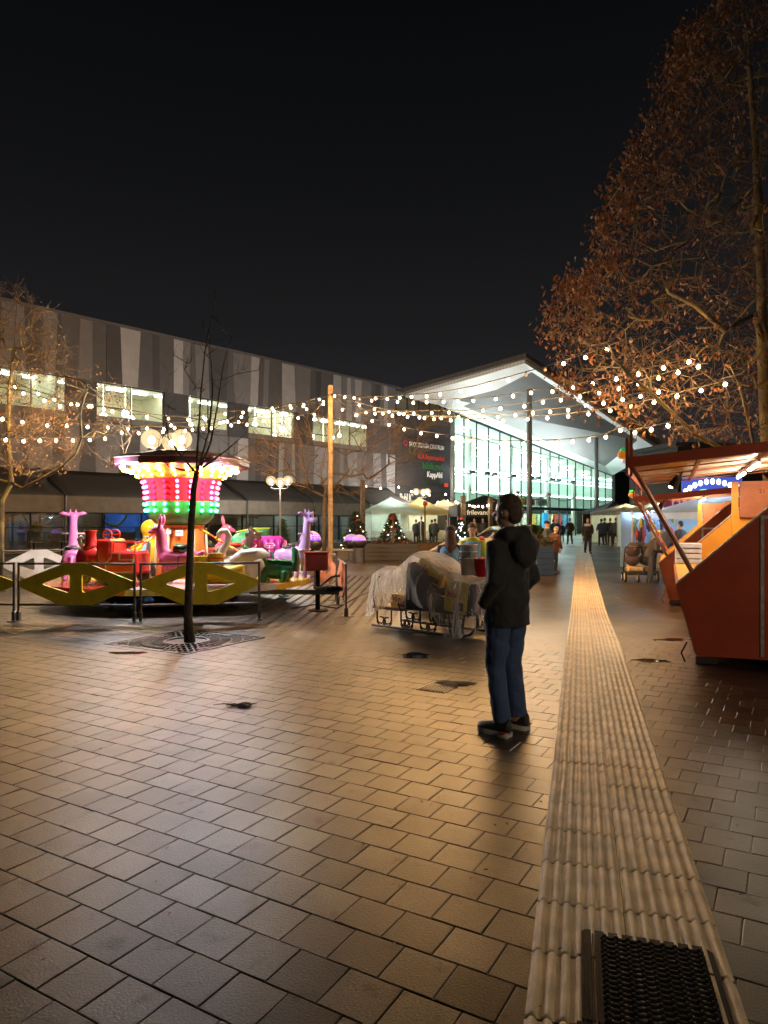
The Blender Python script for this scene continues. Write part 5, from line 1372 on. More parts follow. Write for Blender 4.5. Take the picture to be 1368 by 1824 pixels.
    # ---- hair or hat
    if hair is not None:
        mb = MB(); mb.ell(TH((0, -.012, 1.695)), (.086, .102, .094), 14, 10).ell(TH((0, -.05, 1.64)), (.078, .062, .085), 12, 8)
        if longhair: mb.tube([TH((0, -.05, 1.68)), TH((.02, -.09, 1.55)), T((.03, -.12, 1.42)), T((.03, -.13, 1.30))], [.085, .105, .10, .05], 12)
        hr = mb.build('hair', mat('hair_%d' % int(sum(hair) * 1000), hair, rough=.65, var=.35, scale=40, bump=1.0, bscale=130), o, smooth=True, w=False)
        remesh(hr, max(vox * .7, .012), 2, .016 if vox < .02 else 0, .03)
    if hat is not None:
        mb = MB(); mb.ell(TH((0, -.005, 1.72)), (.092, .112, .085), 14, 10).tube([TH((.0, .0, 1.675)), TH((0, 0, 1.705))], [(.115, .096), (.115, .096)], 14)
        ht = mb.build('hat', cloth(*hat), o, smooth=True, w=False); remesh(ht, max(vox * .7, .012), 2)
    if vox < .03:
        for sg in (-1, 1):
            MB().ell(TH((sg * .030, .088, 1.66)), (.011, .008, .007), 8, 6).build('eye', EYEM, o, w=False)
        MB().tube([TH((-.022, .098, 1.593)), TH((0, .102, 1.590)), TH((.022, .098, 1.593))], .005, 5).build('mouth', mat('lip', (.35, .12, .09)), o, w=False)
    if vest is not None:
        mb = MB(); mb.tube([T((0, 0, z)) for z in (hem + .0, 1.0, 1.1, 1.25, 1.36, 1.42)], [(.172 * k_, .222 * k_), (.17 * k_, .216 * k_), (.166 * k_, .207 * k_), (.164 * k_, .205 * k_), (.160 * k_, .195 * k_), (.135 * k_, .15 * k_)], 18)
        v = mb.build('vest', cloth(*vest), o, smooth=True, w=False); remesh(v, max(vox * .8, .014), 2, .012, .1)
        MB().tube([T((0, 0, z)) for z in (1.03, 1.09)], [(.181 * k_, .228 * k_), (.179 * k_, .224 * k_)], 20, False).build('reflective_band', mat('reflective', (.62, .58, .50), rough=.35), v, w=False)
    return o

# ---- the man watching in the foreground
pm = Vector((.955, 5.40, gz(.955, 5.4)))
man = person('man in black hooded jacket and blue jeans standing with his back turned', pm, R(46), 1.80, ('black_soft', (.034, .035, .038)), ('denim', (.062, .11, .24)),
             hair=(.10, .068, .046), arms=('pocket', 'pocket'), vox=.0115, hem=.80, bulk=1.0, hood=True, headyaw=R(14), shoe=(.016, .015, .015), sole=(.72, .68, .62), folds=.034, headtilt=.05, lean=-.02)
for i, sg in enumerate((-1, 1)):
    MB().box((sg * .15, -.075, .036), (.09, .04, .012)).build('shoe_accent', mat('red_accent', (.45, .05, .03), rough=.5), man, w=False)

r_ = random.Random(6); mb = MB(); MHm = Matrix.Rotation(R(14), 3, 'Z') @ Matrix.Rotation(-.05, 3, 'X')
for k in range(2600):
    a = r_.uniform(0, 2 * PI); ph = r_.uniform(-.55, 1.45)
    d = Vector((math.cos(ph) * math.cos(a), math.cos(ph) * math.sin(a), math.sin(ph)))
    if d.y > .35 and d.z < .55: continue
    p = Vector((d.x * .088, -.018 + d.y * .106, 1.69 + d.z * (.10 if d.z > 0 else .14)))
    if p.z < 1.57: continue
    t = Vector((r_.gauss(0, .3), -.25 + r_.gauss(0, .3), -1 if d.z < .7 else -.2)); t = (t - d * t.dot(d) * .75).normalized() * r_.uniform(.018, .035)
    s0 = t.cross(d).normalized() * .0013
    q = [Vector((0, .02, 1.52)) + MHm @ (v - Vector((0, .02, 1.52))) for v in (p - s0, p + s0, p + t + d * .006)]
    mb.add(q, [(0, 1, 2)])
stuff(mb.build('hair_strands', mat('hair_strand', (.16, .115, .08), rough=.45), man, w=False))
# ---- helpers at the sleigh
LB = ('vest_blue', (.16, .33, .55))
person('person with long hair, black jacket and light blue vest by the covered sleigh', on(803, 11.7), R(-20), 1.62, ('jet', (.012, .012, .013)), ('night', (.02, .02, .025)), hair=(.14, .06, .028), longhair=True, vest=LB, vox=.018, arms=('low', 'down'), hat=('plum_cap', (.03, .018, .03)), bulk=1.05)
person('person with brown hair, lime sweater and blue vest looking down', on(842, 13.2), R(165), 1.74, ('lime', (.42, .45, .03)), ('night', (.02, .02, .025)), hair=(.12, .055, .025), vest=LB, vox=.018, arms=('low', 'low'), headtilt=.35)
sc = person('child in a red and white pointed cap between the helpers', on(858, 15.5), R(170), 1.45, ('brownish', (.10, .06, .04)), hair=(.10, .05, .03), hat=('santa_red', (.55, .03, .02)), vox=.025)
MB().tube([(0, 0, 1.665), (0, 0, 1.70)], [(.125, .106), (.125, .106)], 14).build('hat_brim', cloth('fluff', (.75, .72, .68)), sc, w=False)
person('person in brown coat holding a hand up beside the man', on(884, 14.4), R(110), 1.62, ('coat_brown', (.14, .07, .03)), hair=(.06, .035, .025), vox=.022, arms=('phone', 'phone'))
# ---- people along the guide path
om = person('elderly man in maroon puffer jacket looking down beside the blue planter', gp(986, 1021), R(-60), 1.58, ('maroon', (.085, .028, .020)), ('ink', (.014, .014, .016)), hair=(.40, .36, .32), vox=.022, arms=('low', 'low'), lean=.12, headtilt=.4, bulk=1.2)
for z in (.95, 1.04, 1.13, 1.22, 1.31):
    MB().tube([(0, .055 * (z - .9), z), (0, .055 * (z - .9) , z + .055)], [(.195, .252), (.195, .252)], 18, False).build('quilt_rib', cloth('maroon', (.085, .028, .020)), om, w=False)
person('person in blue jacket and dark cap behind the blue planter', on(974, 25.5), R(-120), 1.70, ('slate_blue', (.03, .07, .13)), hat=('capdark', (.015, .015, .02)), hair=None, vox=.028, arms=('low', 'low'))
pb = person('person with white shoulders carrying a black bag on the guide path', gp(1047, 986), R(175), 1.76, ('white_black', (.03, .03, .034)), ('jeans_dark', (.028, .032, .04)), hair=(.03, .018, .012), vox=.025, arms=('low', 'down'), stride=.05)
MB().tube([(0, 0, 1.36), (0, 0, 1.475)], [(.158, .226), (.11, .16)], 18, False).build('shoulder_panel', cloth('paper', (.6, .58, .6)), pb, w=False)
MB().cbox((.02, .21, .98), (.34, .14, .34), .05).tube([(-.12, .19, 1.14), (-.16, .1, 1.44), (.0, -.15, 1.45)], .02, 5).build('shoulder_bag', cloth('bag', (.012, .012, .014)), pb, w=False)
far = [(1015, 47.5, 0, 'person in olive coat walking toward the hall doors', ('olive', (.035, .035, .025)), 1.76, .16), (1001, 55, 0, 'small dark figure near the hall doors, left of the olive coat', ('soot', (.04, .04, .044)), 1.5, 0),
       (992, 56, 160, 'distant person in navy at the lit shop display', ('navy', (.03, .045, .09)), 1.7, 0), (985, 57, 20, 'distant person in black under the blue display', ('soot', (.04, .04, .044)), 1.7, 0),
       (1071, 45, 0, 'person in dark blue coat, left of the chatting pair', ('navy', (.03, .045, .09)), 1.72, .1), (1077, 46.5, 20, 'person in black coat close behind the dark blue coat', ('soot', (.04, .04, .044)), 1.78, 0),
       (1087, 45.5, -10, 'person in black jacket beside the grey jacket walker', ('soot', (.04, .04, .044)), 1.76, .0), (1097, 43.5, 8, 'person in grey jacket walking along the tents at the right', ('greyish', (.07, .065, .06)), 1.78, .18),
       (1123, 29, -60, 'woman in long navy coat at the stall of hanging goods', ('navy', (.03, .045, .09)), 1.52, 0),
       (741, 46, 10, 'dark clothed person at the pale tent, left of a pair', ('soot', (.04, .04, .044)), 1.68, 0), (750.5, 46, -10, 'taller dark clothed person at the pale tent, right of a pair', ('soot', (.04, .04, .044)), 1.86, 0),
       (769, 47.5, 30, 'person in green jacket at the yellow tent', ('mossy', (.05, .06, .04)), 1.66, 0), (775, 46.5, -20, 'person in black jacket with face to the yellow tent', ('soot', (.04, .04, .044)), 1.72, 0),
       (797, 49, 90, 'person in black standing inside the tan tent', ('soot', (.04, .04, .044)), 1.72, 0), (845, 42.8, 180, 'stall keeper with round head under the black tent', ('soot', (.04, .04, .044)), 1.74, 0),
       (860, 43, 170, 'second stall keeper under the black tent near its right pole', ('soot', (.04, .04, .044)), 1.76, 0), (1187, 23.5, -70, 'shopper in dark clothes between the booths and the blue tent', ('navy', (.03, .045, .09)), 1.7, 0),
       (1212, 24.8, 20, 'person whose head shows above the far red booth', ('soot', (.04, .04, .044)), 1.72, 0)]
for px, Y, yw, lb, jc, H, sd in far:
    person(lb, on(px, Y), R(yw), H, jc, random.choice((('ink', (.014, .014, .016)), ('jeans_dark', (.028, .032, .04)))), hair=random.choice(((.03, .02, .014), (.10, .06, .03), (.05, .03, .02))), vox=.042, stride=sd, arms=('swing', 'back') if sd else random.choice((('down', 'down'), ('low', 'low'), ('pocket', 'down'))), group='people about the market')
# ---- stroller and the woman bending behind it
person('woman in beige knitted hat and grey coat bending over the stroller', on(1159, 20.6), R(-95), 1.58, ('dusk_grey', (.025, .02, .023)), hat=('beige_knit', (.42, .30, .15)), hair=(.12, .07, .04), vox=.024, arms=('forward', 'forward'), lean=.35)
b = gp(1138, 1036); s_ = thing('stroller', 'twin stroller with maroon and black hoods and tan bag below', 'stroller', b, R(-8)); s_.scale = (1.0, 1.0, 1.18)
MAR = cloth('hood_maroon', (.032, .011, .013)); BLK = cloth('hood_black', (.014, .013, .015)); CHR = mat('stroller_frame', (.03, .03, .03), rough=.3, metal=.6)
for x, m_ in ((-.20, MAR), (.24, BLK)):
    h = MB().ell((x, -.12, .80), (.215, .27, .20), 14, 10).tube([(x - .2, -.1, .80), (x, -.40, .82), (x + .2, -.1, .80)], .02, 6).build('hood', m_, s_, smooth=True, w=False); remesh(h, .022, 2)
    sb = MB().tube([(x, -.34, .55), (x, -.1, .56), (x, .2, .56), (x, .42, .60)], [(.17, .10), (.21, .16), (.21, .15), (.15, .10)], 14).build('seat_shell', m_, s_, smooth=True, w=False)
    MB().tube([(x - .214, -.12, .745), (x, -.398, .745), (x + .214, -.12, .745)], .008, 5).build('hood_seam', BLK, s_, w=False)
    MB().ell((x, -.375, .84), (.02, .012, .02), 8, 6).build('badge', mat('badge', (.5, .4, .3)), s_, w=False)
MB().tube([(-.46, -.02, .25), (-.46, -.30, .86), (-.44, -.34, .90), (-.36, -.34, .90)], .017, 8).tube([(.46, -.02, .25), (.46, -.30, .86), (.44, -.34, .90), (-.36, -.34, .90)], .017, 8).build('handle', CHR, s_, smooth=True, w=False)
MB().box((0, .02, .24), (.9, .7, .03)).tube([(-.44, -.3, .2), (.44, -.3, .2)], .018, 6).tube([(-.44, .4, .2), (.44, .4, .2)], .018, 6).build('chassis', CHR, s_, w=False)
MB().cbox((-.15, -.10, .33), (.46, .4, .16), .05).build('tan_bag', cloth('tan', (.40, .27, .13)), s_, w=False, smooth=False); MB().cbox((.25, -.12, .31), (.26, .3, .13), .05).build('brown_bag', cloth('brownbag', (.12, .06, .03)), s_, w=False)
for x, y, r_ in ((-.46, -.32, .15), (.46, -.32, .15), (-.10, -.36, .12), (.40, .42, .10), (-.40, .42, .10)):
    w_ = MB().tube([(x - .025, y, r_), (x + .025, y, r_)], r_, 18).build('wheel', MATS['rubber'], s_, w=False)
    MB().tube([(x - .028, y, r_), (x + .028, y, r_)], r_ * .62, 14).build('hub', mat('hub_grey', (.45, .42, .36), rough=.4), w_, w=False)
MB().cbox((-.05, .0, .93), (.5, .4, .16), .06).build('folded_cover', BLK, s_, w=False)

# ================================================================ COVERED SLEIGHS
SA = -R(43)
so_ = Vector((-.16, 11.15, 0)); so_.z = gz(so_.x, so_.y)
sl = thing('christmas_sleigh', 'wrought iron sleigh loaded with boxes before the watching man', 'sleigh', so_, SA)
SI = mat('wrought_iron', (.010, .010, .010), rough=.4, metal=.5)
for k, y in enumerate((.02, .72)):
    pts = [(-.05, y, .035), (.6, y, .035), (1.4, y, .035), (1.70, y, .04), (1.88, y, .09), (2.0, y, .22), (2.0, y, .36), (1.92, y, .43), (1.84, y, .39), (1.84, y, .33)]
    MB().tube(pts, [(.03, .022)] * 7 + [.02, .018, .012], 8).build('runner', SI, sl, smooth=True, w=False)
    def scroll(x, z0, z1, w_, fl=1):
        P1 = []
        for t in np.linspace(0, 1, 13):
            a = PI * (1.0 - 1.6 * t); P1.append((x + fl * w_ * (.5 + .5 * math.cos(a)) * .6, y, z0 + (z1 - z0) * (.28 - .26 * math.sin(a))))
        MB().tube(P1, .012, 6).tube([(x, y, z1), (x, y, z0 + .10), (x + fl * .03, y, z0 + .05), (x + fl * .10, y, z0 + .035), (x + fl * .15, y, z0 + .07), (x + fl * .15, y, z0 + .12), (x + fl * .11, y, z0 + .13)], .013, 6).build('scroll', SI, sl, w=False)
    for x, f in ((.05, 1), (.36, -1), (.56, 1), (.80, -1), (.95, 1), (1.25, -1), (1.5, 1), (1.75, -1)): scroll(x, .04, .30, .3, f)
MB().cbox((.26, .37, .325), (.66, .70, .05), .01).build('platform', mat('sleigh_wood', (.20, .09, .045), rough=.5, var=.3), sl, w=False)
MB().tube([(.58, .0, .31), (.52, .0, .40), (.55, .0, .52)], .012, 6).tube([(.0, .02, .33), (-.04, .02, .5), (.02, .02, .72), (.14, .02, .86)], .012, 6).build('side_bracket', SI, sl, w=False)
NAVY = mat('sleigh_navy', (.014, .018, .034), rough=.35, var=.15, coat=.3)
prof = [(.62, .34), (1.90, .34), (1.96, .5), (1.94, .80), (1.86, .82), (1.75, .62), (1.45, .55), (1.2, .62), (1.0, .95), (.80, 1.08), (.64, 1.04), (.62, .7)]
for y in (.08, .66): MB().prism(prof, (0, y, 0), (1, 0, 0), (0, 0, 1), (0, 1, 0), .03).build('side_panel', NAVY, sl, w=False)
MB().box((1.26, .37, .36), (1.26, .55, .04)).box((.66, .37, .7), (.04, .55, .7)).box((1.90, .37, .58), (.04, .55, .46)).build('hull', NAVY, sl, w=False)
MB().cbox((1.35, .37, .52), (.42, .54, .10), .03).build('seat', cloth('seat_blue', (.03, .03, .06)), sl, w=False)
CARD = mat('yellow_card', (.62, .42, .03), rough=.5, var=.15); REDP = mat('print_red', (.5, .04, .02), rough=.5)
def card(c, d, rot, txt, ts, label):
    M = Euler(rot).to_matrix().to_4x4()
    o = thing('yellow_box', label, 'box', sl.matrix_basis @ Vector(c) if False else (Matrix.Translation(so_) @ Matrix.Rotation(SA, 4, 'Z') @ Vector((*c, 1))).to_3d(), 0)
    o.rotation_euler = (Matrix.Rotation(SA, 3, 'Z') @ Euler(rot).to_matrix()).to_euler()
    MB().cbox((0, 0, 0), d, .006).build('carton', CARD, o, w=False)
    letters(txt, ts, REDP, o, (-d[0] * .42, -d[1] / 2 - .002, -ts * .1), (R(90), 0, 0), .001, bold=.004)
    MB().box((d[0] * .18, -d[1] / 2 - .0015, -d[2] * .28), (d[0] * .4, .002, d[2] * .25)).build('printed_panel', mat('print_brown', (.12, .05, .03)), o, w=False)
    return o
card((.42, .2, .44), (.34, .16, .22), (0, 0, 0), 'Mou', .15, 'yellow carton with red letters on the sleigh platform')
card((1.60, .06, .60), (.40, .04, .46), (0, .12, 0), 'Mara', .13, 'tall yellow carton with red letters in the sleigh middle')
card((1.02, .22, .92), (.52, .10, .30), (0, .35, 0), 'Ma', .14, 'tilted yellow carton under the plastic at the sleigh rear')
# plastic sheet
def sheet_mat():
    m = bpy.data.materials.new('clear_plastic'); m.use_nodes = True; n = m.node_tree; b = n.nodes['Principled BSDF']; L = n.links.new
    b.inputs['Base Color'].default_value = (.92, .89, .84, 1); b.inputs['Roughness'].default_value = .10; b.inputs['Specular IOR Level'].default_value = .8
    co = n.nodes.new('ShaderNodeTexCoord'); mp_ = n.nodes.new('ShaderNodeMapping'); mp_.inputs['Scale'].default_value = (3.2, 3, 1.1); mp_.inputs['Rotation'].default_value = (0, .6, 0); L(co.outputs['Object'], mp_.inputs[0])
    no = n.nodes.new('ShaderNodeTexNoise'); no.inputs['Scale'].default_value = 1.9; no.inputs['Detail'].default_value = 3; no.inputs['Distortion'].default_value = .8; L(mp_.outputs[0], no.inputs['Vector'])
    bp = n.nodes.new('ShaderNodeBump'); bp.inputs['Strength'].default_value = 1.0; bp.inputs['Distance'].default_value = .06; L(no.outputs['Fac'], bp.inputs['Height']); L(bp.outputs[0], b.inputs['Normal'])
    tr = n.nodes.new('ShaderNodeBsdfTransparent'); mi = n.nodes.new('ShaderNodeMixShader')
    ge = n.nodes.new('ShaderNodeNewGeometry'); dt = n.nodes.new('ShaderNodeVectorMath'); dt.operation = 'DOT_PRODUCT'; L(ge.outputs['Incoming'], dt.inputs[0]); L(bp.outputs[0], dt.inputs[1])
    ab = n.nodes.new('ShaderNodeMath'); ab.operation = 'ABSOLUTE'; L(dt.outputs['Value'], ab.inputs[0])
    mr = n.nodes.new('ShaderNodeMapRange'); mr.inputs[1].default_value = .95; mr.inputs[2].default_value = .15; mr.inputs[3].default_value = .13; mr.inputs[4].default_value = .80; L(ab.outputs[0], mr.inputs[0])
    tl_ = n.nodes.new('ShaderNodeBsdfTranslucent'); tl_.inputs[0].default_value = (.9, .86, .80, 1); m3 = n.nodes.new('ShaderNodeMixShader'); m3.inputs[0].default_value = .5; L(b.outputs[0], m3.inputs[1]); L(tl_.outputs[0], m3.inputs[2])
    L(mr.outputs[0], mi.inputs[0]); L(tr.outputs[0], mi.inputs[1]); L(m3.outputs[0], mi.inputs[2]); L(mi.outputs[0], n.nodes['Material Output'].inputs[0]); return m
PLS = sheet_mat()
def drape(name, label, cat, origin, ang, stx, m, W_, seed, fold=.05, nu=70, nv=44, thick=.004):
    # stx: stations (x, near bottom z, top z, far bottom z)
    r_ = random.Random(seed); ph = [(r_.uniform(0, 6), r_.uniform(2.5, 8), r_.uniform(1.5, 4), r_.uniform(.3, 1)) for _ in range(7)]
    xs_ = [t[0] for t in stx]; mb = MB()
    for i in range(nu):
        x = xs_[0] + (xs_[-1] - xs_[0]) * i / (nu - 1)
        zb, zt, zf = (np.interp(x, xs_, [t[k] for t in stx]) for k in (1, 2, 3))
        for j in range(nv):
            v = j / (nv - 1)
            if v < .42: t = v / .42; y = -.10 + .10 * t ** 2; z = zb + (zt - .05 - zb) * t
            elif v < .58: t = (v - .42) / .16; y = W_ * t; z = zt - .05 + .05 * math.sin(PI * t) + .02 * math.sin(9 * x + 4 * t)
            else: t = (v - .58) / .42; y = W_ + .10 * t ** 2; z = zt - .05 + (zf - zt + .05) * t
            f = sum(a * math.sin(p + kx * x + kv * 2.2 * v * (1 + .4 * math.sin(2 * x))) for p, kx, kv, a in ph) / 4
            f2 = (1 - abs(math.sin(4.3 * x + 4 * v + 1.3 * math.sin(3 * v + x)))) ** 3
            sgn_ = -1 if v < .42 else 1 if v > .58 else 0
            y += sgn_ * fold * (.5 + f + .9 * f2) * (1.0 if v < .42 or v > .58 else 0) * (1.1 - (v if v < .5 else 1 - v) * 1.2)
            z += (.020 * f if sgn_ == 0 else 0) + (.03 * math.sin(7 * x + 1) + .02 * math.sin(17 * x)) * (1 if j in (0, nv - 1) else .5 if j in (1, nv - 2) else 0)
            ke = .30 + .70 * sst(0, .16, min(x - xs_[0], xs_[-1] - x)); y = W_ / 2 + (y - W_ / 2) * ke
            mb.v.append((x + .025 * f * math.sin(9 * v + x), y, z))
    for i in range(nu - 1):
        for j in range(nv - 1): q = i * nv + j; mb.f.append((q, q + 1, q + nv + 1, q + nv))
    for end in (0, nu - 1):                     # closed end falls
        pass
    o = mb.build(name, m, smooth=True, w=False); o.location = origin; o.rotation_euler = (0, 0, ang); tag(o, label, cat)
    ss = o.modifiers.new('sub', 'SUBSURF'); ss.levels = 1; ss.render_levels = 1
    return o
drape('plastic_sheet', 'clear crumpled plastic sheet draped over the front sleigh', 'plastic sheet', so_, SA,
      [(-.20, .20, .56, .2), (-.12, .18, .86, .2), (.10, .22, .97, .2), (.30, .34, .98, .2), (.46, .46, .99, .3), (.62, .50, 1.10, .3), (.85, .48, 1.25, .3), (1.08, .40, 1.16, .3), (1.3, .38, 1.0, .3), (1.42, .26, .93, .2), (1.52, .03, .90, .1), (1.75, .01, .89, .1), (1.88, .03, .88, .1), (2.0, .12, .86, .2), (2.10, .24, .66, .3)], PLS, .72, 3, .06)
so2 = Vector((.62, 14.3, gz(.62, 14.3)))
TARP = mat('brown_tarp', (.20, .125, .07), rough=.35, var=.25, scale=4, bump=.8, bscale=5)
drape('tarpaulin', 'brown crumpled tarpaulin over a second sleigh behind the front one', 'tarpaulin', so2, R(-12), [(-.1, .1, .75, .1), (.0, .06, 1.12, .1), (.3, .05, 1.26, .1), (.6, .06, 1.36, .1), (.9, .05, 1.36, .1), (1.15, .06, 1.2, .1), (1.3, .1, .8, .1)], TARP, .7, 8, .06)
o = thing('covered_sleigh', 'second sleigh standing under the brown tarpaulin', 'sleigh', so2, R(-12))
for y in (.08, .62): MB().prism([(.02, .3), (1.15, .3), (1.15, .8), (.7, 1.1), (.3, 1.0), (.05, .8)], (0, y, 0), (1, 0, 0), (0, 0, 1), (0, 1, 0), .03).build('side_panel', NAVY, o, w=False)
for y in (.06, .64): MB().tube([(-.05, y, .035), (1.2, y, .035), (1.32, y, .12)], .022, 6).build('runner', SI, o, w=False)
# buckets
b = so_ + Matrix.Rotation(SA, 3, 'Z') @ Vector((1.60, .35, .90)); o = thing('bucket_stack', 'stack of white plastic buckets on the plastic sheet', 'bucket', b)
WB_ = mat('bucket_white', (.66, .63, .60), rough=.35, var=.06, transl=.15)
for k in range(3):
    z = .0 + k * .10; MB().lathe([(.105, z), (.128, z + .24), (.137, z + .24), (.137, z + .255), (.125, z + .255), (.103, z + .012), (.01, z + .01)], n=24).build('bucket', WB_, o, smooth=True, w=False)
MB().tube([(-.135, -.02, .30), (-.16, -.06, .22), (-.06, -.15, .28), (.03, -.14, .34)][0:4], .006, 6).build('bail_handle', IRON, o, w=False)
MB().prism([(-.012, 0), (.012, 0), (.03, .12), (.0, .13), (-.02, .1)], (.03, -.134, .28), (1, 0, 0), (0, 0, 1), (0, 1, 0), .003).build('sticker', mat('sticker_blue', (.25, .5, .55)), o, w=False)
b = so_ + Matrix.Rotation(SA, 3, 'Z') @ Vector((1.80, .42, .885)); o = thing('red_bucket', 'red plastic bucket beside the white bucket stack', 'bucket', b)
MB().lathe([(.085, 0), (.125, .25), (.134, .25), (.134, .265), (.12, .265), (.083, .012), (.01, .01)], n=24).build('bucket', mat('bucket_red', (.62, .02, .025), rough=.35), o, smooth=True, w=False)

# ================================================================ RED FAIR BOOTHS
RED_O = mat('booth_red', (.42, .058, .017), rough=.5, var=.10, scale=3, bump=.12, bscale=30); ORI = mat('booth_lit_orange', (.74, .30, .018), rough=.5, var=.08, scale=3)  # one red-orange paint inside and out; lamplight is put into the inside colour
BRN = mat('booth_brown', (.33, .10, .035), rough=.55, var=.12); RUST = mat('booth_strut', (.32, .095, .03), rough=.5, var=.25, metal=.1); ALU = mat('aluminium_strip', (.50, .46, .40), rough=.4, metal=.5, var=.25, scale=20)
TUBE = lamp_mat('booth_tube', (1, .86, .62), 170.0); ROOFM = mat('booth_roof_sheet', (.60, .57, .50), rough=.35, metal=.1, var=.15)
def booth(O, ang, Ln, label, outer, strut2=False, tubes=True, zs=1.0, fasc=.3):
    o = thing('fair_booth', label, 'booth', O, ang)
    def bp(mb, n_, m_, parent=None, **k): return mb.build(n_, m_, parent or o, w=False, **k)
    wing = [(.22, .10), (0, .91), (.95, 1.79), (1.55, 2.34), (2.5, 2.40), (2.5, .10)]
    for y, m_, inn in ((0, outer, ORI), (Ln, outer, ORI)):
        w_ = bp(MB().prism(wing, (0, y, 0), (1, 0, 0), (0, 0, 1), (0, 1, 0), .03), 'wing_panel', m_)
        sg = 1 if y == 0 else -1
        MB().prism([(p[0] * .985 + .018, .10 + (p[1] - .10) * .985) for p in wing], (0, y + sg * .021, 0), (1, 0, 0), (0, 0, 1), (0, 1, 0), .008).build('lit_inner_face', ORI, w_, w=False)  # the wing's own inner face, coloured as if lamplit
        # metal trims on the outer face and bare edge strip
        MB().box((.88, y - sg * .022, .915), (.035, .014, 1.56)).box((1.4, y - sg * .022, 1.675), (1.0, .014, .035)).build('metal_batten', ALU, w_, w=False)
        for p, q in ((wing[0], wing[1]), (wing[1], wing[2]), (wing[2], wing[3])):
            d = Vector((q[0] - p[0], q[1] - p[1])); a = math.atan2(d.y, d.x)
            MB().box(((p[0] + q[0]) / 2, y, (p[1] + q[1]) / 2), (d.length - .03, .05, .018), M=Matrix.Rotation(-a, 3, 'Y')).build('edge_strip', RUST if p is wing[0] else ALU, w_, w=False)
    bp(MB().prism([(.22, .13), (.26, .13), (.04, .90), (0, .90)], (0, Ln / 2, 0), (1, 0, 0), (0, 0, 1), (0, 1, 0), Ln - .08), 'front_panel', outer)
    bp(MB().box((.33, Ln / 2, .925), (.60, Ln - .08, .03)), 'counter', ORI)
    bp(MB().box((2.45, Ln / 2, 1.25), (.04, Ln - .08, 2.26)), 'back_wall', BRN)
    bp(MB().box((1.4, Ln / 2, .12), (2.0, Ln - .1, .05)), 'floor_board', BRN)
    for k in range(3): bp(MB().box((2.30, Ln / 2, .8 + k * .5), (.26, Ln - .3, .03)), 'shelf', ORI)
    bp(MB().box((.95, Ln - .06, 1.62), (.10, .06, 1.35)).box((1.7, Ln - .06, 1.2), (1.4, .05, .05)), 'inner_post', ORI)
    bp(MB().box((1.72, Ln - .07, 2.0), (1.4, .04, .6)), 'inner_board', BRN)
    letters('21', .10, mat('print_black'), o, (1.3, Ln - .095, 2.1), (R(90), 0, 0), .001)
    # roof slab
    bp(MB().box((2.2, Ln / 2, 2.53), (1.3, Ln + .2, .06)), 'roof', RED_O)
    # raised flap
    hx, hz, ox, oz = 1.72, 2.50, -.50, 2.30
    sl_ = math.atan2(oz - hz, ox - hx); N = 26; mb = MB()
    L_ = math.hypot(ox - hx, oz - hz); ux, uz = (ox - hx) / L_, (oz - hz) / L_
    for i in range(N * 2 + 1):
        y = -.03 + (Ln + .06) * i / (N * 2); w_ = .012 * (1 if i % 2 else -1)
        for t in (0, L_): mb.v.append((hx + ux * t, y, hz + uz * t + w_ + .03))
    for i in range(N * 2): mb.f.append((2 * i, 2 * i + 1, 2 * i + 3, 2 * i + 2))
    fl = bp(mb, 'flap', ROOFM); fl.modifiers.new('thick', 'SOLIDIFY').thickness = .006
    M_ = Matrix.Rotation(-math.atan2(uz, ux), 3, 'Y')
    for t in (.02, L_ * .33, L_ * .66, L_ - .03): MB().box((hx + ux * t, Ln / 2, hz + uz * t - .02), (.04, Ln + .06, .035), M=M_).build('purlin', RUST, fl, w=False)
    n_ = 4
    for k in range(n_ + 1):
        y = -.01 + (Ln + .02) * k / n_; MB().box((hx + ux * L_ / 2, y, hz + uz * L_ / 2 - .015), (L_, .03, .018), M=M_).build('rafter', RUST, fl, w=False)
    MB().box((hx + ux * L_ / 2, -.055, hz + uz * L_ / 2 + .02), (L_ + .05, .03, .12), M=M_).build('flap_edge', RED_O, fl, w=False)
    fb = MB().box((ox - .03, Ln / 2, oz + .10), (.03, Ln + .1, fasc + .12)).build('flap_fascia', RED_O, fl, w=False)
    for k in range(12):
        y = .05 + (Ln - .1) * k / 11; c_ = ('cab_orange', (1, .35, .03)) if k % 3 == 0 else ('cab_green', (.05, .8, .2)) if k % 3 == 1 else ('cab_clear', (.8, .75, .6))
        MB().ell((ox - .09, y, oz + .12 + .08 * (k % 2)), (.05, .05, .05), 10, 6).tube([(ox - .09, y, oz + .12 + .08 * (k % 2)), (ox - .03, y, oz + .1)], .03, 6).build('fascia_lamp', mat(c_[0], c_[1], rough=.2, emit=c_[1], strength=.25), fl, smooth=True, w=False)
    # struts
    for y in (-.04, Ln + .04):
        MB().tube([(.17, y, 1.06), (ox + .02, y, oz - .0)], .027, 8).build('strut', RUST, o, w=False)
        bp(MB().box((ox + .02, y, oz + .13), (.03, .03, .55)), 'end_post', RUST)
    if tubes:
        for y0 in (Ln * .22, Ln * .62):
            bp(MB().box((.95, y0 + .55, 2.375), (.03, 1.25, .04)), 'lamp_housing', mat('lamp_housing', (.6, .6, .58)))
            bp(MB().tube([(.95, y0, 2.335), (.95, y0 + 1.1, 2.335)], .02, 8), 'lamp_tube', TUBE)
    for k, y in enumerate((Ln * .45, Ln * .5)):
        f = bp(MB().tube([(.1, y, 2.33), (.06, y, 2.24)], .015, 6).tube([(.06, y, 2.26), (-.02, y + .06, 2.14)], [.05, .07], 10), 'spotlight', IRON)
        MB().ell((-.025, y + .065, 2.132), (.055, .055, .02), 10, 6).build('spot_lens', lamp_mat('spot_glow', (1, .85, .55), 14), f, w=False)
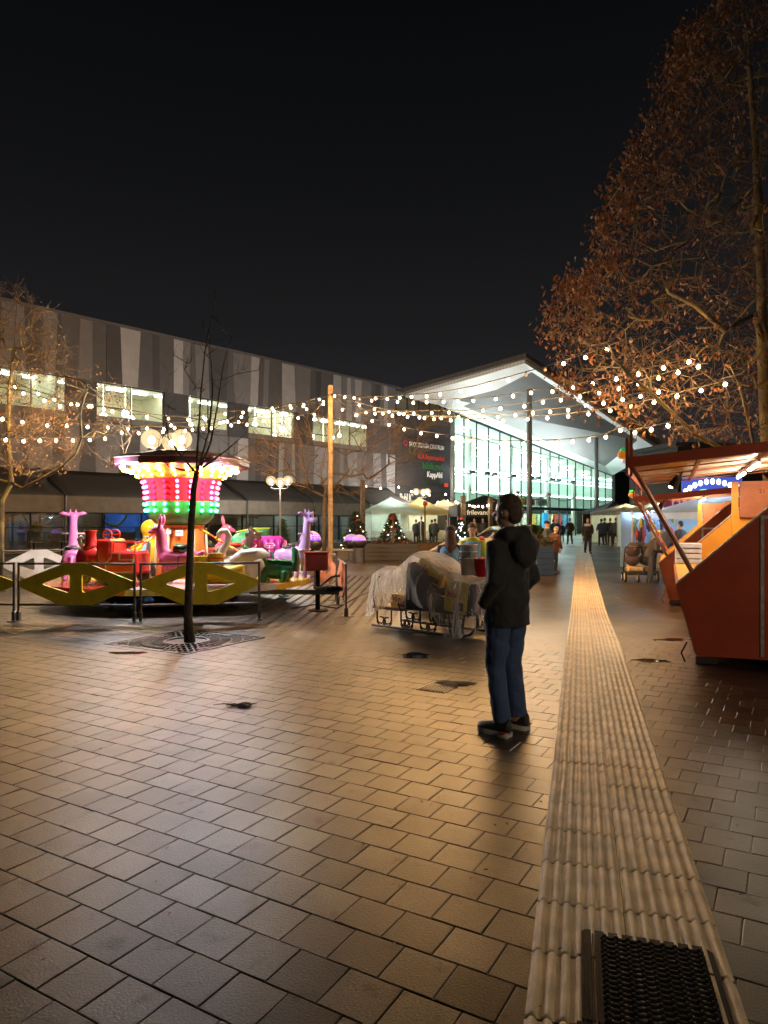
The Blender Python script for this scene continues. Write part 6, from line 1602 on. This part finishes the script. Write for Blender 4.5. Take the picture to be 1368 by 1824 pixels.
    # feet and stock
    for x, y in ((.32, .12), (.32, Ln - .12), (1.3, .12), (2.3, .12), (2.3, Ln - .12), (1.3, Ln - .12)):
        bp(MB().cbox((x, y, .045), (.22, .20, .085), .008), 'foot_block', mat('foot_wood', (.05, .03, .02), rough=.7))
    bp(MB().tube([(.1, .02, .02), (.06, .0, .12), (.12, .03, .24)], .01, 5), 'cable_end', CABLE)
    return o
BO = Vector((3.36, 8.02, gz(3.4, 8))); BA = -R(22.3)
booth(BO, BA, 4.4, 'nearest dark red fair booth with propped flap and inside coloured lamplit orange', RED_O)
BO2 = Vector((6.08, 15.4, gz(6.1, 15.4)))
booth(BO2, BA, 3.4, 'farther red fair booth with small barred flap', mat('booth_vermilion', (.42, .085, .014), rough=.5, var=.1), fasc=.1)
def booth_pt(O, x, y, z): return O + Matrix.Rotation(BA, 3, 'Z') @ Vector((x, y, z))
b = booth_pt(BO, .22, 3.9, .94); o = thing('white_crate', 'white slatted crate on the counter of the nearest booth', 'crate', b, BA)
for k in range(4): MB().cbox((0, 0, .04 + k * .085), (.40, .5, .07), .006).build('slat', mat('crate_white', (.7, .7, .72), rough=.5), o, w=False)
for sx_ in (-1, 1):
    for sy in (-1, 1): MB().box((sx_ * .18, sy * .23, .16), (.03, .03, .32)).build('corner_post', mat('crate_white'), o, w=False)
p = gp(1189, 1052); o = thing('red_float', 'small red ball lying by the foot of the farther booth', 'ball', p)
MB().ell((0, 0, .06), (.07, .06, .06), 10, 8).build('ball', mat('ball_red', (.5, .02, .02)), o, smooth=True, w=False); MB().tube([(0, 0, .11), (0, .01, .14)], .012, 6).build('stub', IRON, o, w=False)

# ================================================================ MARKET TENTS
def tent(label, px, Y, w, zp, ze, m, rz, walls=(), wallm=None, lamp=None, val=.25, legs=True, g=None):
    b = on(px, Y); o = thing('market_tent', label, 'tent', b, rz); h = w / 2
    N = 9; mb = MB()
    for k in range(4):
        a = R(90) * k; M = Matrix.Rotation(a, 3, 'Z')
        for i in range(N):
            t = i / (N - 1)
            for j in range(N):
                q = j / (N - 1) * 2 - 1; sag = .10 * math.sin(PI * t) * (1 - abs(q))
                p = M @ Vector((h * t * q, -h * t, 0)); mb.v.append((p.x, p.y, zp + (ze - zp) * t ** .9 - sag))
        o0 = k * N * N
        for i in range(N - 1):
            for j in range(N - 1): q = o0 + i * N + j; mb.f.append((q, q + 1, q + N + 1, q + N))
    rf = mb.build('roof', m, o, smooth=True, w=False)
    mb = MB()
    for k in range(4):
        M = Matrix.Rotation(R(90) * k, 3, 'Z'); a, b_ = M @ Vector((-h, -h, 0)), M @ Vector((h, -h, 0))
        for j in range(13):
            p = a.lerp(b_, j / 12); mb.v += [(p.x, p.y, ze), (p.x, p.y, ze - val + .03 * (j % 2))]
        for j in range(12): q = k * 26 + 2 * j; mb.f.append((q, q + 1, q + 3, q + 2))
    mb.build('valance', m, o, w=False).modifiers.new('thick', 'SOLIDIFY').thickness = .01
    for sx_ in (-1, 1):
        for sy in (-1, 1): MB().tube([(sx_ * h * .98, sy * h * .98, 0), (sx_ * h * .98, sy * h * .98, ze)], .028, 6).build('leg', mat('tent_leg', (.5, .5, .48), rough=.4, metal=.4), o, w=False)
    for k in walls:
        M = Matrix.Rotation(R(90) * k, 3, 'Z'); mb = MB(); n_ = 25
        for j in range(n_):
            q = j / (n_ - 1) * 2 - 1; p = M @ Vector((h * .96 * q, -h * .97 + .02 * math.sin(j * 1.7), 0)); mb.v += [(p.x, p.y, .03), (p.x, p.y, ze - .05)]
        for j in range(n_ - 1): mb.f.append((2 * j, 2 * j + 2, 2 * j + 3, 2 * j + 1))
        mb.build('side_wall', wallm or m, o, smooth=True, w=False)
    if lamp:
        MB().box((0, -.2, ze + .1), (1.2, .12, .06)).tube([(0, -.2, ze + .12), (0, -.2, zp - .2)], .012, 5).build('tent_lamp', lamp, o, w=False)
    MB().box((0, h * .35, .45), (w * .8, .6, .9)).build('stall_table', mat('table_cloth', (.5, .5, .45), rough=.7), o, w=False)
    return o
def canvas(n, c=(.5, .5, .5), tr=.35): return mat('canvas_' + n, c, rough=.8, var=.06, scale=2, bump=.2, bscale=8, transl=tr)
tl = lamp_mat('tent_light', (.78, 1, .86), 110); tlw = lamp_mat('tent_light_warm', (1, .82, .45), 90); tlb = lamp_mat('tent_light_blue', (.50, .78, 1), 150)
tent('white market tent with closed side walls, leftmost of the row', 696, 46, 3.3, 3.20, 2.25, canvas('white', (.66, .74, .66)), R(12), (3, 2), None, tl)
tent('yellowish market tent second in the row', 747, 48, 3.3, 3.25, 2.25, canvas('cream', (.70, .62, .38)), R(8), (2,), canvas('white'), tlw)
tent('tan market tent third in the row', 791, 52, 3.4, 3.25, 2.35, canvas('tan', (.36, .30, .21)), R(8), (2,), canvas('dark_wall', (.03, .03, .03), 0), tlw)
bt = tent('black market tent with white lettering on its front', 862, 44.6, 4.0, 3.25, 2.55, canvas('black', (.014, .014, .014), 0), R(2), (2,), canvas('dark_wall'), lamp_mat('tent_light_dim', (1, .8, .5), 10), .72)
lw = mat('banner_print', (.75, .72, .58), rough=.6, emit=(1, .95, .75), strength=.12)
letters('n frilevande svens', .40, lw, bt, (-1.72, -2.03, 1.98), (R(90), 0, 0), .003, bold=.006)
letters('DILLEN', .34, lw, bt, (.55, -1.75, 2.66), (R(48), 0, 0), .003)
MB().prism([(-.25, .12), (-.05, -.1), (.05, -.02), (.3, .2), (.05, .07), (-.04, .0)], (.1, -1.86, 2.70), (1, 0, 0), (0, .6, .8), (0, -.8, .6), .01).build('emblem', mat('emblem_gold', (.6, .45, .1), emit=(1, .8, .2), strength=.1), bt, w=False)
tent('grey market tent right of the guide path', 1115, 50, 3.6, 2.85, 2.25, canvas('grey', (.33, .31, .28)), R(15), (2,), canvas('white'), tlw)
tent('black pointed tent behind the grey tent', 1092, 56, 3.6, 3.2, 2.4, canvas('black'), R(10), (2,), canvas('dark_wall'))
tent('sand coloured tent overlapping the grey tent at its right', 1172, 42, 3.4, 2.75, 2.2, canvas('sand', (.50, .43, .32)), R(18), (2, 1), canvas('white'), tl)
bl = tent('large white tent glowing blue behind the farther booth', 1318, 24.5, 4.6, 3.05, 2.05, canvas('pale_blue', (.55, .66, .78), .5), R(10), (0, 2), canvas('pale_blue'), tlb)
# stall of hanging goods
b = on(1166, 25.5); o = thing('goods_stall', 'stall of bright hanging goods lit blue beside the blue tent', 'stall', b, R(20))
for x in (-1.0, 1.0): MB().tube([(x, 0, 0), (x, 0, 2.1)], .03, 6).build('post', mat('tent_leg'), o, w=False)
MB().tube([(-1.0, 0, 2.05), (1.0, 0, 2.05)], .025, 6).build('hanging_rail', mat('tent_leg'), o, w=False)
MB().box((0, .5, 1.05), (2.2, .04, 2.0)).build('back_sheet', canvas('sky', (.35, .55, .8), .3), o, w=False)
rr = random.Random(3); cols = [(.5, .05, .05), (.6, .45, .05), (.05, .3, .12), (.5, .5, .5), (.04, .06, .2), (.45, .1, .3), (.02, .02, .02), (.2, .4, .5)]
for k in range(26):
    x = rr.uniform(-.95, .95); z = rr.uniform(1.3, 1.95); c = rr.randrange(8); h = rr.uniform(.2, .7)
    MB().tube([(x, rr.uniform(-.1, .2), z), (x, 0, z - h * .5), (x + rr.gauss(0, .03), 0, z - h)], [.03, rr.uniform(.05, .1), .03], 7).build('hanging_item', mat('goods_%d' % c, cols[c], rough=.6), o, smooth=True, w=False)
MB().box((0, .1, .4), (1.9, .6, .8)).build('table', mat('table_cloth'), o, w=False)
for k in range(9): MB().ell((-.9 + k * .22, .35, 1.98 - .1 * math.sin(k)), (.035, .035, .035), 8, 6).build('stall_bulb', lamp_mat('stall_bulb', (.7, .85, 1), 60), o, w=False)
# purple sign and glowing sign over the blue tent
p = at(1248, 903, 26.5); o = thing('purple_sign', 'purple sign board with pale lettering above the blue tent', 'sign', (p.x, p.y, gz(p.x, p.y)), R(4)); zc = p.z - gz(p.x, p.y)
MB().cbox((0, 0, zc), (2.9, .06, .75), .01).build('board', mat('sign_purple', (.14, .012, .05), rough=.5, emit=(.6, .03, .15), strength=.04), o, w=False)
for x in (-1.3, 1.3): MB().tube([(x, .06, 0), (x, .06, zc + .3)], .03, 6).build('post', IRON, o, w=False)
letters('CHURROS', .36, mat('sign_lilac', (.5, .35, .6), emit=(.8, .6, 1), strength=.2), o, (-1.15, -.035, zc), (R(90), 0, 0), .004, bold=.008)
letters('& CO', .26, mat('sign_lilac'), o, (-1.15, -.035, zc - .32), (R(90), 0, 0), .004, bold=.006)
p = at(1268, 868, 30); o = thing('glowing_sign', 'blue sign with glowing white arched letters seen under the flap', 'sign', (p.x, p.y, gz(p.x, p.y)), 0); zc = p.z - gz(p.x, p.y)
MB().cbox((0, 0, zc), (2.6, .08, .9), .02).build('board', mat('sign_blue', (.02, .04, .2), emit=(.1, .15, .8), strength=.5), o, w=False)
for x in (-1.2, 1.2): MB().tube([(x, .06, 0), (x, .06, zc)], .04, 6).build('post', IRON, o, w=False)
for k in range(11):
    a = PI * (.22 + .56 * (10 - k) / 10); MB().ell((1.5 * math.cos(a), -.06, zc - .95 + 1.2 * math.sin(a)), (.09, .03, .12), 8, 6).build('glow_letter', lamp_mat('letter_white', (.8, .92, 1), 8), o, w=False)
MB().ell((-.3, -.06, zc - .18), (.35, .03, .09), 10, 6).build('glow_badge', lamp_mat('badge_green', (.05, 1, .5), 3), o, w=False)
# dark house behind the oak
p = on(1330, 46); o = thing('dark_house', 'dark flat roofed house in the night behind the oak', 'building', p, R(10))
MB().box((4, 3, 3.2), (18, 6, 6.4)).build('wall', mat('night_wall', (.03, .028, .026), rough=.8), o, w=False); MB().box((4, 3, 6.55), (18.6, 6.6, .3)).build('roof', mat('night_roof', (.02, .02, .02), rough=.8), o, w=False)
for k in range(5): MB().box((-3 + k * 3, -.02, 3.6), (1.2, .06, 1.4)).build('window', mat('night_window', (.03, .035, .04), rough=.1), o, w=False)

# ================================================================ FIRS, PLANTERS, LIT DOMES, BENCH WALL, CAR
FIR = mat('fir_needles', (.030, .055, .022), rough=.7, var=.45, scale=8)
def fir(label, px, Y, ytop, w, lights=0, lm=None, baubles=(), star=False, zb=.4):
    b = on(px, Y); zt = at(px, ytop, Y).z - b.z; o = thing('fir_tree', label, 'fir tree', b); r_ = random.Random(int(px))
    MB().tube([(0, 0, 0), (0, 0, zt)], [.05, .01], 6).build('trunk', MATS['lit_bark'], o, w=False)
    mb = MB()
    for k in range(1500):
        t = r_.random() ** 1.4; z = zb + (zt - zb) * t; R_ = w * (1 - t) * (.35 + .65 * r_.random()) + .03; a = r_.uniform(0, 6.283)
        p = Vector((R_ * math.cos(a), R_ * math.sin(a), z)); d = Vector((math.cos(a + r_.gauss(0, .5)), math.sin(a + r_.gauss(0, .5)), r_.uniform(-.5, .35))) * r_.uniform(.10, .24)
        s_ = Vector((-d.y, d.x, 0)) * .16; mb.add([p - s_, p + s_, p + d], [(0, 1, 2)]); mb.add([p + Vector((0, 0, -.03)), p + Vector((0, 0, .03)), p + d], [(0, 1, 2)])
    stuff(mb.build('crown', FIR, o, w=False))
    for k in range(lights):
        t = r_.random(); z = zb + (zt - zb) * t * .95; a = r_.uniform(PI, 2 * PI); R_ = w * (1 - t) * .95 + .05
        MB().ell((R_ * math.cos(a), R_ * math.sin(a), z), (.032, .032, .032), 8, 6).build('fairy_light', lm, o, w=False)
    for k, c in enumerate(baubles):
        t = r_.random() * .85; z = zb + (zt - zb) * t; a = r_.uniform(PI * 1.1, 1.9 * PI); R_ = w * (1 - t) * .95 + .03
        MB().ell((R_ * math.cos(a), R_ * math.sin(a), z), (.06, .06, .06), 8, 6).build('bauble', mat('bauble_%s' % c[0], c[1], rough=.15, metal=.3), o, smooth=True, w=False)
    if star: MB().prism([(.12 * (1 if i % 2 == 0 else .45) * math.sin(i * PI / 5), .12 * (1 if i % 2 == 0 else .45) * math.cos(i * PI / 5)) for i in range(10)], (0, 0, zt + .05), (1, 0, 0), (0, 0, 1), (0, 1, 0), .03).build('star', mat('star_red', (.6, .05, .03), emit=(1, .1, .05), strength=.5), o, w=False)
    return o
fl_ = lamp_mat('fairy_glow', (1, .80, .5), 6); flw = lamp_mat('fairy_white', (.9, .93, 1), 6)
rb = (('red', (.5, .03, .03)), ('gold', (.6, .4, .1)), ('red', (.5, .03, .03)), ('pink', (.6, .3, .25)))
fir('dense fir with red and gold baubles by the dark pole', 634, 37, 912, .85, 10, fl_, rb * 4, zb=.15)
fir('fir in the wooden planter with small warm lights', 699, 38, 915, .85, 13, fl_, rb * 2, zb=.35)
fir('fir covered in white lights with a red star', 821, 38, 926, .75, 44, flw, rb, True, zb=.2)
fir('small plain cypress before the shop front', 503, 39, 925, .35, 0, None, (), zb=.1)
fir('young pine beside the parked car', 955, 26, 936, .3, 0, None, (), zb=.5)
# red torch like decorations on posts
for px, Y, lb in ((700, 36, 'wooden stake with a red bow before the planter fir'), (757, 41, 'dark stake with a red bow before the yellow tent')):
    b = on(px, Y); o = thing('decor_stake', lb, 'stake', b); h = at(px, 897 if px > 720 else 922, Y).z - b.z
    MB().box((0, 0, h / 2), (.10, .10, h)).build('stake', mat('stake_wood', (.2, .11, .05), rough=.7), o, w=False)
    mb = MB(); r_ = random.Random(px)
    for k in range(40):
        d = Vector((r_.gauss(0, 1), r_.gauss(0, 1), r_.gauss(0, 1))).normalized() * .17; mb.tube([(0, 0, h), (d.x * .5, d.y * .5, h + d.z * .6), (d.x, d.y, h + d.z)], [.03, .03, .01], 4)
    MB_ = mb.build('red_bow', mat('bow_red', (.40, .05, .03), rough=.6, var=.3), o, w=False)
# planter bed wall and big round planter pot
BRICKM = mat('planter_wood', (.16, .085, .04), rough=.7, var=.3, scale=6)
def planter(label, px, Y, d, m, plants=(.05, .08, .03), hgt=.5, rz=0, np_=120, ph=.35):
    b = on(px, Y); o = thing('planter', label, 'planter', b, rz)
    n_ = max(2, int(hgt / .16))
    for k in range(n_):
        z = hgt * (k + .5) / n_
        for sy in (-1, 1): MB().cbox((0, sy * d[1] / 2, z), (d[0], .05, hgt / n_ - .008), .006).build('plank', m, o, w=False)
        for sx_ in (-1, 1): MB().cbox((sx_ * (d[0] / 2 - .03), 0, z), (.05, d[1] - .06, hgt / n_ - .008), .006).build('plank', m, o, w=False)
    MB().box((0, 0, hgt - .06), (d[0] - .08, d[1] - .06, .04)).build('soil_bed', soil, o, w=False)
    r_ = random.Random(int(px)); mb = MB()
    for k in range(np_):
        p = Vector((r_.uniform(-.48, .48) * d[0], r_.uniform(-.45, .45) * d[1], hgt - .05)); q = Vector((r_.gauss(0, .1), r_.gauss(0, .1), r_.uniform(.3, 1) * ph))
        mb.tube([p, p + q * .5, p + q], [.008, .006, .003], 3, False)
        for j in range(4):
            c = p + q * r_.uniform(.3, 1); e_ = Vector((r_.gauss(0, .07), r_.gauss(0, .07), r_.gauss(0, .05))); s_ = Vector((-e_.y, e_.x, .02)) * .4; mb.add([c, c + e_ * .5 + s_, c + e_, c + e_ * .5 - s_], [(0, 1, 2, 3)])
    stuff(mb.build('plants', mat('plant_%d' % int(plants[0] * 1000), plants, rough=.7, var=.5), o, w=False))
    return o
planter('long wooden planter bed under the firs and market tents', 725, 37.6, (6.6, 1.6), BRICKM, (.07, .06, .02), .42, 0, 220, .4)
planter('dark round edged planter before the wooden bed', 690, 30, (2.6, 1.2), mat('planter_dark', (.03, .028, .026), rough=.6), (.10, .045, .02), .7, 0, 120, .15)
planter('tall blue planter with dry shrub beside the elderly man', 963, 23.2, (.62, .62), mat('planter_blue', (.02, .045, .11), rough=.4), (.07, .03, .025), .95, R(15), 90, .5)
# low concrete bench wall with cylinders
CONC = mat('bench_concrete', (.22, .20, .18), rough=.6, var=.2, bump=.4)
b = on(600, 30); o = thing('bench_wall', 'low grey bench wall left of the round planters', 'bench', b, R(-3))
MB().cbox((0, 0, .42), (4.6, .5, .10), .02).build('seat_slab', CONC, o, w=False)
for k in range(4): MB().cbox((-2.0 + k * 1.33, 0, .185), (1.27, .4, .37), .01).build('base_panel', mat('bench_base', (.07, .065, .06), rough=.6), o, w=False)
PUR = lamp_mat('purple_glow', (.32, .06, 1), 2.2); PW_ = mat('dome_wire', (.5, .45, .7), rough=.4)
def dome(label, px, Y, R_, ped):
    b = on(px, Y); o = thing('lit_dome', label, 'light dome', b, 0, 'purple glowing domes on pedestals')
    MB().lathe([(R_ * .75, 0), (R_ * .75, ped - .02), (R_ * .8, ped), (R_ * .05, ped)], n=20).build('pedestal', mat('pedestal_dark', (.05, .05, .055), rough=.4), o, smooth=False, w=False)
    MB().lathe([(R_ * .6, ped), (R_ * .98, ped + R_ * .45), (R_ * 1.0, ped + R_ * .8), (R_ * .9, ped + R_ * .95), (R_ * .1, ped + R_ * .9)], n=24).build('bowl', mat('bowl_black', (.02, .018, .018), rough=.4), o, smooth=True, w=False)
    MB().ell((0, 0, ped + R_ * .95), (R_ * .78, R_ * .78, R_ * .62), 18, 10).build('glow_core', PUR, o, smooth=True, w=False)
    mb = MB(); zc = ped + R_ * .95
    for k in range(9):
        a = PI * k / 9; mb.tube([(R_ * .84 * math.cos(t) * math.cos(a), R_ * .84 * math.cos(t) * math.sin(a), zc + R_ * .7 * math.sin(t)) for t in np.linspace(0, PI, 15)], .018, 4, False)
    for t in (.25, .55, .85, 1.15): mb.tube([(R_ * .84 * math.cos(t) * math.cos(a), R_ * .84 * math.cos(t) * math.sin(a), zc + R_ * .7 * math.sin(t)) for a in np.linspace(0, 2 * PI, 21)], .018, 4, False)
    mb.build('wire_net', PW_, o, w=False)
    return o
dome('largest purple glowing dome beside the lilac giraffe', 553, 23.5, .42, .62); dome('purple glowing dome standing back on the bench wall', 626, 30.0, .36, .50); dome('purple glowing dome on a dark pedestal, rightmost', 640, 27.5, .30, .62)
# parked car behind the watching man
b = on(905, 29.5); car_ = thing('parked_car', 'pale car parked behind the watching man', 'car', b, R(12))
CARP = mat('car_paint', (.42, .44, .40), rough=.25, var=.05, coat=.6); CGL = mat('car_glass', (.015, .02, .02), rough=.05, spec=.8)
def loft_car(secs): 
    return [[Vector((x, s_ * w_, z)) for s_, z in sec] for x, w_, sec in secs]
half = lambda zb, zm, zt, wt: [(-1, zb), (-1, zm), (-wt, zt), (wt, zt), (1, zm), (1, zb)]
secs = [(-2.0, .72, half(.35, .6, .78, .85)), (-1.85, .82, half(.25, .75, .95, .9)), (-1.1, .86, half(.22, .85, .98, .92)), (0, .87, half(.22, .86, 1.0, .93)), (1.0, .87, half(.22, .86, 1.0, .93)), (1.8, .84, half(.22, .85, .98, .9)), (2.05, .74, half(.35, .7, .85, .88))]
MB().rings(loft_car(secs)).build('body', CARP, car_, smooth=True, w=False, auto=35)
cab = [(-1.15, .76, half(.98, .99, 1.0, .98)), (-.55, .74, half(.98, 1.25, 1.40, .82)), (.1, .74, half(.98, 1.28, 1.46, .84)), (1.2, .74, half(.98, 1.26, 1.44, .84)), (1.85, .72, half(.96, .97, .99, .98))]
MB().rings(loft_car(cab)).build('cabin_glass', CGL, car_, smooth=True, w=False, auto=35)
MB().rings(loft_car([(-.5, .62, half(1.40, 1.41, 1.44, .96)), (.1, .63, half(1.46, 1.47, 1.50, .96)), (1.2, .63, half(1.44, 1.45, 1.48, .96))])).build('roof', CARP, car_, w=False)
for x in (-.9, .35, 1.45):
    for sy in (-1, 1): MB().tube([(x - (.25 if x < 0 else -.1), sy * .76, .97), (x + (.35 if x < 0 else -.1), sy * .63, 1.42)], .03, 5).build('pillar', CARP, car_, w=False)
for x in (-1.35, 1.35):
    for sy in (-1, 1):
        w_ = MB().tube([(x, sy * .70, .32), (x, sy * .88, .32)], .32, 20).build('wheel', MATS['rubber'], car_, w=False); MB().tube([(x, sy * .70, .32), (x, sy * .885, .32)], .2, 16).build('rim', mat('rim_silver', (.5, .5, .5), rough=.3, metal=.8), w_, w=False)
for sy in (-1, 1):
    MB().ell((-1.97, sy * .55, .68), (.05, .16, .09), 10, 6).build('headlight', mat('lamp_glass', (.7, .7, .65), rough=.1), car_, smooth=True, w=False)
    MB().cbox((-.75, sy * .95, 1.02), (.1, .16, .12), .03).build('side_mirror', CARP, car_, w=False)
# sign trestle before the guide path tents
b = on(980, 57.5)
# benches or cafe furniture under the awning, seen past the carousel
for k, px in enumerate((60, 110, 190, 245, 455, 540)):
    Y = 47.28 / (.884 - (px - HX) / FPX) - 4.0; b = on(px, Y); o = thing('cafe_table', ['dark cafe table at the far left under the awning', 'dark cafe table left of the pink giraffe', 'dark cafe table behind the red chimney', 'dark cafe table behind the duckling', 'dark cafe table behind the mint turtle', 'dark cafe table behind the lilac giraffe'][k], 'table', b, .3 * k)
    MB().lathe([(.4, .72), (.4, .75), (.01, .75)], n=16).build('top', mat('cafe_dark', (.03, .025, .022), rough=.5), o, w=False); MB().tube([(0, 0, 0), (0, 0, .72)], .04, 6).lathe([(.22, 0), (.22, .02), (.04, .03)], n=10).build('stem', IRON, o, w=False)
    for sx_ in (-1, 1):
        MB().cbox((sx_ * .65, 0, .45), (.42, .42, .05), .01).build('chair_seat', mat('cafe_dark'), o, w=False) if False else None
